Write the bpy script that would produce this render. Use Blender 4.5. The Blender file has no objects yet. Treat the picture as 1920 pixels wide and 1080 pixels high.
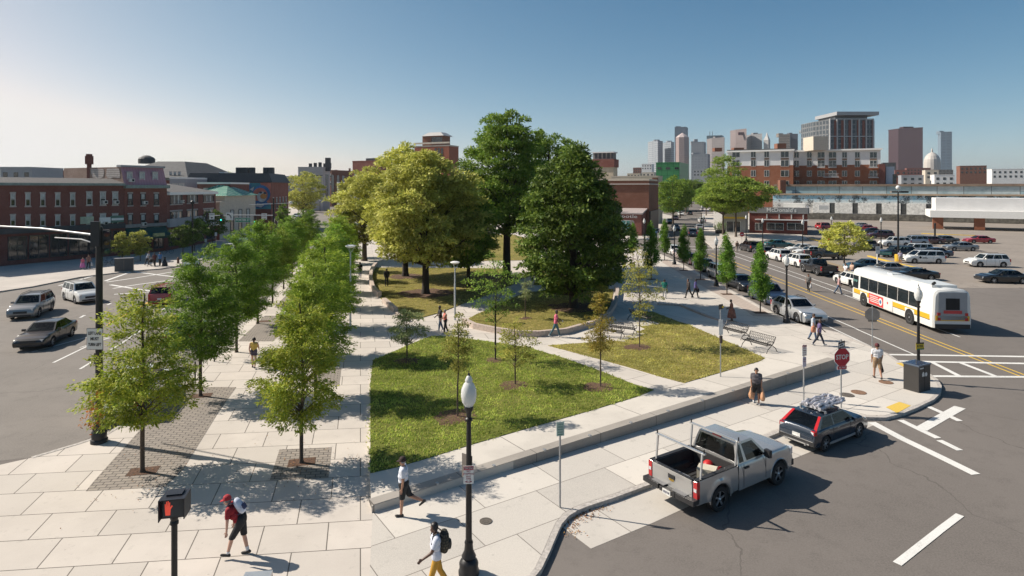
import bpy, bmesh, math, random
import numpy as np
from mathutils import Vector, Matrix
from mathutils.geometry import tessellate_polygon
R = math.radians
S = bpy.context.scene
COL = S.collection
F, YH, CH = 1150.0, 352.0, 10.0           # focal length (px of the 1920 px frame), horizon row, eye height
# ---------------------------------------------------------------- camera, light, exposure
cam = bpy.data.objects.new('camera', bpy.data.cameras.new('camera')); COL.objects.link(cam)
cam.location = (0, 0, CH); cam.rotation_euler = (R(90), 0, 0)
cam.data.sensor_width = 36; cam.data.lens = 36*F/1920; cam.data.shift_y = -(540-YH)/1920
cam.data.clip_start = 0.2; cam.data.clip_end = 9000
S.camera = cam
S.view_settings.view_transform = 'Standard'; S.view_settings.look = 'None'
S.view_settings.exposure = 0.6; S.view_settings.gamma = 1
ELEV = R(40); TOSUN = Vector((-0.961*math.cos(ELEV), 0.276*math.cos(ELEV), math.sin(ELEV))).normalized()
w = bpy.data.worlds.new('World'); S.world = w; w.use_nodes = True
nt = w.node_tree; sky = nt.nodes.new('ShaderNodeTexSky'); sky.sky_type = 'NISHITA'; sky.sun_disc = False
sky.sun_elevation = ELEV; sky.sun_rotation = math.atan2(TOSUN.x, TOSUN.y)
sky.air_density = .5; sky.dust_density = 1.0; sky.ozone_density = 1.0; sky.altitude = 0
sp_ = nt.nodes.new('ShaderNodeSeparateXYZ'); cb_ = nt.nodes.new('ShaderNodeCombineXYZ'); nt.links.new(sky.outputs[0], sp_.inputs[0])
for i_, (g_, k_) in enumerate(((1.48, .055), (1.02, .1001), (.77, .1346))):      # clear late summer air: a little contrast on the sky's colour
    a_ = nt.nodes.new('ShaderNodeMath'); a_.operation = 'POWER'; a_.inputs[1].default_value = g_; nt.links.new(sp_.outputs[i_], a_.inputs[0])
    m_ = nt.nodes.new('ShaderNodeMath'); m_.operation = 'MULTIPLY'; m_.inputs[1].default_value = k_*1.366**(g_-1)/.1; c_ = nt.nodes.new('ShaderNodeMath'); c_.operation = 'SMOOTH_MIN'; c_.inputs[1].default_value = (6.3, 6.15, 6.0)[i_]; c_.inputs[2].default_value = .8; nt.links.new(a_.outputs[0], m_.inputs[0]); nt.links.new(m_.outputs[0], c_.inputs[0]); nt.links.new(c_.outputs[0], cb_.inputs[i_])
nt.links.new(cb_.outputs[0], nt.nodes['Background'].inputs[0]); nt.nodes['Background'].inputs[1].default_value = 0.09
sun = bpy.data.objects.new('sun', bpy.data.lights.new('sun', 'SUN')); COL.objects.link(sun)
sun.data.energy = 4.6; sun.data.angle = R(0.5); sun.data.color = (1, .915, .80)
sun.rotation_euler = TOSUN.to_track_quat('Z', 'Y').to_euler(); sun.location = (-40, 10, 60)
# ---------------------------------------------------------------- pixel <-> place
WA = Vector((-4.30, 18.95)); WB = Vector((17.6, 33.5)); WL = (WB-WA).length; WE = (WB-WA)/WL; WN = Vector((-WE.y, WE.x))
SLAB_V = 13.0
def W(px, py, z=0.0):
    s = (CH-z)/(py-YH); return Vector(((px-960)*s, F*s, z))
def inside(p, poly):
    c = False; n = len(poly); j = n-1
    for i in range(n):
        a, b = poly[i], poly[j]
        if (a[1] > p[1]) != (b[1] > p[1]) and p[0] < (b[0]-a[0])*(p[1]-a[1])/(b[1]-a[1])+a[0]: c = not c
        j = i
    return c
def hraw(x, y):
    q = Vector((x, y))-WA; u = q.dot(WE)/WL; v = q.dot(WN)
    return (0.2+0.42*min(max(u, 0), 1))*min(max(1-max(v, 0)/SLAB_V, 0), 1)
SLAB = None
def T(x, y): return hraw(x, y) if SLAB and inside((x, y), SLAB) else 0.0
def WS(px, py):                                       # point on the raised terrace
    z = 0.2
    for _ in range(8):
        p = W(px, py, z); z = hraw(p.x, p.y)
    return Vector((p.x, p.y, z))
_sp = [W(697, 962)] + [W(693, y) for y in (900, 820, 740, 700)] + [W(*q) for q in ((697,672),(727,662),(807,627),(860,628),(905,634),(960,642),(1010,640),(1063,632),(1112,616),(1150,590),(1180,577),(1232,572),(1276,574),(1310,588),(1346,602),(1400,622),(1470,645))]
SLAB = [(p.x, p.y) for p in _sp] + [(WB.x+.3, WB.y+2.6), (WB.x, WB.y)]
def GP(px, py, z=0.0):                                # ground point seen at a pixel
    p = W(px, py, z)
    q = WS(px, py)
    if inside((q.x, q.y), SLAB): return q
    return p
def atY(px, py, Y): return Vector(((px-960)*Y/F, Y, CH-(py-YH)*Y/F))
def zt(py, Y): return CH-(py-YH)*Y/F
# ---------------------------------------------------------------- materials
MATS = {}
def newmat(name):
    m = bpy.data.materials.new(name); m.use_nodes = True
    return m, m.node_tree, m.node_tree.nodes['Principled BSDF']
def N(t, kind, **kw):
    n = t.nodes.new(kind)
    for k, v in kw.items():
        if k.startswith('i_'): n.inputs[k[2:].replace('_', ' ')].default_value = v
        else: setattr(n, k, v)
    return n
def mixc(t, fac, a, b):
    n = t.nodes.new('ShaderNodeMix'); n.data_type = 'RGBA'
    for sock, val in ((n.inputs[0], fac), (n.inputs[6], a), (n.inputs[7], b)):
        if hasattr(val, 'links'): t.links.new(val, sock)
        elif isinstance(val, (int, float)): sock.default_value = val
        else: sock.default_value = (*val, 1)
    return n.outputs[2]
def ramp(t, src, lo, hi):
    n = t.nodes.new('ShaderNodeMapRange'); n.inputs[1].default_value = lo; n.inputs[2].default_value = hi
    t.links.new(src, n.inputs[0]); return n.outputs[0]
def bump(t, b, src, strength=.3, dist=.02):
    n = t.nodes.new('ShaderNodeBump'); n.inputs['Strength'].default_value = strength; n.inputs['Distance'].default_value = dist
    t.links.new(src, n.inputs['Height']); t.links.new(n.outputs[0], b.inputs['Normal'])
def coord(t, which='Object', scale=None):
    c = t.nodes.new('ShaderNodeTexCoord').outputs[which]
    if scale:
        m = t.nodes.new('ShaderNodeMapping'); m.inputs['Scale'].default_value = scale; t.links.new(c, m.inputs[0]); c = m.outputs[0]
    return c
def noise(t, co, scale, detail=4, rough=.55):
    n = N(t, 'ShaderNodeTexNoise'); n.inputs['Scale'].default_value = scale; n.inputs['Detail'].default_value = detail; n.inputs['Roughness'].default_value = rough
    t.links.new(co, n.inputs['Vector']); return n.outputs[0]
def plain(name, c, rough=.6, metal=0.0, var=.12, vs=3.0, bmp=0, coat=0, spec=.5):
    if name in MATS: return MATS[name]
    m, t, b = newmat(name)
    b.inputs['Roughness'].default_value = rough; b.inputs['Metallic'].default_value = metal; b.inputs['Specular IOR Level'].default_value = spec
    if coat: b.inputs['Coat Weight'].default_value = coat; b.inputs['Coat Roughness'].default_value = .06
    co = coord(t); n = noise(t, co, vs)
    lo = tuple(x*(1-var) for x in c); hi = tuple(min(1, x*(1+var)) for x in c)
    t.links.new(mixc(t, ramp(t, n, .3, .7), lo, hi), b.inputs['Base Color'])
    if bmp: bump(t, b, noise(t, co, vs*8), bmp, .01)
    MATS[name] = m; return m
def paint(c, metal=.0):
    k = 'car_paint_%.3f_%.3f_%.3f' % c
    return plain(k, c, .28, metal, .03, 1.5, 0, .8)
def brickmat(name, c1, c2, mort, bw=.22, rh=.075, ms=.008, var=.5, rough=.85, off=.5, bmp=.15, grime=.25):
    if name in MATS: return MATS[name]
    m, t, b = newmat(name); b.inputs['Roughness'].default_value = rough; b.inputs['Specular IOR Level'].default_value = .25
    co = coord(t, 'UV'); br = N(t, 'ShaderNodeTexBrick'); br.offset = off
    t.links.new(co, br.inputs['Vector']); br.inputs['Scale'].default_value = 1
    br.inputs['Color1'].default_value = (*c1, 1); br.inputs['Color2'].default_value = (*c2, 1); br.inputs['Mortar'].default_value = (*mort, 1)
    br.inputs['Mortar Size'].default_value = ms; br.inputs['Mortar Smooth'].default_value = .1; br.inputs['Brick Width'].default_value = bw; br.inputs['Row Height'].default_value = rh
    n = noise(t, coord(t), .6, 6, .65)
    n2 = noise(t, coord(t), 7, 4, .6)
    c = mixc(t, ramp(t, n, .35, .75), br.outputs['Color'], tuple(x*(1-grime) for x in c1))
    hv = t.nodes.new('ShaderNodeHueSaturation'); t.links.new(c, hv.inputs['Color'])
    t.links.new(ramp(t, n2, -1.2, 1.6), hv.inputs['Value']); hv.inputs['Value'].default_value = 1
    mr = hv.inputs['Value'].links[0].from_node; mr.inputs[3].default_value = .75; mr.inputs[4].default_value = 1.25; mr.inputs[1].default_value = .2; mr.inputs[2].default_value = .8
    t.links.new(hv.outputs[0], b.inputs['Base Color'])
    if bmp: bump(t, b, br.outputs['Fac'], -bmp, .01)
    MATS[name] = m; return m
def grid_tower(name, wall, glass, bw, rh, ms, rough=.5):
    m = brickmat(name, glass, tuple(x*.8 for x in glass), wall, bw, rh, ms, off=0, bmp=0, rough=rough, grime=.1); return m
def glassmat(name='window_glass', c=(.02, .028, .035), rough=.06):
    if name in MATS: return MATS[name]
    m = plain(name, c, rough, 0, .3, .7, 0, 0, .9); return m
# ---------------------------------------------------------------- mesh helpers
class MB:
    def __init__(self): self.v = []; self.f = []; self.m = []
    def add(self, vs, fs, mi=0):
        o = len(self.v); self.v += [tuple(p) for p in vs]
        self.f += [tuple(i+o for i in f) for f in fs]; self.m += [mi]*len(fs); return self
    def box(self, cx, cy, cz, sx, sy, sz, mi=0, rz=0, M=None):
        a, b, c = sx/2, sy/2, sz/2
        vs = [Vector((x, y, z)) for z in (-c, c) for x, y in ((-a, -b), (a, -b), (a, b), (-a, b))]
        if M is not None: vs = [M@p for p in vs]
        cr, sr = math.cos(rz), math.sin(rz)
        vs = [(p.x*cr-p.y*sr+cx, p.x*sr+p.y*cr+cy, p.z+cz) for p in vs]
        return self.add(vs, [(3,2,1,0), (4,5,6,7), (0,1,5,4), (1,2,6,5), (2,3,7,6), (3,0,4,7)], mi)
    def prism(self, pts, z0, z1, mi=0, top=None, flip=False):
        n = len(pts)
        ar = sum(pts[i][0]*pts[(i+1) % n][1]-pts[(i+1) % n][0]*pts[i][1] for i in range(n))
        if ar < 0: pts = pts[::-1]
        vs = [(p[0], p[1], z0) for p in pts]+[(p[0], p[1], z1) for p in pts]
        fs = [(i, (i+1) % n, n+(i+1) % n, n+i) for i in range(n)]
        self.add(vs, fs+[tuple(range(n-1, -1, -1))], mi)
        self.add([(p[0], p[1], z1) for p in pts], [tuple(range(n))], mi if top is None else top); return self
    def lathe(self, prof, cx=0, cy=0, cz=0, seg=16, mi=0, axis='z', cap=True):
        vs = []; fs = []
        for r, z in prof:
            for k in range(seg):
                a = 2*math.pi*k/seg; x, y = r*math.cos(a), r*math.sin(a)
                vs.append((cx+x, cy+y, cz+z) if axis == 'z' else (cx+x, cy+z, cz+y))
        for i in range(len(prof)-1):
            for k in range(seg):
                q = (i*seg+k, i*seg+(k+1) % seg, (i+1)*seg+(k+1) % seg, (i+1)*seg+k)
                fs.append(q if axis == 'z' else q[::-1])
        a, b = tuple(range(seg)), tuple((len(prof)-1)*seg+k for k in range(seg))
        if cap: fs += [a[::-1], b] if axis == 'z' else [a, b[::-1]]
        return self.add(vs, fs, mi)
    def tube(self, pts, rad, seg=6, mi=0, cap=True):
        pts = [Vector(p) for p in pts]; n = len(pts)
        if not hasattr(rad, '__len__'): rad = [rad]*n
        vs = []; fs = []; prev = None
        for i, p in enumerate(pts):
            d = (pts[min(i+1, n-1)]-pts[max(i-1, 0)]).normalized()
            ref = prev if prev is not None else (Vector((1, 0, 0)) if abs(d.x) < .9 else Vector((0, 1, 0)))
            a = (ref-d*ref.dot(d)).normalized(); b = d.cross(a); prev = a
            for k in range(seg):
                t = 2*math.pi*k/seg; vs.append(p+(a*math.cos(t)+b*math.sin(t))*rad[i])
        for i in range(n-1):
            for k in range(seg): fs.append((i*seg+k, i*seg+(k+1) % seg, (i+1)*seg+(k+1) % seg, (i+1)*seg+k))
        if cap: fs += [tuple(range(seg))[::-1], tuple((n-1)*seg+k for k in range(seg))]
        return self.add(vs, fs, mi)
    def ball(self, c, r, rings=6, seg=10, mi=0):
        rr = r if hasattr(r, '__len__') else (r, r, r); vs = [(c[0], c[1], c[2]-rr[2])]; fs = []
        for i in range(1, rings):
            a = math.pi*i/rings-math.pi/2
            for k in range(seg):
                t = 2*math.pi*k/seg; vs.append((c[0]+rr[0]*math.cos(a)*math.cos(t), c[1]+rr[1]*math.cos(a)*math.sin(t), c[2]+rr[2]*math.sin(a)))
        vs.append((c[0], c[1], c[2]+rr[2])); L = len(vs)-1
        for k in range(seg):
            fs.append((0, 1+(k+1) % seg, 1+k)); fs.append((L, 1+(rings-2)*seg+k, 1+(rings-2)*seg+(k+1) % seg))
            for i in range(rings-2): fs.append((1+i*seg+k, 1+i*seg+(k+1) % seg, 1+(i+1)*seg+(k+1) % seg, 1+(i+1)*seg+k))
        return self.add(vs, fs, mi)
    def build(self, name, mats, parent=None, smooth=None, loc=None, world=False, uvf=None):
        me = bpy.data.meshes.new(name)
        vs = self.v
        if world and parent is not None:
            o = parent.location; vs = [(p[0]-o[0], p[1]-o[1], p[2]-o[2]) for p in vs]
        me.from_pydata(vs, [], self.f)
        for m in (mats if isinstance(mats, (list, tuple)) else [mats]): me.materials.append(m)
        me.polygons.foreach_set('material_index', self.m)
        finish(me, smooth, uvf)
        ob = bpy.data.objects.new(name, me); COL.objects.link(ob)
        if parent: ob.parent = parent
        if loc is not None: ob.location = loc
        return ob
def finish(me, smooth=None, uvf=None):
    me.validate()
    me.update()
    uv = me.uv_layers.new(name='UV'); d = uv.data
    for p in me.polygons:
        n = p.normal
        for li in p.loop_indices:
            c = me.vertices[me.loops[li].vertex_index].co
            if uvf: d[li].uv = uvf(c)
            elif abs(n.z) > .75: d[li].uv = (c.x, c.y)
            else:
                h = math.hypot(n.x, n.y); d[li].uv = ((-n.y*c.x+n.x*c.y)/h, c.z)
    if smooth:
        me.polygons.foreach_set('use_smooth', [True]*len(me.polygons))
        bm = bmesh.new(); bm.from_mesh(me); la = R(smooth)
        for e in bm.edges:
            if len(e.link_faces) == 2:
                if e.calc_face_angle(0) > la: e.smooth = False
        bm.to_mesh(me); bm.free()
def thing(name, label, cat, loc=(0, 0, 0), rz=0, group=None):
    o = bpy.data.objects.new(name, None); COL.objects.link(o); o.empty_display_size = .3
    o.location = loc; o.rotation_euler = (0, 0, rz); return tag(o, label, cat, group)
def tag(o, label, cat, group=None):
    o['label'] = label; o['category'] = cat
    if group: o['group'] = group
    return o
def kind(o, k='structure'): o['kind'] = k; return o
KIDS = {}
def copytree(o, loc, rz=0, label=None, group=None, scale=None, cat=None):
    if o.name not in KIDS: KIDS[o.name] = [(c, list(c.children)) for c in o.children]
    c = o.copy(); COL.objects.link(c); c.location = loc; c.rotation_euler = (0, 0, rz)
    if scale: c.scale = scale if hasattr(scale, '__len__') else (scale,)*3
    if label: c['label'] = label
    if group: c['group'] = group
    for ch, gs in KIDS[o.name]:
        d = ch.copy(); COL.objects.link(d); d.parent = c
        for g in gs:
            e = g.copy(); COL.objects.link(e); e.parent = d
    return c
def text(s, size, m, parent, loc, rot=(R(90), 0, 0), name='lettering', ext=.006, align='CENTER', width=None, bold=0):
    cu = bpy.data.curves.new(name, 'FONT'); cu.body = s; cu.size = size; cu.align_x = align; cu.align_y = 'CENTER'; cu.extrude = ext; cu.offset = bold
    cu.resolution_u = 2; cu.space_line = .85
    tmp = bpy.data.objects.new('tmp', cu); COL.objects.link(tmp)
    me = bpy.data.meshes.new_from_object(tmp.evaluated_get(bpy.context.evaluated_depsgraph_get()))
    bpy.data.objects.remove(tmp); bpy.data.curves.remove(cu)
    if width:
        xs = [v.co.x for v in me.vertices]; k = width/(max(xs)-min(xs))
        for v in me.vertices: v.co.x *= k
    me.name = name; me.materials.clear(); me.materials.append(m)
    ob = bpy.data.objects.new(name, me); COL.objects.link(ob); ob.parent = parent; ob.location = loc; ob.rotation_euler = rot
    return ob
def facing(p, extra=0): return math.atan2(-p.x, p.y)*1.0+extra     # turns a thing whose front is -Y towards the camera
# ---------------------------------------------------------------- common materials
concrete = plain('concrete', (.46, .43, .39), .85, 0, .12, 1.2, .15)
granite = plain('granite', (.40, .37, .34), .8, 0, .3, 9, .2)
black_metal = plain('black_metal', (.016, .016, .018), .4, 0, .2, 3)
steel = plain('galvanised_steel', (.36, .37, .38), .45, .5, .15, 4)
white_paint = plain('white_paint', (.78, .77, .74), .5, 0, .04)
dark = plain('dark_void', (.012, .012, .013), .8)
glass = glassmat()
rubber = plain('tyre_rubber', (.018, .018, .019), .8)
alloy = plain('alloy', (.5, .51, .53), .3, .8, .08)
chrome = plain('chrome', (.6, .61, .62), .18, .9, .05)
red_lens = plain('red_lens', (.42, .012, .015), .15, 0, .1, 4, 0, .6)
clear_lens = plain('clear_lens', (.62, .64, .66), .12, .2, .1, 6, 0, .6)
bark = plain('bark', (.085, .062, .045), .9, 0, .35, 14, .5)
bark_dark = plain('dark_bark', (.035, .027, .022), .9, 0, .35, 14, .5)
# ---------------------------------------------------------------- the ground
def xy(pts, z=0): return [(W(px, py, z).x, W(px, py, z).y) for px, py in pts]
def slab_xy(pts): return [(WS(px, py).x, WS(px, py).y) for px, py in pts]
def sheet(name, poly, z, m, zf=None, skirt=None, L=1.6, uvf=None, st=True):
    bm = bmesh.new(); vs = [bm.verts.new((p[0], p[1], 0)) for p in poly]; f = bm.faces.new(vs)
    if f.normal.z < 0 or (f.normal_update() or f.normal.z < 0): f.normal_flip()
    bmesh.ops.triangulate(bm, faces=bm.faces[:])
    if zf:
        for _ in range(7):
            es = [e for e in bm.edges if e.calc_length() > L]
            if not es: break
            bmesh.ops.subdivide_edges(bm, edges=es, cuts=1, use_grid_fill=False)
            bmesh.ops.triangulate(bm, faces=[f for f in bm.faces if len(f.verts) > 3])
    for v in bm.verts: v.co.z = (zf(v.co.x, v.co.y) if zf else 0)+z
    if skirt is not None:
        be = [e for e in bm.edges if e.is_boundary]
        r = bmesh.ops.extrude_edge_only(bm, edges=be)
        for v in r['geom']:
            if isinstance(v, bmesh.types.BMVert): v.co.z = skirt
        bmesh.ops.recalc_face_normals(bm, faces=bm.faces[:])
    me = bpy.data.meshes.new(name); bm.to_mesh(me); bm.free(); me.materials.append(m); finish(me, None, uvf)
    ob = bpy.data.objects.new(name, me); COL.objects.link(ob)
    return kind(ob) if st else ob
def ribbon(pts, w):                                  # polyline (world xy) -> polygon of that width
    L_, R_ = [], []
    for i, p in enumerate(pts):
        a, b = Vector(pts[max(i-1, 0)]), Vector(pts[min(i+1, len(pts)-1)]); d = (b-a).normalized(); n = Vector((-d.y, d.x))*w/2
        L_.append((p[0]+n.x, p[1]+n.y)); R_.append((p[0]-n.x, p[1]-n.y))
    return L_+R_[::-1]
def asphalt_mat(name, c, sc=1.0):
    m, t, b = newmat(name); b.inputs['Roughness'].default_value = .9; b.inputs['Specular IOR Level'].default_value = .2
    co = coord(t)
    big = noise(t, co, .09*sc, 6, .6); fine = noise(t, co, 22, 3, .7); mid = noise(t, co, 1.3, 5, .65)
    c1 = mixc(t, ramp(t, big, .35, .65), tuple(x*.80 for x in c), tuple(x*1.17 for x in c))
    c2 = mixc(t, ramp(t, mid, .5, .78), c1, tuple(x*.64 for x in c))
    c3 = mixc(t, ramp(t, fine, .3, .75), c2, tuple(x*1.25 for x in c))
    mx = c3.node; mx.inputs[0].default_value = .5
    vo = N(t, 'ShaderNodeTexVoronoi', feature='DISTANCE_TO_EDGE'); vo.inputs['Scale'].default_value = .11
    wv = t.nodes.new('ShaderNodeVectorMath'); wv.operation = 'ADD'; sc_ = t.nodes.new('ShaderNodeVectorMath'); sc_.operation = 'SCALE'; sc_.inputs['Scale'].default_value = 1.6
    nz = N(t, 'ShaderNodeTexNoise'); nz.inputs['Scale'].default_value = .5; nz.inputs['Detail'].default_value = 5; t.links.new(co, nz.inputs['Vector'])
    t.links.new(nz.outputs['Color'], sc_.inputs[0]); t.links.new(co, wv.inputs[0]); t.links.new(sc_.outputs[0], wv.inputs[1]); t.links.new(wv.outputs[0], vo.inputs['Vector'])
    cr = t.nodes.new('ShaderNodeMath'); cr.operation = 'LESS_THAN'; cr.inputs[1].default_value = .0022; t.links.new(vo.outputs['Distance'], cr.inputs[0])
    c4 = mixc(t, cr.outputs[0], c3, tuple(x*.8 for x in c))
    t.links.new(c4, b.inputs['Base Color']); bump(t, b, fine, .3, .01); return m
def panel_mat(name, c1, c2, joint, bw, rh, ms, off=.5, rough=.85, spots=.25, fine=.12, bmp=.25):
    m, t, b = newmat(name); b.inputs['Roughness'].default_value = rough; b.inputs['Specular IOR Level'].default_value = .3
    co = coord(t, 'UV'); br = N(t, 'ShaderNodeTexBrick'); br.offset = off; t.links.new(co, br.inputs['Vector']); br.inputs['Scale'].default_value = 1
    br.inputs['Color1'].default_value = (*c1, 1); br.inputs['Color2'].default_value = (*c2, 1); br.inputs['Mortar'].default_value = (*joint, 1)
    br.inputs['Mortar Size'].default_value = ms; br.inputs['Mortar Smooth'].default_value = 0; br.inputs['Brick Width'].default_value = bw; br.inputs['Row Height'].default_value = rh
    ob = coord(t); n1 = noise(t, ob, .35, 7, .65); n2 = noise(t, ob, 30, 3, .7); n3 = noise(t, ob, 2.2, 6, .7)
    a = mixc(t, ramp(t, n1, .42, .78), br.outputs['Color'], tuple(x*(1-spots) for x in c1))
    k = mixc(t, ramp(t, n3, .58, .8), a, tuple(x*.72 for x in c2))
    d = mixc(t, ramp(t, n2, .25, .75), k, tuple(min(1, x*1.1) for x in c1)); d.node.inputs[0].default_value = fine
    mul = t.nodes.new('ShaderNodeMath'); mul.operation = 'MULTIPLY'; mul.inputs[1].default_value = fine*2.2; t.links.new(ramp(t, n2, .35, .8), mul.inputs[0]); t.links.new(mul.outputs[0], d.node.inputs[0])
    vg = N(t, 'ShaderNodeTexVoronoi'); vg.inputs['Scale'].default_value = 1.7; t.links.new(ob, vg.inputs['Vector']); lt = t.nodes.new('ShaderNodeMath'); lt.operation = 'LESS_THAN'; lt.inputs[1].default_value = .05; t.links.new(vg.outputs['Distance'], lt.inputs[0]); ml = t.nodes.new('ShaderNodeMath'); ml.operation = 'MULTIPLY'; ml.inputs[1].default_value = .32; t.links.new(lt.outputs[0], ml.inputs[0])
    d = mixc(t, ml.outputs[0], d, tuple(x*.4 for x in c2))
    fin = mixc(t, br.outputs['Fac'], d, joint)
    t.links.new(fin, b.inputs['Base Color']); bump(t, b, br.outputs['Fac'], -bmp, .01); return m
def grass_mat(name, g, y, dry):
    m, t, b = newmat(name); b.inputs['Roughness'].default_value = .95; b.inputs['Specular IOR Level'].default_value = .15
    co = coord(t); n1 = noise(t, co, .22, 5, .6); n2 = noise(t, co, 1.3, 6, .7); n3 = noise(t, co, 5, 5, .8)
    a = mixc(t, ramp(t, n1, .5-dry, .8-dry), g, y)
    k = mixc(t, ramp(t, n2, .45, .75), a, tuple(x*.62 for x in g))
    d = mixc(t, ramp(t, n3, .35, .7), tuple(x*.55 for x in g), k)
    t.links.new(d, b.inputs['Base Color']); bump(t, b, n3, .9, .06); return m
CA = math.cos(R(6.3)), math.sin(R(6.3)); CB = (-.240, .971); DET = CA[0]*CB[1]-CA[1]*CB[0]
def uv_plaza(c): return ((c.x*CB[1]-c.y*CB[0])/DET, (CA[0]*c.y-CA[1]*c.x)/DET)
def uv_wall(c):
    q = Vector((c.x, c.y))-WA; return (q.dot(WE), q.dot(WN))
ASPH = asphalt_mat('asphalt', (.15, .134, .122)); LOT = asphalt_mat('car_park_asphalt', (.235, .205, .178), 1.7)
PLAZA = panel_mat('plaza_paving', (.575, .52, .465), (.47, .43, .385), (.13, .115, .10), 1.85, 1.46, .016, .5)
WALK = panel_mat('walk_paving', (.58, .54, .485), (.38, .355, .325), (.19, .17, .15), 3.0, 1.75, .014, .35, spots=.18, fine=.3)
TERR = panel_mat('terrace_paving', (.55, .51, .455), (.52, .48, .43), (.2, .18, .16), 6.0, 30, .02, 0)
PATHM = panel_mat('path_paving', (.55, .505, .45), (.50, .46, .415), (.15, .135, .12), 2.2, 2.2, .014, .5)
BRICKP = panel_mat('grey_pavers', (.30, .262, .225), (.225, .20, .178), (.09, .08, .07), .34, .2, .017, .5, fine=.3)
PINKP = panel_mat('buff_pavers', (.47, .39, .335), (.41, .345, .30), (.27, .23, .2), .5, .25, .015, .5)
STRIP = panel_mat('gutter_concrete', (.50, .465, .42), (.45, .42, .38), (.2, .18, .16), 3.0, 8, .015, 0, fine=.3)
GRASS1 = grass_mat('lawn_grass', (.165, .19, .036), (.29, .255, .08), .06); GRASS2 = grass_mat('dry_lawn_grass', (.22, .205, .05), (.44, .33, .12), .18)
MULCH = plain('bark_mulch', (.095, .05, .03), .95, 0, .6, 18, .8)
LINEW = panel_mat('white_line_paint', (.66, .65, .62), (.46, .45, .43), (.5, .5, .48), 50, 50, .001, 0, spots=.4, fine=.6)
LINEY = panel_mat('yellow_line_paint', (.62, .40, .06), (.56, .36, .07), (.5, .35, .07), 50, 50, .001, 0, fine=.5)
sheet('ground', [(-6000, -200), (6000, -200), (6000, 8000), (-6000, 8000)], -.30, plain('ground_soil', (.16, .15, .13), .95, 0, .3, .05))
AZ = -.13
sheet('road', [(-160, 2), (120, 2), (170, 60), (190, 330), (120, 700), (-180, 700), (-170, 60)], AZ, ASPH)
sheet('road', xy([(-400, 900), (60, 858), (150, 831), (352, 711), (478, 588), (545, 513), (600, 457), (640, 415), (600, 400), (560, 400), (412, 476), (372, 488), (243, 508), (60, 537), (-400, 640)], AZ), AZ+.002, asphalt_mat('left_asphalt', (.19, .172, .155), 1.4))
# plaza, from the left kerb to the right kerb
LK = [(-150, 905), (60, 858), (150, 831), (200, 814), (246, 786), (300, 748), (352, 711), (430, 628), (478, 588), (545, 513), (600, 457), (640, 415), (672, 388)]
RK = [(1180, 466), (1222, 470), (1237, 476), (1253, 483), (1268, 490), (1297, 504.5), (1326.5, 521), (1361.5, 539.5), (1390, 555), (1421, 572), (1452, 588), (1493, 606), (1520, 613.5), (1546, 618), (1572, 624), (1600, 636), (1632, 650), (1664, 664), (1683, 677), (1700, 687), (1722, 694), (1741, 701), (1755, 711), (1762, 723), (1760, 736), (1748, 748), (1715, 764), (1690, 774), (1658, 782), (1614, 781), (1586, 772), (1530, 779), (1470, 805), (1440, 817), (1330, 862), (1215, 907), (1150, 931), (1100, 947), (1080, 955), (1062, 966), (1048, 982), (1038, 1004), (1027, 1030), (1010, 1065), (985, 1095), (950, 1130)]
kerbpoly = xy(LK) + xy([(1000, 392)]) + xy([(1120, 440), (1160, 452)]) + xy(RK) + [(-2.0, 8), (-30, 8)]
plaza = sheet('plaza', kerbpoly, 0, PLAZA, skirt=-.2, uvf=uv_plaza)
kb = MB()                                            # granite kerb stones
def kerb(pts, name='kerb', z=0, wd=.17):
    p = xy(pts) if pts and pts[0][0] > -200 and pts[0][1] > 60 else pts
    o = sheet(name, ribbon(p, wd), z+.012, granite, skirt=-.2); return o
kerb(RK[2:]); kerb(LK[1:12])
front = [(694, 963), (694, 1100), (640, 1200)]
fw = [(WA.x, WA.y)] + [(WB.x, WB.y)] + xy([(1568, 655), (1600, 640), (1632, 653), (1664, 667), (1683, 680), (1700, 690), (1722, 697), (1739, 703), (1752, 713), (1759, 724), (1757, 735), (1745, 747), (1714, 761), (1690, 771), (1658, 779), (1614, 778), (1586, 769.5), (1530, 776), (1468, 801), (1438, 813), (1330, 858), (1213, 903), (1148, 927), (1098, 943), (1076, 951), (1056, 963), (1042, 980), (1031, 1004), (1020, 1030), (1003, 1065), (978, 1095), (940, 1130), (690, 1130)])
sheet('sidewalk', fw, .006, WALK, uvf=uv_wall)
sheet('sidewalk', xy([(1545, 668), (1470, 645), (1400, 622), (1346, 602), (1310, 588), (1276, 574), (1232, 572), (1200, 560), (1190, 500), (1205, 480), (1222, 474), (1236, 480), (1296, 511), (1360, 545.5), (1420, 578), (1450, 594), (1492, 612), (1520, 620), (1546, 624), (1571, 629), (1598, 641), (1568, 656)]), .006, PATHM, uvf=uv_plaza)
sheet('paver_strip', xy([(1240, 491), (1250, 486.5), (1296, 509), (1326, 525), (1360, 543.5), (1389, 559), (1420, 576), (1448, 591), (1455, 594.5), (1412, 593), (1396, 581), (1349, 554), (1297, 526)]), .012, PINKP, uvf=uv_plaza)
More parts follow.
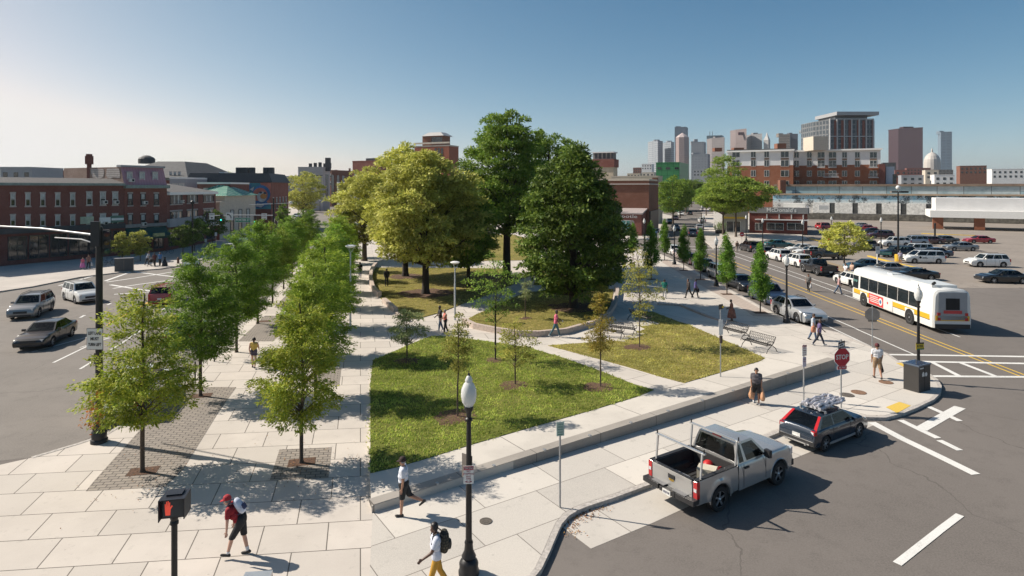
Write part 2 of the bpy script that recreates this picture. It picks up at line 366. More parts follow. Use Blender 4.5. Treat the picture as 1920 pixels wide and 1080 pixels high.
# terrace behind the low wall
terrace = sheet('terrace', SLAB, .015, TERR, zf=hraw, skirt=-.05, uvf=uv_wall)
wm = MB()
n = 26
for i in range(n+1):
    p = WA+(WB-WA)*(i/n); h = hraw(p.x, p.y)+.035
    for o, z in ((-.06, -.05), (-.06, h), (.36, h), (.36, h-.06)): wm.v.append((p.x+WN.x*o, p.y+WN.y*o, z))
for i in range(n):
    for k in range(3): wm.f.append((i*4+k, i*4+k+4, i*4+k+5, i*4+k+1)); wm.m.append(0)
e = n*4; wm.f += [(0, 1, 2, 3), (e+3, e+2, e+1, e)]; wm.m += [0, 0]
for i in range(1, 12):                               # skate stops
    p = WA+(WB-WA)*(i/12); wm.box(p.x-WN.x*.03, p.y-WN.y*.03, hraw(p.x, p.y)+.05, .09, .12, .07, 1, math.atan2(WE.y, WE.x))
WALLM = panel_mat('cast_concrete', (.34, .31, .275), (.30, .275, .245), (.12, .11, .1), 3.1, 30, .014, 0, spots=.4, fine=.3)
tag(wm.build('retaining_wall', [WALLM, steel], uvf=lambda c: ((Vector((c.x, c.y))-WA).dot(WE), c.z)), 'long low concrete retaining wall between the terrace and the front sidewalk', 'low wall')
# lawns on the terrace
LAWN1 = slab_xy([(694.5, 888), (740, 878), (793, 863), (893, 832), (993, 803), (1110, 770), (1193, 745), (1226, 732), (1187, 721), (1127, 697), (1060, 673), (993, 653), (943, 645), (893, 638), (847, 632), (808, 631), (770, 646), (727, 665), (699, 676), (694.5, 720), (694.5, 807)])
LAWN2 = slab_xy([(1028, 649), (1060, 646), (1153, 640), (1210, 617.5), (1190, 607), (1193, 585), (1223, 585), (1287, 608), (1363, 641), (1434, 672.5), (1424, 678), (1359, 697), (1283, 719), (1240, 708), (1180, 690), (1100, 668)])
sheet('lawn', LAWN1, .04, GRASS1, zf=hraw, skirt=0, L=1.2); sheet('lawn', LAWN2, .04, GRASS2, zf=hraw, skirt=0, L=1.2)
PP = slab_xy([(1018, 646), (1036, 645), (1240, 706), (1284, 721), (1230, 734), (1187, 719), (1127, 695), (1060, 671)])
sheet('path', PP, .022, PATHM, zf=hraw, uvf=uv_wall)
LAWN3 = xy([(704, 502), (699, 510), (696, 522), (699, 540), (714, 560), (735, 579), (757, 597), (784, 598), (806, 592), (828, 586), (847, 578), (870, 569), (897, 560), (935, 545), (965, 532), (950, 504), (850, 503)])
LAWN4 = xy([(873, 602), (893, 590), (913, 582), (945, 566), (985, 549), (1030, 545), (1090, 543), (1150, 543), (1148, 560), (1140, 588), (1110, 606), (1060, 620), (1010, 625), (960, 623), (913, 618), (880, 612)])
LAWN5 = xy([(745, 491), (1010, 488), (1010, 452), (960, 440), (800, 440), (740, 462)])
LAWN6 = xy([(1010, 500), (1150, 505), (1160, 525), (1150, 535), (1000, 535)])
for L_, m_ in ((LAWN3, GRASS2), (LAWN4, GRASS2), (LAWN5, GRASS2), (LAWN6, GRASS2)): sheet('lawn', L_, .05, m_, skirt=0)
# paver strips with tree pits along the two rows
for poly in ([(161, 921), (309, 913), (343, 881), (409, 774), (443, 726), (361, 726), (272, 796), (178, 900)], [(524, 843), (622, 839), (616, 896), (506, 900)], [(446, 640), (512, 640), (560, 592), (497, 592)], [(514, 577), (556, 577), (590, 545), (545, 545)], [(568, 726), (636, 724), (640, 690), (590, 692)]):
    sheet('paver_strip', xy(poly), .008, BRICKP, uvf=uv_plaza)
# parking bays beside the front kerb
sheet('parking_bay', xy([(1056, 990), (1108, 1029), (1223, 981), (1479, 864), (1526, 845), (1637, 798), (1625, 789), (1590, 781), (1530, 786), (1470, 812), (1330, 869), (1215, 914), (1150, 938), (1100, 955), (1072, 968)], AZ), AZ+.006, STRIP, uvf=uv_wall)
# painted lines
NL = [0]
def line(pts, w, m=LINEW, z=AZ, name='road_marking'):
    NL[0] += 1; sheet(name, ribbon([tuple(W(px, py, z).xy) for px, py in pts], w), z+.005+.0006*(NL[0] % 24), m)
YL = [(1330, 477), (1373, 494), (1413, 509), (1440, 519), (1473, 531.5), (1560, 566), (1623, 590.5), (1716, 627.5), (1768, 648), (1960, 722)]
line([(x-2, y+1) for x, y in YL], .12, LINEY); line([(x+4, y-2.4) for x, y in YL], .12, LINEY)
line([(1368, 477), (1413, 492.6), (1470, 512), (1510, 526), (1567, 547), (1600, 559), (1700, 596), (1800, 632)], .12)
line([(1373, 472), (1417, 487), (1468, 504), (1525, 523.5), (1570, 539), (1640, 563), (1760, 603)], .12)
line([(1500, 574), (1544, 590), (1600, 614), (1610, 619), (1713, 664.5)], .12); line([(1539, 605), (1570, 620), (1600, 634), (1664, 665)], .12)
line([(1664, 665), (1770, 666.5), (1930, 669)], .3); line([(1684, 677), (1770, 679), (1930, 682)], .3); line([(1741, 705.5), (1800, 706), (1930, 707)], .3)
for a, b in (((1702, 678), (1745, 705)), ((1745, 678), (1800, 706)), ((1800, 680), (1870, 707))): line([a, b], .28)
line([(1634, 792), (1690, 822), (1769, 860), (1830, 890)], .38)
line([(1688, 788), (1725, 806), (1759, 822)], .3); line([(1727, 805), (1769, 781), (1800, 764)], .45); line([(1741, 763), (1769, 775.5), (1800, 790)], .28)
line([(1761, 826), (1800, 845)], .28); line([(1682, 1058), (1768, 990), (1800, 966)], .22)
for y, (a, b) in ((462, (1237, 1392)), (468, (1262, 1400))): line([(a, y-.5), (b, y+1.5)], .35)
line([(1237, 410), (1318, 409)], .5); line([(1262, 398.5), (1318, 398)], .6)
# left crossing
for pts, w_, m_ in (([(200, 611), (251, 583), (290, 562)], .12, LINEY), ([(203, 607), (253, 580), (292, 558.5)], .12, LINEY),
    ([(100, 680), (191, 636), (206, 634)], .14, LINEW), ([(150, 692), (178, 675), (232, 641), (300, 596)], .14, LINEW), ([(60, 660), (165, 632), (205, 634)], .12, LINEW),
    ([(197, 527), (245, 510)], .35, LINEW), ([(200, 529), (255, 521), (330, 509)], .3, LINEW), ([(253, 509.5), (300, 516), (345, 521)], .35, LINEW), ([(207, 534), (250, 541), (290, 547)], .35, LINEW),
    ([(212, 541), (255, 534), (330, 524)], .3, LINEW), ([(214, 552), (250, 549.5), (330, 545)], .3, LINEW), ([(110, 536), (150, 524.5), (178, 517)], .3, LINEW), ([(201, 572), (208, 569)], .2, LINEW),
    ([(150, 596), (159, 591)], .2, LINEW), ([(303, 583), (318, 574)], .3, LINEW), ([(150, 652), (206, 634)], .1, LINEW), ([(385, 480), (470, 466)], .25, LINEW)):
    line(pts, w_, m_)
# far pavements
WALK2 = panel_mat('far_pavement', (.50, .455, .41), (.45, .41, .37), (.25, .22, .2), 1.5, 1.5, .012, 0)
sheet('sidewalk', xy([(-200, 575), (60, 537), (150, 519), (243, 508), (300, 503.5), (336, 498), (372, 488), (398, 482), (412, 476), (440, 468), (500, 440), (548, 412), (590, 385), (560, 380), (478, 420), (400, 440), (310, 463), (150, 482), (-200, 520)]), 0, WALK2, skirt=-.2)
sheet('sidewalk', xy([(1338, 466), (1322, 452), (1316, 430), (1318, 405), (1312, 392), (1400, 388), (1500, 436), (1514, 447), (1490, 452), (1440, 450), (1395, 456), (1372, 464)]), 0, WALK2, skirt=-.2)
sheet('sidewalk', xy([(1135, 452), (1180, 449), (1228, 446), (1245, 425), (1262, 405), (1240, 400), (1130, 420)]), 0, WALK2, skirt=-.2)
sheet('car_park', [(39.5, 62), (60, 62), (170, 70), (190, 190), (75, 190), (60, 125), (46, 112), (40.5, 96)], AZ+.006, LOT)
DIRT = plain('dry_verge', (.27, .205, .135), .95, 0, .3, 1.5, .5)
sheet('verge', xy([(1430, 464), (1480, 476), (1527, 490), (1572, 505), (1600, 514), (1610, 511), (1575, 497), (1500, 474), (1440, 460)]), .0, DIRT, skirt=-.2)
YK = plain('yellow_kerb_paint', (.60, .40, .05), .7, 0, .15, 4)
for p in ([(1629, 479), (1650, 485), (1690, 495), (1732, 504)], [(1728, 437), (1770, 439), (1830, 441)], [(1520, 447), (1545, 453)]):
    sheet('kerb', ribbon(xy(p), .45), .0, YK, skirt=-.2)
# mulch rings, tree pits, manholes, tactile pads
def disc(name, c, r, z, m, lab=None, jag=.15, seed=1):
    rd = random.Random(seed); b = MB(); nn = 22
    b.v = [(0, 0, z)]+[(math.cos(2*math.pi*k/nn)*r*(1+rd.uniform(-jag, jag)), math.sin(2*math.pi*k/nn)*r*(1+rd.uniform(-jag, jag)), 0) for k in range(nn)]
    b.f = [(0, 1+k, 1+(k+1) % nn) for k in range(nn)]; b.m = [0]*nn
    o = b.build(name, m, loc=c); return o
for i, (px, py, r) in enumerate(((858, 784, .95), (763, 678, .75), (929, 677, .6), (966, 724, .75), (1126, 728, .8), (1199, 653, .9))):
    p = GP(px, py); kind(disc('mulch_ring', p+Vector((0, 0, .045)), r, .06, MULCH, seed=i))
for i, (px, py, r) in enumerate(((798, 551, 2.6), (1080, 577, 2.2), (950, 520, 2.2), (985, 598, .5), (762, 519, 2))):
    kind(disc('mulch_ring', W(px, py)+Vector((0, 0, .055)), r, .05, MULCH, seed=i+20))
RUST = plain('rusted_iron', (.20, .115, .07), .8, 0, .3, 15, .3); IRON = plain('cast_iron', (.10, .085, .07), .7, 0, .3, 15, .3)
for (px, py, r, m_, lb) in ((911, 978, .19, IRON, 'small round dark cover in the pavement beside the near acorn lamp'), (1610, 736, .34, RUST, 'rusty round manhole cover right of the stop sign post'), (1588, 741, .32, IRON, 'grey brown manhole cover touching the foot of the stop sign post'), (1661, 717, .33, RUST, 'rusty manhole cover behind the man in the white shirt')):
    b = MB(); b.lathe([(r, 0), (r, .02), (r*.9, .024), (r*.9, .018), (r*.5, .018), (r*.48, .024), (.01, .022)], seg=24)
    tag(b.build('manhole_cover', m_, loc=W(px, py)+Vector((0, 0, .004))), lb, 'manhole cover', 'manhole covers')
TACT = panel_mat('yellow_tactile', (.78, .54, .10), (.74, .50, .09), (.55, .38, .08), .06, .06, .012, 0)
for i, p in enumerate(([(1661, 764), (1686, 754), (1708, 761), (1682, 775)], [(1680, 681), (1690, 680.5), (1701, 688), (1699, 691)])): kind(sheet('tactile_paving', xy(p), .016, TACT))
# ring of granite seat kerbs round the old trees
def arc(pts, h, wd, lab, name='granite_kerb'):
    p = [tuple(W(*q).xy) for q in pts]; po = ribbon(p, wd); b = MB(); k = len(p)
    L_, R_ = po[:k], po[k:][::-1]
    for i in range(k):
        b.v += [(*L_[i], 0), (*L_[i], h), (*R_[i], h), (*R_[i], 0)]
    for i in range(k-1):
        for j in range(3): b.f.append((i*4+j, i*4+j+1, i*4+j+5, i*4+j+4)); b.m.append(0)
    e = (k-1)*4; b.f += [(3, 2, 1, 0), (e, e+1, e+2, e+3)]; b.m += [0, 0]
    return tag(b.build(name, PINKG), lab, 'kerb')
PINKG = plain('pink_granite', (.44, .36, .31), .75, 0, .22, 8, .2)
arc([(706, 498), (700, 505), (696, 514), (695, 524), (696, 534), (699, 544), (706, 553), (712, 558)], .5, .35, 'curved granite seat wall along the left edge of the old tree lawn', 'granite_seat')
arc([(720, 567), (727, 573), (736, 581), (742, 586)], .4, .35, 'short granite seat block in front of the curved seat wall', 'granite_seat')
arc([(744, 588), (757, 599), (768, 603)], .14, .25, 'short granite kerb at the front corner of the left lawn')
arc([(870, 606), (890, 616), (930, 624), (970, 630), (1010, 631), (1060, 626), (1112, 611), (1142, 592), (1154, 572), (1158, 550), (1155, 540)], .38, .3, 'long curved granite kerb round the lawn with the pink shirted man', 'granite_kerb')
arc([(1232, 572), (1276, 574), (1310, 588), (1346, 602), (1400, 622), (1470, 645), (1530, 664)], .16, .25, 'low kerb between the terrace benches and the street sidewalk')
# grass blades
def blades(lawn, z, count, h, m, zf=None, seed=3):
    tris = tessellate_polygon([[Vector((p[0], p[1], 0)) for p in lawn]]); rng = np.random.default_rng(seed)
    A = np.array([[lawn[i] for i in t_] for t_ in tris]); ar = np.abs((A[:, 1, 0]-A[:, 0, 0])*(A[:, 2, 1]-A[:, 0, 1])-(A[:, 2, 0]-A[:, 0, 0])*(A[:, 1, 1]-A[:, 0, 1]))
    k = rng.choice(len(tris), count//6+1, p=ar/ar.sum()).repeat(6)[:count]; u = rng.random(count//6+1).repeat(6)[:count]; v_ = rng.random(count//6+1).repeat(6)[:count]; v = v_; s = u+v > 1; u[s] = 1-u[s]; v[s] = 1-v[s]
    P = A[k, 0]+(A[k, 1]-A[k, 0])*u[:, None]+(A[k, 2]-A[k, 0])*v[:, None]+rng.normal(0, .075, (count, 2))
    Z = np.array([zf(x, y) for x, y in P]) if zf else np.zeros(count)
    a = rng.random(count)*6.283; wd = .028; hh = h*(.5+rng.random(count)); ln = rng.normal(0, .5, (count, 2))*hh[:, None]
    V = np.zeros((count, 3, 3)); V[:, 0, 0] = P[:, 0]-np.cos(a)*wd; V[:, 0, 1] = P[:, 1]-np.sin(a)*wd; V[:, 1, 0] = P[:, 0]+np.cos(a)*wd; V[:, 1, 1] = P[:, 1]+np.sin(a)*wd
    V[:, 2, :2] = P+ln; V[:, 0, 2] = V[:, 1, 2] = Z+z-.01; V[:, 2, 2] = Z+z+hh
    me = bpy.data.meshes.new('grass'); me.from_pydata(V.reshape(-1, 3).tolist(), [], np.arange(count*3).reshape(-1, 3).tolist()); me.materials.append(m); me.update()
    ob = bpy.data.objects.new('grass', me); COL.objects.link(ob); tag(ob, 'short mown grass growing on a park lawn', 'grass'); kind(ob, 'stuff'); return ob
def leafy(name, cols, trans=.45, rough=.6, gain=2.75, nsc=1.1):
    cols = [tuple(min(.62, x*gain) for x in c) for c in cols]
    m = bpy.data.materials.new(name); m.use_nodes = True; t = m.node_tree; t.nodes.clear(); out = t.nodes.new('ShaderNodeOutputMaterial')
    g = t.nodes.new('ShaderNodeNewGeometry'); rp = t.nodes.new('ShaderNodeValToRGB'); t.links.new(g.outputs['Random Per Island'], rp.inputs[0])
    el = rp.color_ramp.elements; el[0].color = (*cols[0], 1); el[1].color = (*cols[-1], 1)
    for i, c in enumerate(cols[1:-1]): e_ = el.new((i+1)/(len(cols)-1)); e_.color = (*c, 1)
    oi = t.nodes.new('ShaderNodeObjectInfo'); hv = t.nodes.new('ShaderNodeHueSaturation'); t.links.new(rp.outputs[0], hv.inputs['Color'])
    mr = t.nodes.new('ShaderNodeMapRange'); mr.inputs[3].default_value = .82; mr.inputs[4].default_value = 1.18; t.links.new(oi.outputs['Random'], mr.inputs[0]); 
    nz = t.nodes.new('ShaderNodeTexNoise'); nz.inputs['Scale'].default_value = nsc; nz.inputs['Detail'].default_value = 3; tc = t.nodes.new('ShaderNodeTexCoord'); t.links.new(tc.outputs['Object'], nz.inputs['Vector'])
    nr = t.nodes.new('ShaderNodeMapRange'); nr.inputs[1].default_value = .32; nr.inputs[2].default_value = .68; nr.inputs[3].default_value = .62; nr.inputs[4].default_value = 1.3; t.links.new(nz.outputs[0], nr.inputs[0])
    mm_ = t.nodes.new('ShaderNodeMath'); mm_.operation = 'MULTIPLY'; t.links.new(mr.outputs[0], mm_.inputs[0]); t.links.new(nr.outputs[0], mm_.inputs[1]); t.links.new(mm_.outputs[0], hv.inputs['Value'])
    d = t.nodes.new('ShaderNodeBsdfPrincipled'); d.inputs['Roughness'].default_value = rough; d.inputs['Specular IOR Level'].default_value = .25; t.links.new(hv.outputs[0], d.inputs['Base Color'])
    tr = t.nodes.new('ShaderNodeBsdfTranslucent'); t.links.new(hv.outputs[0], tr.inputs[0]); mx = t.nodes.new('ShaderNodeMixShader'); mx.inputs[0].default_value = trans
    t.links.new(d.outputs[0], mx.inputs[1]); t.links.new(tr.outputs[0], mx.inputs[2]); t.links.new(mx.outputs[0], out.inputs[0]); return m
BL1 = leafy('grass_blade', [(.085, .125, .02), (.15, .18, .035), (.25, .235, .065)], .4, gain=2.6, nsc=.8); BL2 = leafy('dry_grass_blade', [(.12, .125, .025), (.22, .19, .05), (.33, .25, .09)], .4, gain=2.6, nsc=.8)
blades(LAWN1, .04, 42000, .062, BL1, hraw, 1); blades(LAWN2, .04, 18000, .055, BL2, hraw, 2)
blades(LAWN3, .05, 11000, .045, BL2, None, 4); blades(LAWN4, .05, 11000, .045, BL2, None, 5); blades(LAWN5, .05, 8000, .07, BL2, None, 6)

# drift of fallen leaves in the gutter, and scattered leaves on the paving
LITTER = leafy('fallen_leaves', [(.30, .12, .03), (.22, .08, .025), (.34, .2, .05)], .1, gain=1)
rg_ = np.random.default_rng(8); gp = []
for px, py, n_, sx_, sy_, z_ in ((1086, 966, 260, .55, .2, AZ), (1062, 985, 110, .25, .35, AZ), (1605, 789, 120, .5, .15, AZ), (267, 890, 60, 1.5, 1.0, .012), (565, 872, 60, 1.6, 1.0, .012), (690, 860, 90, .3, 2.5, .03)):
    c_ = W(px, py, z_); q_ = rg_.normal(0, 1, (n_, 2)); a_ = math.atan2(WE.y, WE.x) if z_ < 0 else 1.8
    for u_, v_ in q_: gp.append((c_.x+u_*sx_*math.cos(a_)-v_*sy_*math.sin(a_), c_.y+u_*sx_*math.sin(a_)+v_*sy_*math.cos(a_), z_+.022+.012*abs(v_)))
gp = np.array(gp); n_ = len(gp); an = rg_.random(n_)*6.283; A_ = np.stack([np.cos(an), np.sin(an), rg_.normal(0, .12, n_)], 1); B_ = np.stack([-np.sin(an), np.cos(an), rg_.normal(0, .2, n_)], 1)
V_ = np.stack([gp, gp+A_*.03+B_*.018, gp+A_*.065, gp+A_*.03-B_*.018], 1); me_ = bpy.data.meshes.new('fallen_leaves'); me_.from_pydata(V_.reshape(-1, 3).tolist(), [], np.arange(n_*4).reshape(-1, 4).tolist()); me_.materials.append(LITTER)
o_ = bpy.data.objects.new('fallen_leaves', me_); COL.objects.link(o_); tag(o_, 'orange brown fallen leaves drifted in the gutter and under the trees', 'leaf litter'); kind(o_, 'stuff')
# ---------------------------------------------------------------- buildings
RB = brickmat('red_brick', (.235, .078, .06), (.185, .06, .048), (.26, .18, .15))
RB2 = brickmat('dark_red_brick', (.20, .07, .056), (.16, .055, .046), (.22, .15, .13))
OB = brickmat('orange_brick', (.30, .105, .05), (.25, .085, .042), (.25, .17, .13))
PB = brickmat('pale_worn_brick', (.36, .24, .19), (.30, .17, .13), (.36, .30, .26), .3, .1, .02, grime=.4)
BB = brickmat('brown_brick', (.22, .095, .062), (.19, .08, .052), (.2, .13, .1))
CREAM = plain('cream_stone', (.52, .46, .38), .8, 0, .1, 2); BEIGE = plain('beige_panel', (.50, .42, .31), .8, 0, .1, 1)
SLATE = plain('slate_roof', (.055, .058, .062), .7, 0, .25, 5, .3); SHING = brickmat('grey_shingles', (.16, .152, .148), (.125, .12, .117), (.07, .07, .07), .5, .25, .03, bmp=.2)
TAR = plain('flat_roof', (.16, .155, .15), .9, 0, .25, .5); WROOF = plain('white_roof', (.70, .68, .64), .8, 0, .1, .4)
GREYP = plain('grey_panel', (.30, .31, .33), .6, 0, .06, .4); LGREY = plain('light_panel', (.68, .67, .66), .6, 0, .05, .5)
CORN = plain('green_cornice', (.20, .25, .23), .6, 0, .2, 3); AWN = plain('green_awning', (.012, .07, .055), .7, 0, .2, 2)
FRW = plain('white_window_frame', (.62, .61, .58), .5, 0, .06); FRD = plain('dark_window_frame', (.045, .05, .05), .5)
BLIND = plain('window_blind', (.42, .44, .43), .6, 0, .25, 3)
SILL = plain('stone_sill', (.42, .38, .35), .8, 0, .12, 4)
class Face:                                           # a facade line on the ground, seen from the camera
    def __init__(s, a, b, off=0):
        s.a = Vector((a[0], a[1])); d = Vector((b[0], b[1]))-s.a; s.L = d.length; s.e = d/s.L; n = Vector((-s.e.y, s.e.x))
        s.n = n if n.dot(-s.a) > 0 else -n; s.a = s.a+s.n*off
    def px(s, px, py):
        d = Vector(((px-960)/F, 1, -(py-YH)/F)); t = s.a.dot(s.n)/Vector((d.x, d.y)).dot(s.n); p = d*t
        return (Vector((p.x, p.y))-s.a).dot(s.e), CH+p.z
    def pt(s, u, z, o=0): q = s.a+s.e*u+s.n*o; return (q.x, q.y, z)
    def box(s, mb, u0, u1, z0, z1, o0, o1, mi=0):
        P = [s.pt(u, z, o) for o in (o0, o1) for u, z in ((u0, z0), (u1, z0), (u1, z1), (u0, z1))]
        fs = [(3,2,1,0), (4,5,6,7), (0,1,5,4), (1,2,6,5), (2,3,7,6), (3,0,4,7)]
        if Vector((s.e.x, s.e.y, 0)).cross(Vector((0, 0, 1))).dot(Vector((s.n.x, s.n.y, 0))) < 0: fs = [f[::-1] for f in fs]
        mb.add(P, fs, mi)
    def rect(s, x0, y0, x1, y1):
        u0, z1 = s.px(x0, y0); u1, z0 = s.px(x1, y1); u0b, z1b = s.px(x1, y0)
        return min(u0, u1), max(u0, u1), z0, (z1+z1b)/2
def window(F_, parent, r, style='sash', frame=None, sill=True, name='window', glz=None):
    u0, u1, z0, z1 = r; w_, h_ = u1-u0, z1-z0; t = min(.09, w_*.1); mb = MB()
    F_.box(mb, u0, u1, z0, z1, -.05, .015, 1)
    for a, b, c, d in ((u0-t/2, u0+t/2, z0, z1), (u1-t/2, u1+t/2, z0, z1), (u0+t/2, u1-t/2, z1-t, z1), (u0+t/2, u1-t/2, z0, z0+t)): F_.box(mb, a, b, c, d, 0, .09, 0)
    if style == 'sash': F_.box(mb, u0+t/2, u1-t/2, z0+h_*.5-t/2, z0+h_*.5+t/2, 0, .07, 0); F_.box(mb, u0+t, u1-t, z0+h_*.55, z1-t*1.2, .01, .02, 3)
    if style == 'pair': F_.box(mb, (u0+u1)/2-t*.6, (u0+u1)/2+t*.6, z0+t, z1-t, 0, .07, 0)
    if style == 'multi':
        n = max(2, int(w_/1.2))
        for i in range(1, n): F_.box(mb, u0+w_*i/n-t/2, u0+w_*i/n+t/2, z0+t, z1-t, 0, .07, 0)
    if style == 'curtain':
        for q in (.3, .45, .62, .7): F_.box(mb, u0+w_*q, u0+w_*(q+.07), z0+t, z1-t, .01, .02, 3)
        F_.box(mb, u0+w_*.5-t/2, u0+w_*.5+t/2, z0+t, z1-t, 0, .07, 0)
    if sill: F_.box(mb, u0-.12, u1+.12, z0-.16, z0, 0, .13, 2); F_.box(mb, u0-.1, u1+.1, z1, z1+.2, 0, .06, 2)
    return mb.build(name, [frame or FRW, glz or glass, SILL, BLIND], parent, world=True)
def shell(name, label, cat, foot, z0, z1, wallm, roofm=None, parapet=.5, coping=None, group=None, wname='wall'):
    o = thing(name, label, cat, (foot[0][0], foot[0][1], z0), group=group)
    MB().prism(foot, z0, z1).build(wname, [wallm], o, world=True)
    c = Vector((sum(p[0] for p in foot)/len(foot), sum(p[1] for p in foot)/len(foot)))
    def off(k): return [((p[0]-c.x)*k+c.x, (p[1]-c.y)*k+c.y) for p in foot]
    mb = MB()
    if parapet:
        n = len(foot); A, B = off(1.012), off(.97)
        for i in range(n):
            j = (i+1) % n; q = [(*A[i], z1), (*A[j], z1), (*B[j], z1), (*B[i], z1)]
            q += [(p[0], p[1], z1+parapet) for p in q]
            mb.add(q, [(3,2,1,0), (4,5,6,7), (0,1,5,4), (1,2,6,5), (2,3,7,6), (3,0,4,7)])
        mb.build('parapet', [coping or wallm], o, world=True); mb = MB()
        mb.prism(off(.965), z1, z1+.06).build('roof', [roofm or TAR], o, world=True)
    return o
def quadfoot(f, depth, u0=0, u1=None):
    u1 = f.L if u1 is None else u1; P = [f.pt(u0, 0), f.pt(u1, 0), f.pt(u1, 0, -depth), f.pt(u0, 0, -depth)]; return [(p[0], p[1]) for p in P]
def rectY(x0, x1, Y, D, an=None):
    an = (25 if x0 > 600 else 0) if an is None else an; a = R(an); c, s_ = math.cos(a), math.sin(a); X0 = (x0-960)*Y/F; k = (x1-960)/F; L = (k*Y-X0)/(c+k*s_)
    p = Vector((X0, Y)); q = p+Vector((c, -s_))*L; d = Vector((s_, c))*D
    return [tuple(p), tuple(q), tuple(q+d), tuple(p+d)]
def faceA(x0, x1, Y, an=25): r_ = rectY(x0, x1, Y, 5, an); return Face(r_[0], r_[1])
# --- left street: two storey brick shop, mansard house, long brick block, bank, mural building
p232, p313, p403 = W(233, 478), W(313, 470), Vector((-55.8, 115.5, 0))
d12 = Vector((.5, .867)); p60 = Vector((p232.x, p232.y))-d12*22
f1 = Face(p60, (p232.x, p232.y)); f2 = Face((p232.x, p232.y), (p313.x, p313.y)); f3 = Face((p313.x, p313.y), (p403.x, p403.y))
zr1 = 10.4
b = shell('brick_shop', 'two storey dark red brick shop with green cornice at the left edge', 'building', quadfoot(f1, 16, 0, f1.L-.05), 0, zr1, RB2, SHING, 0)
mb = MB(); f1.box(mb, 0, f1.L-.06, zr1-.1, zr1+.25, -.5, .45); mb.build('cornice', CORN, b, world=True)
mb = MB(); f1.box(mb, 0, f1.L-.06, zr1, zr1+.12, -15.5, -.5); mb.build('roof', SHING, b, world=True)
mb = MB(); P = [f1.pt(0, zr1+.25, .35), f1.pt(f1.L-.06, zr1+.25, .35), f1.pt(f1.L-.06, zr1+1.0, -3.2), f1.pt(0, zr1+1.0, -3.2), f1.pt(0, zr1+.1, -3.2), f1.pt(f1.L-.06, zr1+.1, -3.2)]
mb.add(P, [(0, 1, 2, 3), (3, 2, 5, 4)]); mb.build('roof', SHING, b, world=True)
for x in (162.5, 188, 211):
    for y0, y1 in ((361, 384), (402, 421)): window(f1, b, f1.rect(x, y0, x+9.5, y1), 'sash', sill=True)
for x in (132, 104, 76, 48, 20):
    for y0, y1 in ((361, 384), (402, 421)): window(f1, b, f1.rect(x, y0+2, x+8, y1+2), 'sash')
mb = MB(); u0, z1 = f1.px(60, 430); u1, z0 = f1.px(231, 441); f1.box(mb, 0, f1.L-.1, 4.05, 4.75, 0, .5); mb.build('shop_fascia', plain('fascia_dark', (.05, .055, .06), .6), b, world=True)
mb = MB(); r = f1.rect(150, 430, 174, 440); f1.box(mb, r[0], r[1], 4.9, 5.9, 0, .25); mb.build('shop_sign', plain('pale_green_sign', (.42, .48, .36), .6, 0, .3, 1), b, world=True)
mb = MB(); r = f1.rect(186, 425, 206, 438); f1.box(mb, r[0], r[1], 4.85, 5.7, 0, .25); mb.build('shop_sign', white_paint, b, world=True)
sg = MB(); r = f1.rect(207, 426, 230, 435); f1.box(sg, r[0], r[1], 4.9, 5.9, 0, .3); sb = sg.build('shop_sign', plain('green_shop_sign', (.10, .20, .15), .6), b, world=True)
sg = MB(); f1.box(sg, r[0], r[1], 5.22, 5.55, .3, .33); sg.build('sign_band', white_paint, b, world=True)
for x0, x1 in ((15, 50), (55, 90), (95, 125), (130, 165), (168, 185), (196, 208), (212, 228)):
    r = f1.rect(x0, 445, x1, 470); window(f1, b, (r[0], r[1], .6, 3.7), 'multi', FRD, False, 'shop_window')
AC = plain('air_conditioner', (.60, .58, .54), .5, 0, .1, 9)
def aircon(F_, par, x, y):
    u, z = F_.px(x, y); mb = MB(); F_.box(mb, u-.32, u+.32, z-.25, z+.25, .02, .5, 0); F_.box(mb, u-.1, u+.24, z-.16, z+.16, .5, .51, 1); mb.build('air_conditioner', [AC, dark], par, world=True)
aircon(f1, b, 194.5, 379); aircon(f1, b, 216, 379); aircon(f1, b, 195, 418.5)
# worn brick party wall rising behind the shop (belongs to the mansard house)
zt2 = zt(314, 94)
b2 = shell('mansard_house', 'tall brick house with pink clad mansard storey and a graffiti covered side wall', 'building', quadfoot(f2, 15), 0, zt(350, 94), RB, TAR, 0)
zc = zt(350, 94); mb = MB(); f2.box(mb, -.1, f2.L+.15, zc-.25, zc+.25, 0, .55); mb.build('cornice', CORN, b2, world=True)
PINK = panel_mat('pink_boards', (.44, .25, .30), (.40, .225, .275), (.28, .15, .18), .45, 20, .02, 0, spots=.15)
mb = MB(); a0, a1, a2, a3 = f2.pt(0, zc+.25, 0), f2.pt(f2.L, zc+.25, 0), f2.pt(f2.L, zt2, -.9), f2.pt(0, zt2, -.9)
bk = [f2.pt(0, zc+.25, -15), f2.pt(f2.L, zc+.25, -15), f2.pt(f2.L, zt2, -15), f2.pt(0, zt2, -15)]
mb.add([a0, a1, a2, a3]+bk, [(0, 1, 2, 3), (1, 5, 6, 2)], 0); mb.add([a0, a3, bk[3], bk[0]], [(0, 1, 2, 3)], 1); mb.add([a3, a2, bk[2], bk[3]], [(0, 1, 2, 3)], 2)
fl = plain('dark_tar_side', (.03, .03, .035), .9)
mb.build('mansard', [PINK, PB, TAR], b2, world=True)
mb = MB(); f2.box(mb, -.15, f2.L+.1, zt2, zt2+.3, -1.6, -.55); mb.build('gutter', GREYP, b2, world=True)
